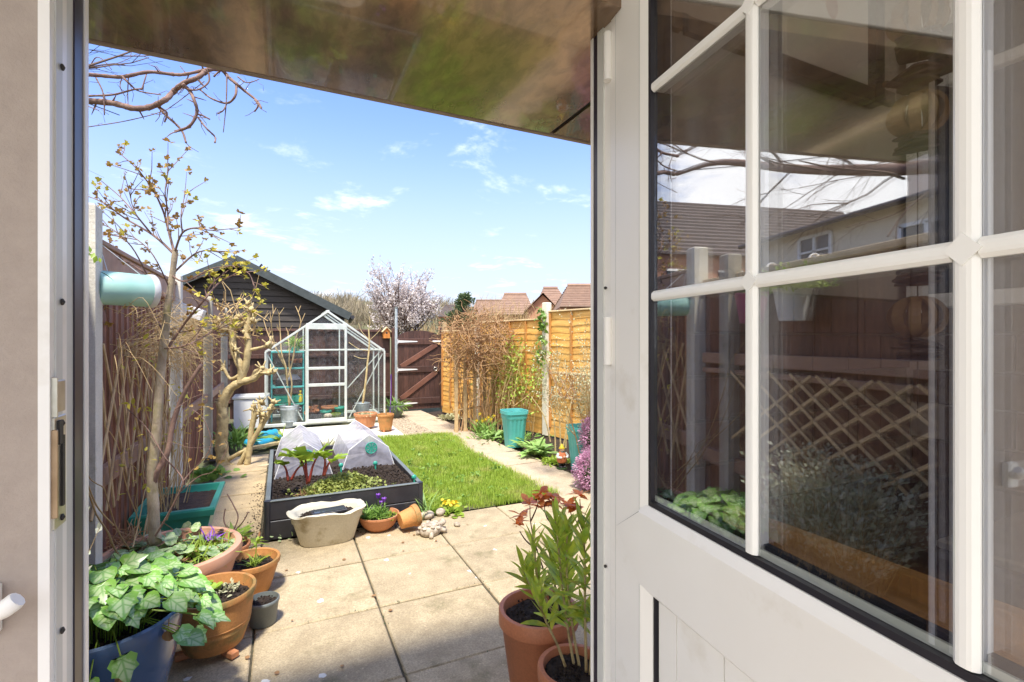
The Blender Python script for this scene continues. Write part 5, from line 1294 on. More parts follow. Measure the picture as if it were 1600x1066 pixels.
for (x, y, h) in ((.035, -.02, .16), (.0, .03, .18), (.02, .0, .13)):
    m = MB(); q = V3((cb_[0] + x, cb_[1] + y, .09)); m.tube([q, q + V3((0, 0, h - .05))], .002, 5); fl = m.build('flower', M_['leaf_green'], pl)
    m = MB()
    for k in range(6): a = k * PI / 3; leaves(m, T_oval, [q + V3((0, 0, h - .05))], [(math.cos(a) * .35, math.sin(a) * .35, 1)], [.045], .0, 1.2)
    m.build('petals', M_['purple'], fl)
g = G(640, 836)
m = MB(); H_ = .15; Rt = rotz(.15) @ roty(1.42); c_ = V3((g[0] - .055, g[1] + .075, .088))
m.lathe([(.001, 0), (.058, 0), (.060, .004), (.074, .105), (.082, .107), (.085, .14), (.082, .145), (.071, .145), (.070, .11), (.05, .012), (.001, .01)], c_, 30, R=Rt)
o = m.build('tipped_pot', M_['terracotta_mossy'], org=(g[0], g[1], 0), smooth=40); tag(o, 'ochre clay pot lying on its side at the corner of the raised bed', 'pot')
g = G(678, 838); ts = thing('tortoise_ornament', 'pale stone tortoise ornament lying beside the tipped pot', 'ornament', (g[0], g[1] + .04, 0)); c_ = V3((g[0] - .01, g[1] + .05, 0))
Rt = rotz(.55); vs, f = [], []
m = MB(); m.sphere(c_ + V3((0, 0, .035)), .085, 18, 10, (1.1, .85, .62), Rt); sh = m.build('shell', M_['stone_pale'], ts, smooth='all')
for k in range(14):
    a = 2.4 * k; el = .35 + .8 * (k / 14); q = V3((math.cos(a) * math.cos(el) * .094, math.sin(a) * math.cos(el) * .074, .035 + math.sin(el) * .053)); m = MB(); m.sphere(c_ + Rt @ q, .020, 6, 4, (1, 1, .5), Rt); m.build('shell_plate', M_['stone_pale'], sh)
m = MB(); m.sphere(c_ + Rt @ V3((.125, 0, .05)), .030, 10, 7, (1.3, .9, .9), Rt); m.tube([c_ + Rt @ V3((.07, 0, .035)), c_ + Rt @ V3((.12, 0, .047))], [.025, .022], 8); m.build('head', M_['stone_pale'], ts, smooth='all')
for sx, sy in ((.07, .07), (.07, -.07), (-.06, .065), (-.06, -.065)): m = MB(); m.tube([c_ + Rt @ V3((sx * .7, sy * .7, .03)), c_ + Rt @ V3((sx * 1.25, sy * 1.15, .014))], [.02, .014], 7); m.build('leg', M_['stone_pale'], ts, smooth='all')
for i, (px, py, r, lab) in enumerate(((668, 812, .055, 'pale rock behind the stone tortoise'), (690, 806, .045, 'smaller pale rock at the lawn corner'), (716, 824, .025, 'flat white pebble on the slab right of the tortoise'), (652, 818, .04, 'grey rock between tipped pot and raised bed'))):
    g = G(px, py); m = MB(); m.sphere((g[0], g[1] + .03, r * .5), r, 10, 7, (1.2, .9, .65), rotz(i)); o = m.build('rock', M_['stone_pale'], org=(g[0], g[1], 0), smooth='all'); tag(o, lab, 'rock', 'pale rocks at the lawn corner')

# ================================================================== PATIO POTS, LEFT
BP = (-.59, 2.27, 0)
p_ = pot('blue_pot', 'large blue glazed pot overflowing with marbled leaves at the door', 'pot', BP, .245, .44, 'blue_glaze', base=.55, kind='belly', n=56)
BW = (-.53, 3.13, 0)
p_ = pot('terracotta_bowl', 'very wide pale terracotta planter with a rolled rim and a tree in it', 'planter', BW, .335, .345, 'terracotta_pale', base=.66, kind='roll', rim=.06, n=56)
PA = (-.285, 2.68, .035)
p_ = pot('ridged_pot', 'weathered orange terracotta pot with ridges, raised on clay feet', 'pot', PA, .178, .25, 'terracotta_mossy', base=.70, kind='band', rim=.026, n=48)
for a in (-.9, 1.2, 3.3):
    m = MB(); q = V3((PA[0] + .115 * math.cos(a), PA[1] + .115 * math.sin(a), .017)); m.box(q, (.075, .036, .034), rotz(a), .006); m.build('pot_foot', M_['terracotta'], p_)
PB = (-.16, 3.22, 0)
p_ = pot('bulb_pot', 'plain orange clay pot with a thick rim and a few shoots', 'pot', PB, .157, .19, 'terracotta_mossy', base=.62, kind='roll', rim=.03, n=44, fill=.75)
PC = (-.31, 3.64, 0)
p_ = pot('twig_pot', 'small clay pot with a wire support, behind the plain orange pot', 'pot', PC, .13, .14, 'terracotta', base=.7, kind='roll', rim=.02, n=36)
PG = (-.085, 2.83, 0)
p_ = pot('grey_pot', 'small grey plastic pot standing empty beside the ridged pot', 'pot', PG, .078, .125, 'grey_plastic', base=.76, kind='classic', rim=.02, rimw=.004, th_=.004, n=32)
# green rectangular planter on a stand of bricks
gx0_, gx1_, gy0_, gy1_, gz0_, gz1_ = -.80, -.40, 3.62, 4.22, .14, .40
gp = thing('green_planter', 'green rectangular plastic planter of reddish soil beside the slatted fence', 'planter', ((gx0_ + gx1_) / 2, (gy0_ + gy1_) / 2, 0))
ins = .05; A = [(gx0_ + ins, gy0_ + ins), (gx1_ - ins, gy0_ + ins), (gx1_ - ins, gy1_ - ins), (gx0_ + ins, gy1_ - ins)]; B = [(gx0_, gy0_), (gx1_, gy0_), (gx1_, gy1_), (gx0_, gy1_)]
def ringz(pts_, z, o=0.0):
    cx, cy = (gx0_ + gx1_) / 2, (gy0_ + gy1_) / 2
    return [(x + (o if x > cx else -o), y + (o if y > cy else -o), z) for x, y in pts_]
rings = [ringz(A, gz0_), ringz(B, gz1_ - .05, -.005), ringz(B, gz1_ - .05, .012), ringz(B, gz1_ - .012, .022), ringz(B, gz1_, .018), ringz(B, gz1_, -.012), ringz(B, gz1_ - .03, -.018), ringz(A, gz1_ - .12, -.0)]
m = MB(); vs = [p for r in rings for p in r]; f = [(3, 2, 1, 0)]
for i in range(len(rings) - 1):
    for k in range(4): k2 = (k + 1) % 4; f.append((i * 4 + k, i * 4 + k2, i * 4 + 4 + k2, i * 4 + 4 + k))
m.add(vs, f); m.build('planter_body', M_['green_plastic'], gp)
m = MB(); m.box(((gx0_ + gx1_) / 2, (gy0_ + gy1_) / 2, .065), (.28, .42, .13), bev=.01); m.build('stand', M_['brick'], gp)
bumpy('planter_soil', [(gx0_ + .02, gy0_ + .02), (gx1_ - .02, gy0_ + .02), (gx1_ - .02, gy1_ - .02), (gx0_ + .02, gy1_ - .02)], gz1_ - .045, M_['soil_red'], .008, .02, gp)
# wire support
t = thing('wire_support', 'low black wire cage standing in the small clay pot', 'plant support', (PC[0], PC[1], .12)); m = MB()
for k in range(4): a = k * PI / 2 + .3; q = V3((PC[0] + .05 * math.cos(a), PC[1] + .05 * math.sin(a), .12)); m.tube([q, q + V3((0, 0, .10))], .0025, 5)
for z in (.15, .20): m.tube([(PC[0] + .05 * math.cos(a), PC[1] + .05 * math.sin(a), z) for a in np.linspace(0, 2 * PI, 13)], .0025, 5)
m.build('wire', M_['gasket'], t)
m = MB()
for path in ([(352, 868), (360, 840), (372, 810), (365, 790), (355, 772)], [(366, 830), (380, 815), (388, 800)], [(362, 836), (350, 815), (352, 795)]): m.tube(spline([D(a, b_, 3.12) for a, b_ in path], 4), .004, 5)
o = m.build('bare_twigs', M_['bark_purple'], org=(PC[0], PC[1], .12)); tag(o, 'dark curved twigs growing from the small clay pot', 'plant')

# teal hanging nest box
c_ = V3((-.715, 3.06, 1.71)); hb = thing('hanging_nest_box', 'mint green cylindrical nest box with a white face hanging on strings from the fence', 'nest box', c_)
Rc = rotz(-.95) @ rotx(-PI / 2)   # axis towards +x +y
ax = Rc @ V3((0, 0, 1))
m = MB(); m.lathe([(.001, -.12), (.078, -.12), (.083, -.115), (.083, .10), (.001, .10)], c_, 32, R=Rc); m.build('drum', M_['mint'], hb, smooth=50)
m = MB(); m.lathe([(.001, .10), (.086, .10), (.088, .105), (.088, .125), (.084, .13), (.001, .13)], c_, 32, R=Rc); fc = m.build('face', M_['white'], hb, smooth=50)
sx_ = Rc @ V3((1, 0, 0)); sy_ = V3((0, 0, 1))
for (u, v, r) in ((.0, -.03, .017), (.0, .045, .008), (-.045, -.045, .012)):
    m = MB(); m.lathe([(.001, .13), (r, .13), (r, .133), (.001, .133)], c_ + sx_ * u + sy_ * v, 14, R=Rc); m.build('opening', M_['hole'], fc)
for v in (.0, .014, .028): m = MB(); m.box(c_ + ax * .132 + sx_ * .03 + sy_ * v, (.035, .007, .003), np.stack([sx_, sy_, ax], 1)); m.build('slot', M_['hole'], fc)
for s in (-.07, .07):
    m = MB(); a = c_ + ax * s + V3((0, 0, .083)); m.tube([a, V3((FX + .06, a[1] * .5 + c_[1] * .5, 1.93))], .0022, 5); m.build('string', M_['white'], hb)
# white/brown small bird box on the fence post
b = PX(296, 500, FX + .12); t = thing('fence_bird_box', 'small brown bird box with a white sloping roof on the left fence', 'bird box', b)
m = MB(); m.box(b + V3((0, 0, -.06)), (.11, .12, .20), bev=.003); m.build('box_body', M_['tan_lath'], t)
m = MB(); m.box(b + V3((.02, 0, .07)), (.18, .18, .10), roty(.35), .004); m.build('roof', M_['white'], t)

# right border: teal pots, gnome
def teal_pot(px, py, R_, H, lab):
    g = G(px, py); t = thing('teal_planter', lab, 'planter', (g[0], g[1] + R_ * .6, 0), 'tall ribbed teal planters on the right'); c = V3((g[0], g[1] + R_ * .6, 0)); m = MB(); n = 64; vs = []
    prof = [(.001, 0, 0), (R_ * .64, 0, 0), (R_ * .66, .01, 1), (R_ * .86, H * .74, 1), (R_ * .87, H * .76, 0), (R_ * .92, H * .80, 0), (R_ * .93, H * .90, 0), (R_, H * .91, 0), (R_, H, 0), (R_ * .92, H, 0), (R_ * .88, H * .85, 0), (.001, H * .8, 0)]
    for r, z, rib in prof:
        for k in range(n):
            a = 2 * PI * k / n; q = r * (1 - (.028 if rib and (k // 2) % 2 else 0)); ca, sa = math.cos(a), math.sin(a); e = 4; s = (abs(ca) ** e + abs(sa) ** e) ** (-1 / e) * .93
            vs.append((c[0] + q * ca * s * .97, c[1] + q * sa * s * .97, z))
    f = []
    for i in range(len(prof) - 1):
        for k in range(n): k2 = (k + 1) % n; f.append((i * n + k, i * n + k2, (i + 1) * n + k2, (i + 1) * n + k))
    m.add(vs, f); m.build('pot_body', M_['teal_plastic'], t, smooth=30); soil_disc(t, c, R_ * .85, H * .9); return c
tp1 = teal_pot(809, 700, .19, .50, 'ribbed teal planter below the climbing plant, beside the hosta leaves')
tp2 = teal_pot(917, 738, .17, .50, 'ribbed teal planter next to the gnome and the heather')
g = G(880, 733); c_ = V3((g[0], g[1] + .03, 0)); gn = thing('garden_gnome', 'little garden gnome in an orange coat and yellow hat on the path edge', 'gnome', c_)
m = MB(); m.lathe([(.001, 0), (.062, 0), (.058, .014), (.001, .016)], c_, 14); m.build('base', M_['leaf_dark'], gn, smooth=40)
for s in (-1, 1): m = MB(); m.tube([c_ + V3((s * .022, 0, .012)), c_ + V3((s * .022, 0, .085))], [.021, .02], 9); m.sphere(c_ + V3((s * .022, -.018, .022)), .022, 8, 6, (1, 1.4, .6)); m.build('boot', M_['gasket'], gn, smooth='all')
m = MB(); m.lathe([(.048, .07), (.058, .09), (.060, .12), (.048, .165), (.030, .19), (.001, .195)], c_, 16); m.build('coat', M_['gnome_orange'], gn, smooth=60)
for s in (-1, 1): m = MB(); m.tube(spline([c_ + V3((s * .045, 0, .17)), c_ + V3((s * .066, -.02, .14)), c_ + V3((s * .03, -.055, .135))], 4), taper(.018, .012, 9), 8); m.build('arm', M_['white'], gn, smooth='all')
m = MB(); m.sphere(c_ + V3((0, -.055, .14)), .016, 8, 6); m.build('hands', M_['gnome_skin'], gn, smooth='all')
m = MB(); m.sphere(c_ + V3((0, -.005, .213)), .030, 12, 8); m.sphere(c_ + V3((0, -.035, .212)), .007, 6, 5); m.build('head', M_['gnome_skin'], gn, smooth='all')
m = MB(); m.sphere(c_ + V3((0, -.020, .193)), .024, 10, 7, (1, .6, 1.1)); m.build('beard', M_['grey_plastic'], gn, smooth='all')
m = MB(); m.lathe([(.034, 0), (.036, .006), (.026, .02), (.010, .05), (.001, .058)], c_ + V3((0, 0, .225)), 14); m.build('hat', M_['yellow'], gn, smooth='all')

# right foreground pots
R1 = (.955, 1.775, 0); R2 = (.925, 1.455, 0)
pot('terracotta_pot', 'plain terracotta pot of leafy shoots just outside the door on the right', 'pot', R1, .163, .36, 'terracotta_plain', base=.66, rim=.06, rimw=.012, kind='classic', n=56, fill=.90)
pot('terracotta_pot', 'terracotta pot with thick rim at the bottom edge beside the door frame', 'pot', R2, .128, .32, 'terracotta_plain', base=.7, rim=.045, rimw=.012, kind='classic', n=48, fill=.92)

# hanging pots, trough and lavender that only the door glass shows
def hang_pot(y, mt_, lab):
    c = V3((FX + .11, y, 1.55)); t = thing('hanging_pot', lab, 'pot', c, 'pots hooked over the fence'); m = MB(); m.lathe([(.001, 0), (.06, 0), (.085, .15), (.09, .15), (.09, .165), (.08, .165), (.055, .02), (.001, .02)], c, 24); m.build('pot_body', M_[mt_], t, smooth=40)
    soil_disc(t, c, .078, 1.55 + .135)
    m = MB(); m.tube(spline([c + V3((-.075, 0, .15)), c + V3((-.08, 0, .26)), c + V3((-.105, 0, .325)), c + V3((-.15, 0, .325)), c + V3((-.165, 0, .24))], 3), .006, 6); m.build('hook', M_['white'], t); return c
hp1 = hang_pot(2.28, 'pink_plastic', 'pink pot hooked over the brown fence, mirrored in the door glass')
hp2 = hang_pot(1.98, 'white', 'white pot of ferny green leaves hooked over the fence, mirrored in the door glass')
lt = thing('black_trough', 'black plastic trough on the ground holding lavender, mirrored in the door glass', 'trough', (-.70, 1.68, 0))
m = MB(); m.box((-.70, 1.68, .22), (.24, .60, .44), bev=.012); m.build('trough_body', M_['black_plastic'], lt); m = MB(); m.box((-.70, 1.68, .435), (.27, .63, .025), bev=.006); m.build('rim', M_['black_plastic'], lt)
m = MB(); m.tube([(-.42 + .11 * math.cos(a) * 1.0, 1.12 + .15 * math.sin(a), .20) for a in np.linspace(0, 2 * PI, 21)], .006, 6)
for k in range(9): m.tube([(-.42 + .11 * math.cos(a_), 1.12 + .15 * math.sin(a_), .20 - .1 * q) for q, a_ in ((0, k * .7), (1, k * .7 + .15))], .003, 4)
t = thing('wire_basket', 'green wire basket of moss near the threshold, mirrored in the door glass', 'basket', (-.42, 1.12, 0)); m.build('wire', M_['green_plastic'], t)
m = MB(); m.sphere((-.42, 1.12, .10), .12, 12, 8, (.85, 1.1, .8)); m.build('moss', M_['leaf_green'], t, smooth='all')

# ================================================================== PLANTS
M_['leaf_marbled'] = mat('leaf_marbled', (.10, .26, .07), (.50, .62, .44), 4.0, .36, lo=.42, hi=.58, trans=.15, var=.25, c3=(.30, .46, .06), s3=1.4, l3=.55, h3=.68)
def veined(name, cen, mid, edge, dead=None):
    m = bpy.data.materials.new(name); m.use_nodes = True; n, l = m.node_tree.nodes, m.node_tree.links; b = n["Principled BSDF"]
    b.inputs["Roughness"].default_value = .33
    tc = n.new("ShaderNodeTexCoord"); oi = n.new("ShaderNodeObjectInfo"); mp = n.new("ShaderNodeMapping"); mp.inputs["Location"].default_value = (0, -.38, 0); mp.inputs["Scale"].default_value = (1.15, .85, 0)
    l.new(tc.outputs["Object"], mp.inputs[0]); ln = n.new("ShaderNodeVectorMath"); ln.operation = 'LENGTH'; l.new(mp.outputs[0], ln.inputs[0])
    no = n.new("ShaderNodeTexNoise"); no.inputs["Scale"].default_value = 7; no.inputs["Detail"].default_value = 3
    ad = n.new("ShaderNodeVectorMath"); ad.operation = 'ADD'; l.new(tc.outputs["Object"], ad.inputs[0]); cm = n.new("ShaderNodeCombineXYZ"); mu = n.new("ShaderNodeMath"); mu.operation = 'MULTIPLY'; mu.inputs[1].default_value = 31; l.new(oi.outputs["Random"], mu.inputs[0]); l.new(mu.outputs[0], cm.inputs[2]); l.new(cm.outputs[0], ad.inputs[1]); l.new(ad.outputs[0], no.inputs["Vector"])
    ma = n.new("ShaderNodeMath"); ma.operation = 'MULTIPLY_ADD'; ma.inputs[1].default_value = .50; l.new(no.outputs[0], ma.inputs[0]); l.new(ln.outputs[1], ma.inputs[2])
    cr = n.new("ShaderNodeValToRGB"); e = cr.color_ramp.elements; e[0].position = .05; e[0].color = (*mid, 1); e[1].position = .42; e[1].color = (*mid, 1)
    for p, c in ((.50, mid), (.68, edge)): q = e.new(p); q.color = (*c, 1)
    sp_ = n.new("ShaderNodeSeparateXYZ"); l.new(tc.outputs["Object"], sp_.inputs[0])
    def mth(op, x, y, z=None):
        q = n.new("ShaderNodeMath"); q.operation = op
        for i, v in enumerate((x, y, z)):
            if v is None: continue
            if isinstance(v, (int, float)): q.inputs[i].default_value = v
            else: l.new(v, q.inputs[i])
        return q.outputs[0]
    ax = mth('ABSOLUTE', sp_.outputs[0], 0); v2 = mth('ABSOLUTE', mth('SUBTRACT', ax, mth('MULTIPLY', mth('SUBTRACT', sp_.outputs[1], .05), .8)), 0); v3 = mth('ABSOLUTE', mth('SUBTRACT', ax, mth('MULTIPLY', mth('SUBTRACT', sp_.outputs[1], .38), 1.1)), 0)
    vn = mth('MINIMUM', mth('MINIMUM', ax, v2), v3); vr = n.new("ShaderNodeMapRange"); vr.inputs[1].default_value = .010; vr.inputs[2].default_value = .06; vr.inputs[3].default_value = .75; vr.inputs[4].default_value = 0.0; l.new(vn, vr.inputs[0])
    vm = n.new("ShaderNodeMix"); vm.data_type = 'RGBA'; l.new(vr.outputs[0], vm.inputs[0]); vm.inputs[7].default_value = (*cen, 1)
    l.new(ma.outputs[0], cr.inputs[0]); l.new(cr.outputs[0], vm.inputs[6]); hs = n.new("ShaderNodeHueSaturation"); mr = n.new("ShaderNodeMapRange"); mr.inputs[3].default_value = .7; mr.inputs[4].default_value = 1.25; l.new(oi.outputs["Random"], mr.inputs[0]); l.new(mr.outputs[0], hs.inputs["Value"]); l.new(vm.outputs[2], hs.inputs["Color"])
    l.new(hs.outputs[0], b.inputs["Base Color"]); t = n.new("ShaderNodeBsdfTranslucent"); l.new(hs.outputs[0], t.inputs[0]); ms = n.new("ShaderNodeMixShader"); ms.inputs[0].default_value = .18
    l.new(b.outputs[0], ms.inputs[1]); l.new(t.outputs[0], ms.inputs[2]); l.new(ms.outputs[0], n["Material Output"].inputs[0]); return m
M_['leaf_marbled'] = veined('leaf_marbled_veined', (.14, .36, .06), (.48, .62, .30), (.22, .44, .07))
M_['leaf_round_pale'] = mat('leaf_round_pale', (.20, .34, .10), (.48, .56, .32), 3, .45, lo=.4, hi=.62, trans=.15, var=.2)
M_['leaf_oleander'] = mat('leaf_oleander', (.60, .68, .07), (.34, .50, .06), 2.5, .34, trans=.35, var=.25, c3=(.80, .76, .14), s3=2, l3=.5, h3=.8)
M_['leaf_copper'] = mat('leaf_copper', (.90, .34, .08), (.70, .19, .06), 3, .35, trans=.3, var=.3, c3=(.62, .28, .05), s3=2, l3=.5, h3=.8)
M_['leaf_rhubarb'] = mat('leaf_rhubarb', (.44, .56, .06), (.26, .42, .05), 3, .45, trans=.35, var=.2)
M_['leaf_hosta'] = mat('leaf_hosta', (.20, .38, .10), (.36, .50, .16), 3, .45, trans=.25, var=.25)

def zpath(path, x0, y0, s, dep, djit=0.0):
    return [D(x0 + a / s, y0 + b / s, dep + (rnd.uniform(-djit, djit))) for a, b in path]
# --- small tree in the wide planter
dp = 2.66
tt = thing('patio_tree', 'slender pale barked tree with bronze young leaves growing in the wide planter', 'tree', (-.62, 3.15, .3))
m = MB(); tr = [D(243, 850, dp), D(240, 800, dp), D(238, 740, dp), D(243, 690, dp), D(247, 640, dp), D(252, 570, dp), D(258, 520, dp), D(262, 480, dp), D(268, 440, dp), D(273, 400, dp), D(274, 390, dp)]
sp = spline(tr, 5); m.tube(sp, [.029 * (1 - .58 * i / len(sp)) * (1 + .05 * math.sin(i * 1.3)) for i in range(len(sp))], 12); m.build('trunk', M_['bark_grey'], tt, smooth='all')
brs = [([(273, 398), (262, 355), (255, 330), (238, 295), (212, 262), (187, 240)], .0075), ([(262, 360), (262, 330), (258, 300), (264, 262)], .005),
       ([(273, 398), (240, 368), (195, 341), (165, 319), (136, 306)], .007), ([(236, 365), (214, 338), (188, 308), (156, 281)], .005), ([(214, 338), (205, 315), (205, 292)], .003),
       ([(273, 395), (285, 364), (308, 356), (330, 360), (374, 356)], .006), ([(285, 364), (283, 335), (290, 300)], .004), ([(268, 430), (300, 400), (320, 392), (345, 395)], .006),
       ([(262, 470), (230, 430), (190, 405), (150, 380), (136, 366)], .006), ([(230, 430), (205, 385), (170, 355), (145, 350)], .004), ([(265, 450), (240, 400), (215, 375), (195, 365)], .004),
       ([(252, 560), (285, 510), (318, 470), (345, 440), (385, 425), (398, 452)], .008), ([(318, 470), (330, 445), (360, 420)], .004), ([(258, 520), (225, 480), (180, 470), (150, 490)], .005), ([(255, 545), (290, 540), (330, 520), (370, 500)], .005),
       ([(268, 430), (290, 440), (330, 420), (370, 415)], .005)]
mb2 = MB(); LPp = []; 
for path, r in brs:
    P = spline([D(a, b, dp + rnd.uniform(-.12, .12) * (i > 0)) for i, (a, b) in enumerate(path)], 5)
    mb2.tube(P, taper(r, .0018, len(P)), 6)
    for i in range(3, len(P)):
        if rnd.random() < .7:
            d = P[i] - P[i - 1]; d = d / np.linalg.norm(d) + rdir() * .8; L = rnd.uniform(.04, .13); e = P[i] + d * L
            mb2.tube([P[i], P[i] + d * L * .5 + jit(.006), e], [.0025, .002, .0012], 4); LPp.append((e, d)); 
            if rnd.random() < .5: LPp.append((P[i] + d * L * .5, d))
    LPp.append((P[-1], P[-1] - P[-2]))
mb2.build('branches', M_['bark_purple'], tt)
fol = [MB(), MB()]
for e, d in LPp:
    px_ = (e @ V3((RT[0], RT[1], 0))) / (e @ V3((FW[0], FW[1], 0))) * FPX + 800
    which = 1 if (px_ > 300 and e[2] < 1.95) or rnd.random() < .12 else 0
    for q in range(rnd.randint(2, 4)): leaves(fol[which], T_lob3, [e + jit(.012)], [V3(d) / np.linalg.norm(d) + rdir(.2) * .9], [rnd.uniform(.014, .030)], .8, 1.15)
o = fol[0].build('bronze_leaves', M_['leaf_bronze'], tt); o['kind'] = 'stuff'; o = fol[1].build('yellow_leaves', M_['leaf_yellow'], tt); o['kind'] = 'stuff'
m = MB(); sp = spline([D(240, 756, dp), D(245, 738, dp), D(262, 706, dp + .03), D(272, 655, dp + .06), D(290, 610, dp + .08), (D(315, 570, dp + .1))], 5); m.tube(sp, taper(.017, .010, len(sp)), 9); m.build('side_stem', M_['bark_purple'], tt, smooth='all')
m = MB()
for path, r in (([(243, 838), (262, 805), (278, 775), (286, 752), (276, 735), (258, 715), (230, 670), (200, 640)], .006), ([(286, 752), (300, 735), (320, 715), (330, 690), (318, 655), (300, 640)], .004), ([(280, 770), (310, 745), (335, 735), (355, 700), (352, 690)], .003), ([(240, 700), (262, 690), (300, 700), (350, 695)], .002), ([(273, 640), (300, 622), (320, 615)], .003)):
    P = spline([D(a, b, dp - .04 + rnd.uniform(-.03, .03)) for a, b in path], 5); m.tube(P, taper(r, r * .4, len(P)), 5)
m.build('lower_twigs', M_['bark_purple'], tt)
m = MB(); P = [D(rnd.uniform(290, 352), rnd.uniform(560, 745), dp + rnd.uniform(-.05, .1)) for _ in range(34)]; leaves(m, T_lob3, P, [rdir() for _ in P], [rnd.uniform(.018, .034) for _ in P], .8); o = m.build('lower_leaves', M_['leaf_bronze'], tt); o['kind'] = 'stuff'

# --- dry climber on the left trellis
cl_ = thing('dry_climber', 'leafless tan climber scrambling over the willow trellis on the left fence', 'climbing plant', (FX + .12, 3.8, 0)); m = MB()
for k in range(24):
    y = rnd.uniform(3.0, 4.7); x = FX + rnd.uniform(.10, .19); P = [V3((x, y, rnd.uniform(.05, .7)))]
    dy = rnd.uniform(-1.1, 1.1); n_ = rnd.randint(5, 9)
    for i in range(n_): P.append(P[-1] + V3((rnd.uniform(-.012, .014), dy * .12 + rnd.uniform(-.06, .06), rnd.uniform(.05, .16))))
    P = [p for p in P if p[2] < 1.62]
    if len(P) > 3: s_ = spline(P, 3); m.tube(s_, taper(rnd.uniform(.002, .006), .0015, len(s_)), 5)
m.build('stems', M_['twig_tan'], cl_); m = MB()
for k in range(320):   # arching thin twigs thrown out towards the garden
    a = V3((FX + rnd.uniform(.08, .2), rnd.uniform(3.0, 5.0), rnd.uniform(1.25, 1.62))); e = a + V3((rnd.uniform(.0, .28), rnd.uniform(-.45, .9), rnd.uniform(-.28, .12))); c = (a + e) / 2 + V3((0, 0, rnd.uniform(.02, .12)))
    s_ = spline([a, c, e], 4); m.tube(s_, taper(.0017, .0008, len(s_)), 4)
    if rnd.random() < .5: q = s_[5]; m.tube([q, q + rdir() * .1], [.0018, .001], 3)
m.build('twigs', M_['twig_tan'], cl_); P = [V3((FX + rnd.uniform(.1, .3), rnd.uniform(3.0, 5.0), rnd.uniform(.6, 1.6))) for _ in range(170)]
leaf_bunch('buds', T_oval, cl_, P, [rdir() for _ in P], [rnd.uniform(.015, .04) for _ in P], 'leaf_yellow')
m = MB()
for k in range(22):
    y = rnd.uniform(3.55, 3.95); a = V3((FX + rnd.uniform(.1, .3), y, .36)); e = a + V3((rnd.uniform(-.1, .15), rnd.uniform(-.2, .2), rnd.uniform(.3, .8))); s_ = spline([a, (a + e) / 2 + jit(.06), e], 4); m.tube(s_, taper(.004, .0015, len(s_)), 4)
m.build('base_stems', M_['twig_tan'], cl_)

# --- pollarded trees
dpp = 5.75
pt1 = thing('pollarded_tree', 'thick pollarded tree with knuckled golden limbs against the left fence', 'tree', tuple(G(349, 727)))
m = MB()
def limb(mb, path, r0, r1, n=10, k=5, dj=.0):
    r0, r1 = r0 * .82, r1 * .82
    P = spline([D(a, b, dpp + rnd.uniform(-dj, dj)) for a, b in path], k); mb.tube(P, [r0 + (r1 - r0) * i / (len(P) - 1) + r0 * .07 * math.sin(i * 1.7) for i in range(len(P))], n); return P
limb(m, [(350, 728), (348, 715), (346, 690), (348, 660), (346, 628)], .092, .068, 14)
limb(m, [(346, 636), (358, 610), (375, 598), (395, 592), (408, 582), (424, 583)], .068, .035)
limb(m, [(376, 600), (378, 580), (370, 560), (364, 540), (364, 520), (360, 505)], .058, .040)
limb(m, [(376, 595), (384, 570), (388, 540), (386, 515), (392, 488)], .052, .042)
limb(m, [(364, 515), (375, 508), (392, 500)], .035, .03); limb(m, [(395, 592), (400, 580), (415, 578), (428, 583)], .03, .022); limb(m, [(386, 548), (400, 545), (420, 540)], .026, .018)
limb(m, [(364, 520), (350, 515), (338, 500)], .03, .022); limb(m, [(376, 585), (360, 592), (350, 575)], .028, .018)
limb(m, [(352, 722), (362, 715), (380, 705), (388, 700)], .035, .02); limb(m, [(349, 720), (356, 728), (366, 726)], .05, .02)
m.build('trunk', M_['bark_gold'], pt1, smooth='all')
def knuckles(parent, spots, r=.05):
    for (a, b) in spots:
        m = MB(); c = D(a, b, dpp + rnd.uniform(-.05, .05))
        for q in range(7):
            d = rdir(.35); m.sphere(c + d * r * .5, r * rnd.uniform(.32, .58), 7, 5)
            if rnd.random() < .75: m.tube([c, c + d * r * rnd.uniform(1.3, 2.3)], [r * .24, r * .13], 5)
        m.build('knuckle', M_['bark_gold'], parent, smooth='all')
knuckles(pt1, [(346, 626), (424, 583), (360, 505), (392, 486), (364, 530), (386, 520), (420, 540), (338, 500), (395, 503), (375, 497), (350, 575), (388, 475), (410, 578), (352, 517), (368, 548)], .055)
m = MB(); P2 = []
for k in range(60):
    a = D(rnd.choice((340, 360, 375, 392)) + rnd.uniform(-8, 8), rnd.uniform(470, 530), dpp); e = a + rdir(.4) * rnd.uniform(.15, .4); m.tube([a, (a + e) / 2 + jit(.03), e], [.007, .005, .003], 4); P2.append(e)
m.build('young_shoots', M_['twig_tan'], pt1); P2 = P2[::2]; leaf_bunch('young_leaves', T_lob3, pt1, P2 * 3, [rdir() for _ in P2 * 3], [rnd.uniform(.025, .045) for _ in P2 * 3], 'leaf_yellow')
pt2 = thing('pollarded_tree', 'lower pollarded stump with two leaning stems beside the blue sheeting', 'tree', tuple(G(386, 727)))
m = MB(); limb(m, [(386, 727), (390, 700), (393, 670), (397, 650), (396, 632)], .042, .035, 9); limb(m, [(374, 727), (384, 708), (400, 680), (415, 655), (424, 640)], .035, .035, 9); limb(m, [(404, 674), (408, 655), (404, 630)], .03, .022, 8)
m.build('trunk', M_['bark_gold'], pt2, smooth='all'); knuckles(pt2, [(396, 638), (398, 655), (424, 638), (408, 630), (414, 650), (404, 645), (428, 630)], .05)

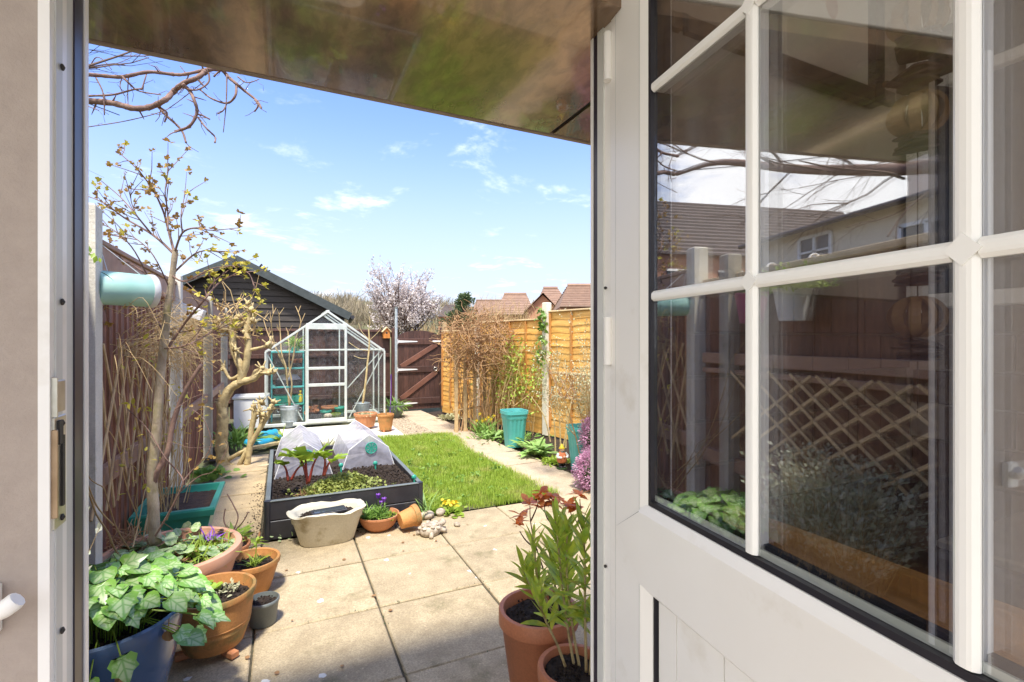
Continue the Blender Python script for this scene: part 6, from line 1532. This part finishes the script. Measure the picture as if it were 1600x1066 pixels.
# --- gnarled branch over the patio, also mirrored in the glass
ob = thing('overhanging_branch', 'gnarled leafless branch reaching in from the left below the canopy', 'branch', (-1.8, 1.2, 0)); m = MB()
bd = 2.72
bp_ = [([(40, 260), (150, 270), (240, 292), (310, 285), (370, 255), (400, 225), (440, 190), (500, 165), (545, 130)], .017, .012), ([(40, 150), (100, 155), (190, 160), (300, 140), (400, 150), (450, 150), (540, 130)], .011, .008),
 ([(440, 190), (470, 220), (490, 260), (500, 310), (470, 365), (410, 388)], .010, .007), ([(500, 315), (525, 322), (555, 338)], .005, .004), ([(505, 330), (540, 375), (575, 410), (575, 435)], .005, .004),
 ([(340, 285), (370, 320), (410, 355), (440, 390), (455, 435)], .008, .005), ([(340, 285), (375, 310), (365, 350)], .006, .004), ([(545, 130), (600, 130), (630, 160), (665, 190), (700, 220), (750, 260), (768, 292)], .012, .005),
 ([(665, 190), (660, 240), (625, 270), (560, 250), (515, 215)], .007, .004), ([(625, 150), (622, 270), (610, 392)], .004, .002), ([(625, 270), (610, 300), (585, 315)], .004, .003), ([(545, 130), (550, 180), (500, 215), (440, 205)], .005, .004),
 ([(190, 160), (220, 190), (260, 220), (350, 235)], .006, .003), ([(270, 215), (290, 150)], .004, .003), ([(40, 240), (150, 235), (230, 215), (270, 210)], .006, .004), ([(215, 160), (212, 230), (215, 300)], .003, .002), ([(80, 165), (110, 230), (115, 320)], .004, .003),
 ([(40, 130), (55, 115), (80, 80), (110, 90), (145, 130)], .003, .002), ([(670, 160), (710, 185), (760, 170)], .004, .002), ([(740, 255), (755, 280), (740, 305)], .005, .004), ([(40, 280), (90, 300)], .003, .002), ([(190, 160), (180, 200), (200, 240)], .003, .002),
 ([(40, 370), (200, 345), (340, 310), (400, 280), (530, 180)], .0025, .002), ([(430, 115), (450, 140)], .002, .002), ([(330, 115), (350, 140)], .002, .002), ([(570, 160), (600, 135), (640, 140)], .005, .003)]
for path, r0, r1 in bp_:
    P = zpath(path, 120, 60, 2.665, bd, .05 if len(path) > 3 else .02)
    P = spline(P, 5); m.tube(P, [(r0 + (r1 - r0) * i / (len(P) - 1)) * (1 + .10 * math.sin(i * 2.3)) for i in range(len(P))], 7)
    for i in range(2, len(P), 3):
        if rnd.random() < .5:
            d = rdir(); m.tube([P[i], P[i] + d * rnd.uniform(.02, .06), P[i] + d * .07 + jit(.02)], [r1 * .55, r1 * .4, .0012], 4)
        if rnd.random() < .4: m.sphere(P[i], r1 * 1.45, 6, 5)
s_ = spline([D(135, 157, bd), (-1.15, 3.15, 2.78), (-1.30, 2.6, 2.55), (-1.42, 2.1, 2.38), (-1.55, 1.55, 2.20), (-1.75, 1.22, 1.7), (-1.8, 1.2, 0)], 6); m.tube(s_, taper(.017, .05, len(s_)), 8)
s_ = spline([D(135, 116, bd), (-1.15, 3.0, 2.95), (-1.25, 2.5, 2.72), (-1.38, 2.0, 2.50), (-1.6, 1.45, 2.2)], 6); m.tube(s_, taper(.011, .025, len(s_)), 7)
m.build('limbs', M_['bark_purple'], ob, smooth='all'); m = MB(); tp = []
for (p, d, L) in (((-1.1, 3.1, 2.75), (.5, .4, .1), .7), ((-1.25, 2.7, 2.6), (.7, .1, .2), .8), ((-1.3, 2.6, 2.55), (.3, .3, -.4), .6), ((-1.4, 2.2, 2.4), (.6, -.2, .3), .7), ((-1.45, 2.0, 2.35), (.5, .3, -.5), .7), ((-1.5, 1.75, 2.28), (.5, -.3, .2), .7), ((-1.55, 1.55, 2.2), (.2, .5, -.6), .6), ((-1.58, 1.5, 2.2), (.4, .1, .3), .7), ((-1.3, 2.5, 2.7), (.4, .3, .4), .8), ((-1.15, 3.0, 2.9), (.4, -.3, .1), .8), ((-1.6, 1.45, 2.2), (.1, -.4, .3), .5), ((-1.35, 2.35, 2.45), (.8, .0, .05), .8), ((-1.45, 2.0, 2.3), (.8, .1, .0), .8), ((-1.5, 1.8, 2.3), (.5, .0, -.7), .6), ((-1.25, 2.6, 2.55), (.6, .0, .4), .8)):
    grow(m, tp, p, d, L * .8, .008, 2 if p[1] > 2.55 else 3, 5, .22, .0, .75, 3, .6, .6, 5)
m.build('twigs', M_['twig_dark'], ob)
wr = MB(); wr.tube(spline([(-1.2, 5.0, 3.3), (-1.3, 2.4, 2.55), (-1.6, 1.1, 2.35)], 5), .004, 5); o = wr.build('wire_line', M_['gasket'], org=(-1.2, 5, 3.3)); tag(o, 'thin dark wire strung behind the branch, mirrored in the glass', 'wire')

# --- leaves over the blue pot
bl = thing('marbled_leaf_plant', 'dense marbled heart leaves spilling over the blue glazed pot', 'plant', (BP[0], BP[1], .42)); it = []
for k in range(215):
    a = rnd.uniform(0, 2 * PI); q = math.sqrt(rnd.random()); r = .34 * q
    x, y = BP[0] + r * math.cos(a), BP[1] + r * math.sin(a); z = .40 + .19 * (1 - q ** 2) + rnd.uniform(-.02, .035) - (.06 * max(0, q - .8) / .2) * rnd.random()
    if x < FX + .09 or (y < BP[1] - .20 and rnd.random() < .7): continue
    out_ = V3((math.cos(a) * .8, math.sin(a) * .8, .12 - .55 * q + rnd.uniform(-.3, .3))); out_ = out_ + V3((.15, -.35, -.1)) + jit(.35)
    it.append((V3((x, y, z)), out_, rnd.uniform(.045, .098)))
m = MB(); T = T_ivy; m.add(T[0] * V3((1.0, 1, 1)), T[1]); me = m.mesh('leaf', M_['leaf_marbled'], smooth='all')
m = MB(); m.add(T_heart[0] * V3((1.05, 1, 1.6)), T_heart[1]); me2 = m.mesh('leaf', M_['leaf_marbled'], smooth='all')
st = MB()
for p, d, s in it:
    n_ = V3((.15, -.45, 1)) + V3((d[0], d[1], 0)) * .5 + jit(.35); piece('leaf', me if rnd.random() < .3 else me2, bl, p, frame(d, n_), s)
    st.tube(spline([(BP[0] + (p[0] - BP[0]) * .4, BP[1] + (p[1] - BP[1]) * .4, .38), p * .5 + V3((BP[0], BP[1], .42)) * .5 + V3((0, 0, .03)), p], 2), .0022, 4)
st.build('stalks', M_['leaf_lime'], bl)
for (u, v, w) in ((.11, -.245, .31), (.22, -.14, .37)):
    m = MB(); q = V3((BP[0] + u, BP[1] + v, w)); m.tube([q + V3((0, .02, .07)), q + V3((0, 0, .03))], .0015, 4); leaves(m, T_round, [q + V3((0, 0, .035))] * 3, [(.1, -.1, -1), (-.2, .1, -1), (.2, .2, -1)], [.04, .035, .035], .5); m.build('dead_leaf', M_['leaf_dry'], bl)

# --- wide planter: pale round leaves, grassy shoots, dried flowers
bw = thing('ground_ivy', 'mat of round pale green leaves covering the wide terracotta planter', 'plant', (BW[0], BW[1], .3)); it = []
for k in range(210):
    a = rnd.uniform(0, 2 * PI); r = .31 * math.sqrt(rnd.random()); x, y = BW[0] + r * math.cos(a), BW[1] + r * math.sin(a)
    if (x - BW[0]) > .06 and rnd.random() < .6: continue
    it.append((V3((x, y, .30 + .035 * (1 - (r / .3) ** 2) + rnd.uniform(0, .035))), V3((math.cos(a) * .5, math.sin(a) * .5 - .4, rnd.uniform(-.25, .25))), rnd.uniform(.045, .075)))
leaf_objs('leaf', T_round, bw, it, 'leaf_round_pale', .35)
P = [V3((BW[0] + rnd.uniform(.05, .27), BW[1] + rnd.gauss(0, .08), .30)) for _ in range(260)]; leaf_bunch('grassy_shoots', T_strap, bw, P, [rdir(.8) for _ in P], [rnd.uniform(.04, .10) for _ in P], 'leaf_lime', wid=1.1)
P = [V3((BW[0] + rnd.gauss(.05, .14), BW[1] + rnd.gauss(.05, .1), .31)) for _ in range(140)]; leaf_bunch('dead_leaves', T_oval, bw, P, [rdir(.2) for _ in P], [rnd.uniform(.02, .045) for _ in P], 'leaf_dry')
P = [V3((BW[0] + .17 + rnd.gauss(0, .02), BW[1] + .1 + rnd.gauss(0, .02), .33)) for _ in range(24)]; leaf_bunch('dark_shoots', T_strap, bw, P, [rdir(1.2) for _ in P], [rnd.uniform(.04, .08) for _ in P], 'purple')
m = MB()
for k in range(55): a = V3((-.78 + rnd.gauss(0, .05), 3.35 + rnd.gauss(0, .05), .34)); m.tube(spline([a, a + rdir(.4) * .06, a + rdir(.3) * .11], 3), [.002] * 7, 4)
m.build('dried_stems', M_['twig_brown'], bw)
# --- ridged pot: lime rosette
rp = thing('lime_rosettes', 'soft lime green rosettes growing in the ridged pot', 'plant', (PA[0], PA[1], .25)); it = []
for (cx, cy) in ((-.07, .0), (-.10, -.06), (-.03, -.05), (-.06, .07), (-.11, .04), (.0, .05)):
    for k in range(8):
        a = k * .8 + rnd.random(); it.append((V3((PA[0] + cx, PA[1] + cy, .245 + rnd.uniform(0, .03))), V3((math.cos(a), math.sin(a), rnd.uniform(.25, .8))), rnd.uniform(.035, .055)))
leaf_objs('leaf', T_round, rp, it, 'leaf_rhubarb', .3)
P = [V3((PA[0] + .05 + rnd.gauss(0, .03), PA[1] + .05 + rnd.gauss(0, .03), .25)) for _ in range(60)]; leaf_bunch('small_shoots', T_oval, rp, P, [rdir(1) for _ in P], [rnd.uniform(.015, .03) for _ in P], 'leaf_silver')
bs = thing('bulb_shoots', 'a tuft of thin green shoots in the plain orange clay pot', 'plant', (PB[0], PB[1], .15)); P = [V3((PB[0] + .02 + rnd.gauss(0, .012), PB[1] - .01 + rnd.gauss(0, .012), .145)) for _ in range(34)]
leaf_bunch('leaves', T_strap, bs, P, [rdir(1.6) for _ in P], [rnd.uniform(.05, .10) for _ in P], 'leaf_lime')
m = MB(); m.tube([V3((PB[0] + .02, PB[1], .14)), V3((PB[0] + .03, PB[1], .27))], .003, 5); leaves(m, T_oval, [V3((PB[0] + .03, PB[1], .25 + .01 * k)) for k in range(6)], [rdir(.5) for _ in range(6)], [.035] * 6); m.build('seedling', M_['leaf_lime'], bs)
# greenery between planter and path
def clumpy(name, label, cat, c, T, n, spread, size, matr, up=.8, wid=None, objs=False, group=None):
    t = thing(name, label, cat, c, group); P = [V3(c) + V3((rnd.gauss(0, spread), rnd.gauss(0, spread), rnd.uniform(0, .02))) for _ in range(n)]
    D_ = [V3(rdir(up)) + V3(((p[0] - c[0]), (p[1] - c[1]), 0)) * (1.2 / max(spread, .01)) * .5 for p in P]; sz = [rnd.uniform(size * .6, size * 1.15) for _ in P]
    if objs: leaf_objs('leaf', T, t, list(zip(P, D_, sz)), matr)
    else: leaf_bunch('leaves', T, t, P, D_, sz, matr, wid=wid)
    return t
clumpy('lime_leaved_plant', 'small lime green leafy plant at the foot of the green planter', 'plant', (-.40, 4.02, .0), T_oval, 60, .06, .09, 'leaf_lime', 1.4)
clumpy('strappy_plant', 'yellow green strappy leaves beside the green planter', 'plant', (-.37, 3.85, .02), T_strap, 50, .04, .22, 'leaf_lime', 1.2, 1.5)
clumpy('cut_leaf_plant', 'low green plant at the foot of the thick pollarded trunk', 'plant', tuple(G(322, 745)), T_round, 90, .10, .09, 'leaf_green', .9)
clumpy('bulb_leaves', 'upright green bulb leaves between the two pollarded stems', 'plant', tuple(G(368, 695)), T_strap, 90, .12, .32, 'leaf_green', 1.8, 1.3)
clumpy('bulb_leaves', 'small tuft of green leaves in front of the left zinc bucket', 'plant', tuple(G(443, 690)), T_strap, 60, .06, .20, 'leaf_lime', 1.4, 1.5)
clumpy('rosemary_bush', 'bushy grey green herb behind the raised bed between the cloches', 'shrub', (.42, 6.15, .0), T_strap, 420, .14, .30, 'leaf_silver', 2.0, .8)
clumpy('weed_tuft', 'grey leaved tuft on the gravel near the gate post', 'plant', tuple(G(703, 655)), T_oval, 160, .09, .10, 'leaf_silver', 1.0)
clumpy('pale_weed', 'small pale leaved weed under the front of the raised bed', 'plant', (.05, 3.93, .01), T_round, 12, .04, .035, 'leaf_round_pale', 1.0)
# primroses, bulbs at the bed's right corner
clumpy('primrose', 'pale yellow primrose clump at the corner of the lawn', 'flowers', tuple(G(705, 800)), T_round, 60, .05, .05, 'leaf_lime', 1.0)
for q in range(1):
    t = thing('primrose_flowers', 'cream primrose flowers on the clump at the lawn corner', 'flowers', tuple(G(703, 796))); P = [G(703, 796) + V3((rnd.gauss(0, .035), rnd.gauss(0, .03), rnd.uniform(.03, .06))) for _ in range(40)]; leaf_bunch('petals', T_round, t, P, [rdir(.4) for _ in P], [.03] * 40, 'yellow')
t = thing('bulb_leaves', 'upright dark green bulb leaves by the right corner of the raised bed', 'plant', tuple(G(668, 808))); m = MB()
it = [(G(rnd.uniform(660, 675), rnd.uniform(800, 815)), V3((rnd.uniform(-.15, .15), rnd.uniform(-.1, .1), 1)), rnd.uniform(.12, .24)) for _ in range(11)]; leaf_objs('leaf', T_strap, t, it, 'leaf_hosta')
clumpy('edge_tuft', 'tuft of long grass at the front corner of the lawn', 'grass', tuple(G(660, 790)), T_strap, 140, .10, .12, 'leaf_lime', 1.6, .6)

# --- raised bed planting
rh = thing('rhubarb', 'young rhubarb with red stalks and crinkled lime leaves in the raised bed', 'plant', (.1, 4.3, .24))
for path, tipd, s in (([(250, 525), (240, 480), (225, 450)], (-.3, -.5, .3), .10), ([(265, 520), (295, 480), (318, 455)], (.5, .1, .3), .10), ([(355, 540), (350, 470), (345, 415)], (-.4, -.6, .35), .15), ([(365, 535), (385, 460), (405, 415)], (.6, -.3, .4), .14), ([(450, 495), (470, 450), (490, 425)], (.5, -.4, .2), .12), ([(350, 500), (330, 440), (300, 400)], (-.8, -.3, .3), .13), ([(445, 495), (455, 440), (450, 410)], (-.2, -.5, .5), .11)):
    P = zpath(path, 380, 600, 3.5525, 3.86); P[0] = P[0] + V3((0, 0, -.02)); m = MB(); s_ = spline(P, 4); m.tube(s_, taper(.011, .006, len(s_)), 7); k_ = m.build('stalk', M_['rhubarb_stalk'], rh, smooth='all')
    for q in range(2):
        m = MB(); tv = T_lob3[0].copy(); rr = np.random.default_rng(int(path[0][0]) + q); tv[:, 2] += rr.normal(0, .05, len(tv)); m.add(tv * V3((1.2, 1, 1.5)) * s * 1.1 @ frame(V3(tipd) + jit(.25) * (q + .3), (0, 0, 1)).T + P[-1], T_lob3[1]); m.build('leaf', M_['leaf_rhubarb'], rh, smooth='all')
m = MB(); 
for k in range(120): a = V3((.20 + rnd.gauss(0, .05), 4.16 + rnd.gauss(0, .04), .25)); m.tube([a, a + rdir(.5) * .06], [.003, .0015], 3)
m.build('dead_crown', M_['twig_brown'], rh)
mj = thing('marjoram', 'low mound of yellow green herb along the front of the raised bed', 'plant', (.48, 4.16, .24)); P = []; Dd = []
for k in range(2600):
    x, y = .43 + rnd.gauss(0, .125), 4.16 + rnd.gauss(0, .075)
    if not (BX0 + .03 < x < BX1 - .05 and BY0 - .01 < y < 4.5): continue
    z = .25 + .12 * math.exp(-((x - .46) / .25) ** 2 - ((y - 4.16) / .1) ** 2) * rnd.random() ** .5 + rnd.uniform(0, .02); P.append(V3((x, y, z))); Dd.append(rdir(.6))
leaf_bunch('leaves', T_oval, mj, P, Dd, [rnd.uniform(.014, .034) for _ in P], 'leaf_herb', wid=1.3)

# --- right border
t = thing('dry_vine', 'big tangle of dry brown vine heaped over a wooden trellis by the right fence', 'climbing plant', tuple(G(742, 672)))
vc = D(748, 545, 7.9); m = MB()
for k in range(620):
    u = rdir(); r = rnd.random() ** .4; c = vc + V3((u[0] * .62, u[1] * .40, u[2] * .52 + .12)) * r
    if k % 5 == 0: c = c + V3((0, 0, -rnd.random() * .6))
    P = [c]; d = rdir(-.15)
    for i in range(5): d = d + jit(.7); d = d / np.linalg.norm(d); P.append(P[-1] + d * rnd.uniform(.05, .12))
    s_ = spline(P, 2); m.tube(s_, taper(rnd.uniform(.003, .007), .002, len(s_)), 4)
m.build('tangled_stems', M_['twig_brown'], t)
P = [vc + rdir(.2) * V3((.64, .42, .55)) * rnd.random() ** .33 + V3((0, 0, .10)) for _ in range(2600)]; leaf_bunch('dry_leaves', T_oval, t, P, [rdir() for _ in P], [rnd.uniform(.02, .055) for _ in P], 'leaf_dry')
m = MB()
for k in range(42):
    px = rnd.uniform(708, 785); a = D(px, rnd.uniform(655, 675) - (px - 708) * .05, 8.0 + rnd.uniform(-.2, .1)); a[2] = .0; e = D(px + rnd.uniform(-14, 14), rnd.uniform(560, 600), 7.9 + rnd.uniform(-.15, .2))
    s_ = spline([a, a * .66 + e * .34 + jit(.07), a * .33 + e * .67 + jit(.07), e], 3); m.tube(s_, taper(rnd.uniform(.005, .011), .004, len(s_)), 5)
m.build('upright_stems', M_['twig_brown'], t)
tl = thing('vine_trellis', 'weathered wooden trellis uprights under the dry vine', 'trellis', tuple(G(742, 672)))
for px, top, by in ((713, 548, 676), (727, 560, 674), (742, 560, 672), (757, 560, 668), (771, 585, 664)):
    b = G(px, by); a = D(px, top, b @ V3((FW[0], FW[1], 0))); m = MB(); m.beam((b[0], b[1], 0), (b[0], b[1], a[2]), .055, .03, (0, 1, 0), .004); m.build('upright', M_['tan_lath'], tl)
a, b = G(708, 676), G(776, 662)
for z in (.35, .85, 1.2): m = MB(); m.beam((a[0], a[1] - .03, z), (b[0], b[1] - .03, z), .03, .018); m.build('crossbar', M_['tan_lath'], tl)
# green yellow climber near the tall post
t = thing('honeysuckle', 'green and yellow leaved climber on the orange fence left of the tall post', 'climbing plant', tuple(FPt(2.6, .15))); m = MB(); P = []
for k in range(60):
    s = rnd.uniform(1.7, 3.2); a = FPt(s, rnd.uniform(.1, .5), 0 if k % 2 else .45); e = FPt(s + rnd.uniform(-.3, .3), rnd.uniform(.05, .3), rnd.uniform(.8, 1.5)); s_ = spline([a, (a + e) / 2 + jit(.12), e], 4); m.tube(s_, taper(.005, .002, len(s_)), 4); P += [q for q in s_[3:] for _ in range(3)]
m.build('stems', M_['twig_tan'], t); P = [p + jit(.08) for p in P]; leaf_bunch('leaves', T_oval, t, P, [rdir() for _ in P], [rnd.uniform(.03, .07) for _ in P], 'leaf_lime')
P = [FPt(3.21 + rnd.gauss(0, .06), .10 + rnd.uniform(0, .05), z) for z in [rnd.choice((1.72, 1.66, 1.45, 1.25, 1.20, 1.85)) + rnd.gauss(0, .06) for _ in range(130)]]; t = thing('ivy', 'dark ivy leaves climbing the tall concrete post', 'climbing plant', tuple(FPt(3.21, .1))); leaf_bunch('leaves', T_ivy, t, P, [rdir(-.3) for _ in P], [rnd.uniform(.04, .075) for _ in P], 'leaf_green')
# pale shrub cut by the door frame
sh_c = D(932, 575, 5.2); t = thing('golden_shrub', 'fine leaved yellow green shrub at the right edge above the heather', 'shrub', (sh_c[0], sh_c[1], 0)); m = MB(); tips = []
for k in range(13): a = rnd.uniform(0, 6.28); grow(m, tips, V3((sh_c[0], sh_c[1], .1)) + jit(.1) * V3((1, 1, 0)), (math.cos(a) * .33, math.sin(a) * .33, 1), rnd.uniform(.7, 1.05), .009, 3, 5, .13, .08, .5, 4, .6, .6, 4)
m.build('branches', M_['twig_tan'], t); P = [q + jit(.04) for Pn, d in tips for q in Pn[1:] for _ in range(4)]; P = [p for p in P if p[2] > .35]; rnd.shuffle(P); P = P[:7000]; leaf_bunch('leaves', T_dia, t, P, [rdir(.3) for _ in P], [rnd.uniform(.014, .03) for _ in P], 'leaf_silver')
def mound(name, label, cat, c, r, n, matr, size, sc=(1, 1, 1), core=None):
    t = thing(name, label, cat, (c[0], c[1], 0)); P, Dd = [], []
    for _ in range(n): u = rdir(.2); q = rnd.uniform(.75, 1.03) * (1 + .12 * math.sin(u[0] * 9 + u[1] * 7)); p = V3(c) + u * r * q * V3(sc); P.append(p); Dd.append(u + jit(.5))
    P = [V3((p[0], p[1], max(.01, p[2]))) for p in P]; leaf_bunch('blooms', T_dia, t, P, Dd, [rnd.uniform(size * .6, size * 1.3) for _ in P], matr)
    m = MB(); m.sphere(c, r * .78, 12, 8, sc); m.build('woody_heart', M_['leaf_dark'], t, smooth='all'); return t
hc = G(931, 768); mound('heather', 'rounded clump of pink purple heather at the path side by the door frame', 'shrub', (hc[0] + .07, hc[1] + .08, .16), .215, 7000, 'heather', .022)
hc2 = D(925, 675, 5.0); mound('heather', 'taller pink heather behind the teal planter near the gnome', 'shrub', (hc2[0] + .06, hc2[1], hc2[2] - .05), .17, 4200, 'heather', .022, (1, 1, 1.3))
# broad leaved clumps
for i, (px, py, s, n, lab) in enumerate(((842, 716, .26, 48, 'clump of long green leaves between the first teal planter and the gnome'), (765, 688, .17, 30, 'low rosette of green leaves at the path edge before the trellis'), (826, 706, .20, 26, 'green leaves tucked against the right side of the first teal planter'))):
    c = G(px, py); c = V3((c[0] + .05, c[1] + .12, .0)); t = thing('broad_leaf_plant', lab, 'plant', c, 'broad leaved clumps in the right border'); it = []
    for k in range(n): a = rnd.uniform(0, 6.28); it.append((c + V3((rnd.gauss(0, .06), rnd.gauss(0, .06), rnd.uniform(.0, .06))), V3((math.cos(a), math.sin(a), rnd.uniform(.3, 1.4))), rnd.uniform(.6, 1.1) * s))
    leaf_objs('leaf', T_lance(.26, 5, .45, .3), t, it, 'leaf_hosta')
clumpy('moss_clump', 'mossy green tuft at the feet of the gnome', 'plant', tuple(G(868, 722)), T_oval, 300, .08, .05, 'leaf_lime', .8)
clumpy('border_greenery', 'dark green low growth along the path edge below the trellis', 'plant', tuple(G(790, 690) + V3((.1, .3, 0))), T_oval, 400, .22, .07, 'leaf_green', .8)
t = thing('daffodils', 'small yellow daffodils flowering at the foot of the trellis', 'flowers', tuple(G(757, 678))); P = [G(rnd.uniform(745, 770), rnd.uniform(674, 684)) for _ in range(80)]; leaf_bunch('leaves', T_strap, t, P, [rdir(2) for _ in P], [rnd.uniform(.15, .30) for _ in P], 'leaf_green', wid=.7)
for k in range(7):
    q = G(745 + k * 4.5, 680) + V3((0, 0, rnd.uniform(.22, .33))); m = MB(); leaves(m, T_oval, [q] * 6, [V3((math.cos(a), -.25, math.sin(a))) for a in np.linspace(0, 5.2, 6)], [.035] * 6, .1, 1.3); m.lathe([(.008, 0), (.013, .02), (.001, .02)], q, 8, R=rotx(PI / 2)); m.build('flower', M_['yellow'], t)
# upright dead stems by the post
m = MB(); 
for path in ([(868, 705), (866, 660), (858, 620)], [(880, 700), (888, 655), (893, 625)], [(876, 700), (874, 650), (868, 600)], [(884, 700), (886, 640)], [(860, 690), (850, 650), (830, 620)]): s_ = spline([D(a, b, 5.9) for a, b in path], 4); m.tube(s_, taper(.010, .005, len(s_)), 5)
o = m.build('dead_stems', M_['bark_gold'], org=tuple(G(876, 715))); tag(o, 'a few upright dead stems between the post and the gnome', 'plant')

# --- foreground shoots on the right
def shoot_plant(name, label, loc, paths, dep, lsize, seed):
    t = thing(name, label, 'plant', loc); r2 = random.Random(seed); m0 = MB(); m0.add(*T_lance(.235, 5, .22, .35)); me = m0.mesh('leaf', M_['leaf_oleander'], smooth='all'); m1 = MB(); m1.add(*T_lance(.19, 5, -.05, .3)); me1 = m1.mesh('leaf', M_['leaf_oleander'], smooth='all')
    for path, n, t0 in paths:
        n = int(n * 1.45); dd = dep + r2.uniform(-.05, .05); P = spline([D(a, b, dd) for a, b in path], 6); m = MB(); m.tube(P, taper(.0055, .003, len(P)), 7); m.build('stem', M_['bark_gold'], t, smooth='all')
        for k in range(n):
            u = t0 + (1 - t0) * (k / max(1, n - 1)); i = min(len(P) - 1, int(u * (len(P) - 1))); ax_ = P[i] - P[max(0, i - 1)]; ax_ = ax_ / (np.linalg.norm(ax_) + 1e-9); a = k * 2.4 + r2.random()
            sd = V3((math.cos(a), math.sin(a), 0)); up_ = .7 + 2.4 * max(0, u - .4) + r2.uniform(-.25, .3); d = sd + V3((0, 0, up_)); piece('leaf', me if r2.random() < .6 else me1, t, P[i], frame(d, V3((0, 0, 1)) - sd * .5 + V3((0, -.3, 0))), lsize * r2.uniform(.72, 1.2) * (1.0 if u < .9 else .8))
    return t
shoot_plant('leafy_shoots', 'yellow green lance leaved shoots standing in the right hand terracotta pot', (R1[0], R1[1], .32), [([(852, 958), (838, 935), (826, 910), (817, 888)], 15, .25), ([(862, 955), (848, 925), (840, 905), (836, 870), (832, 840)], 17, .25), ([(872, 955), (868, 920), (862, 890), (858, 860)], 15, .3), ([(884, 955), (884, 920), (884, 880), (880, 850)], 14, .3)], 2.0, .105, 3)
shoot_plant('leafy_shoots', 'taller lance leaved shoots rising from the pot at the bottom edge', (R2[0], R2[1], .3), [([(886, 1050), (872, 1010), (855, 975), (843, 945), (838, 930)], 11, .45), ([(898, 1045), (890, 1000), (884, 960), (877, 905), (872, 850), (868, 815)], 22, .3), ([(908, 1055), (898, 1000), (892, 960), (887, 915), (885, 862), (888, 820)], 20, .3), ([(916, 1050), (915, 1000), (914, 950), (914, 900), (913, 850), (912, 810)], 20, .3), ([(922, 1055), (926, 980), (928, 900), (926, 830)], 16, .3)], 1.72, .108, 5)
t = thing('copper_leaved_plant', 'dark stemmed plant with copper red young leaves behind the lance leaved shoots', 'plant', (R1[0], R1[1], .32)); dz_ = 2.12
it = []
for path, heads in (([(862, 950), (852, 900), (836, 850), (829, 815), (828, 790)], [(828, 788), (815, 805)]), ([(872, 950), (878, 880), (882, 830), (872, 800)], [(868, 785), (858, 790)]), ([(882, 845), (893, 815), (890, 795)], [(888, 790), (898, 795)]), ([(884, 850), (905, 810), (906, 780)], [(906, 775)]), ([(840, 860), (822, 845), (812, 830)], [(812, 818)]), ([(876, 830), (855, 810), (850, 785)], [(846, 780), (862, 776)]), ([(829, 815), (838, 795), (845, 772)], [(846, 770)])):
    P = spline([D(a, b, dz_) for a, b in path], 4); m = MB(); m.tube(P, taper(.004, .002, len(P)), 6); m.build('stem', M_['twig_dark'], t)
    for h in heads:
        c = D(h[0], h[1], dz_)
        for k in range(9): a = k * .7 + rnd.random() * .5; it.append((c + jit(.008), V3((math.cos(a), math.sin(a), rnd.uniform(-.3, .7))), rnd.uniform(.036, .062)))
leaf_objs('leaf', T_oval, t, it, 'leaf_copper', .5)
# --- mirrored side: lavender, ferns, ivy
t = thing('lavender', 'silvery lavender bush in the black trough, mirrored in the door glass', 'shrub', (-.66, 1.62, .44)); P, Dd = [], []; m = MB()
for k in range(520):
    a = V3((-.71 + rnd.gauss(0, .04), 1.72 + rnd.uniform(-.25, .22), .44)); d = V3((rnd.gauss(-.02, .2), rnd.gauss(0, .38), 1)); L = rnd.uniform(.26, .54); e = a + d / np.linalg.norm(d) * L; m.tube([a, (a + e) / 2 + jit(.02), e], [.002, .0016, .001], 3)
    for q in range(14): u = rnd.uniform(.3, 1.03); P.append(a + (e - a) * u + jit(.008)); Dd.append(d + rdir() * .8)
m.build('stems', M_['twig_tan'], t); leaf_bunch('leaves', T_dia, t, P, Dd, [rnd.uniform(.018, .034) for _ in P], 'leaf_lavender')
c = V3((hp2[0], hp2[1], 1.70)); t = thing('feathery_plant', 'bright feathery green plant in the hanging white pot, mirrored in the glass', 'plant', c); P = [c + V3((rnd.gauss(.03, .06), rnd.gauss(-.03, .09), abs(rnd.gauss(0, .04)))) for _ in range(1500)]; leaf_bunch('leaves', T_dia, t, P, [rdir(.4) for _ in P], [rnd.uniform(.012, .03) for _ in P], 'leaf_lime')
c = V3((hp1[0], hp1[1], 1.70)); t = thing('dark_twiggy_plant', 'dark twiggy plant in the hanging pink pot, mirrored in the glass', 'plant', c); P = [c + V3((rnd.gauss(0, .05), rnd.gauss(0, .06), abs(rnd.gauss(0, .05)))) for _ in range(260)]; leaf_bunch('leaves', T_strap, t, P, [rdir(.8) for _ in P], [rnd.uniform(.03, .08) for _ in P], 'leaf_dark')
# fallen leaves on the slabs
m = MB(); P = [(rnd.uniform(-.7, 2.2), rnd.uniform(1.6, 3.9), .006) for _ in range(26)]; 
t = None
mm = MB(); mm.add(T_round[0], T_round[1]); me = mm.mesh('fallen_leaf', M_['leaf_dry'])
lt_ = thing('leaf_litter', 'a few small dry leaves and petals lying on the patio slabs', 'leaves', (.6, 2.6, 0))
for p in P: piece('leaf', me, lt_, p, rotz(rnd.uniform(0, 6)), rnd.uniform(.012, .028))
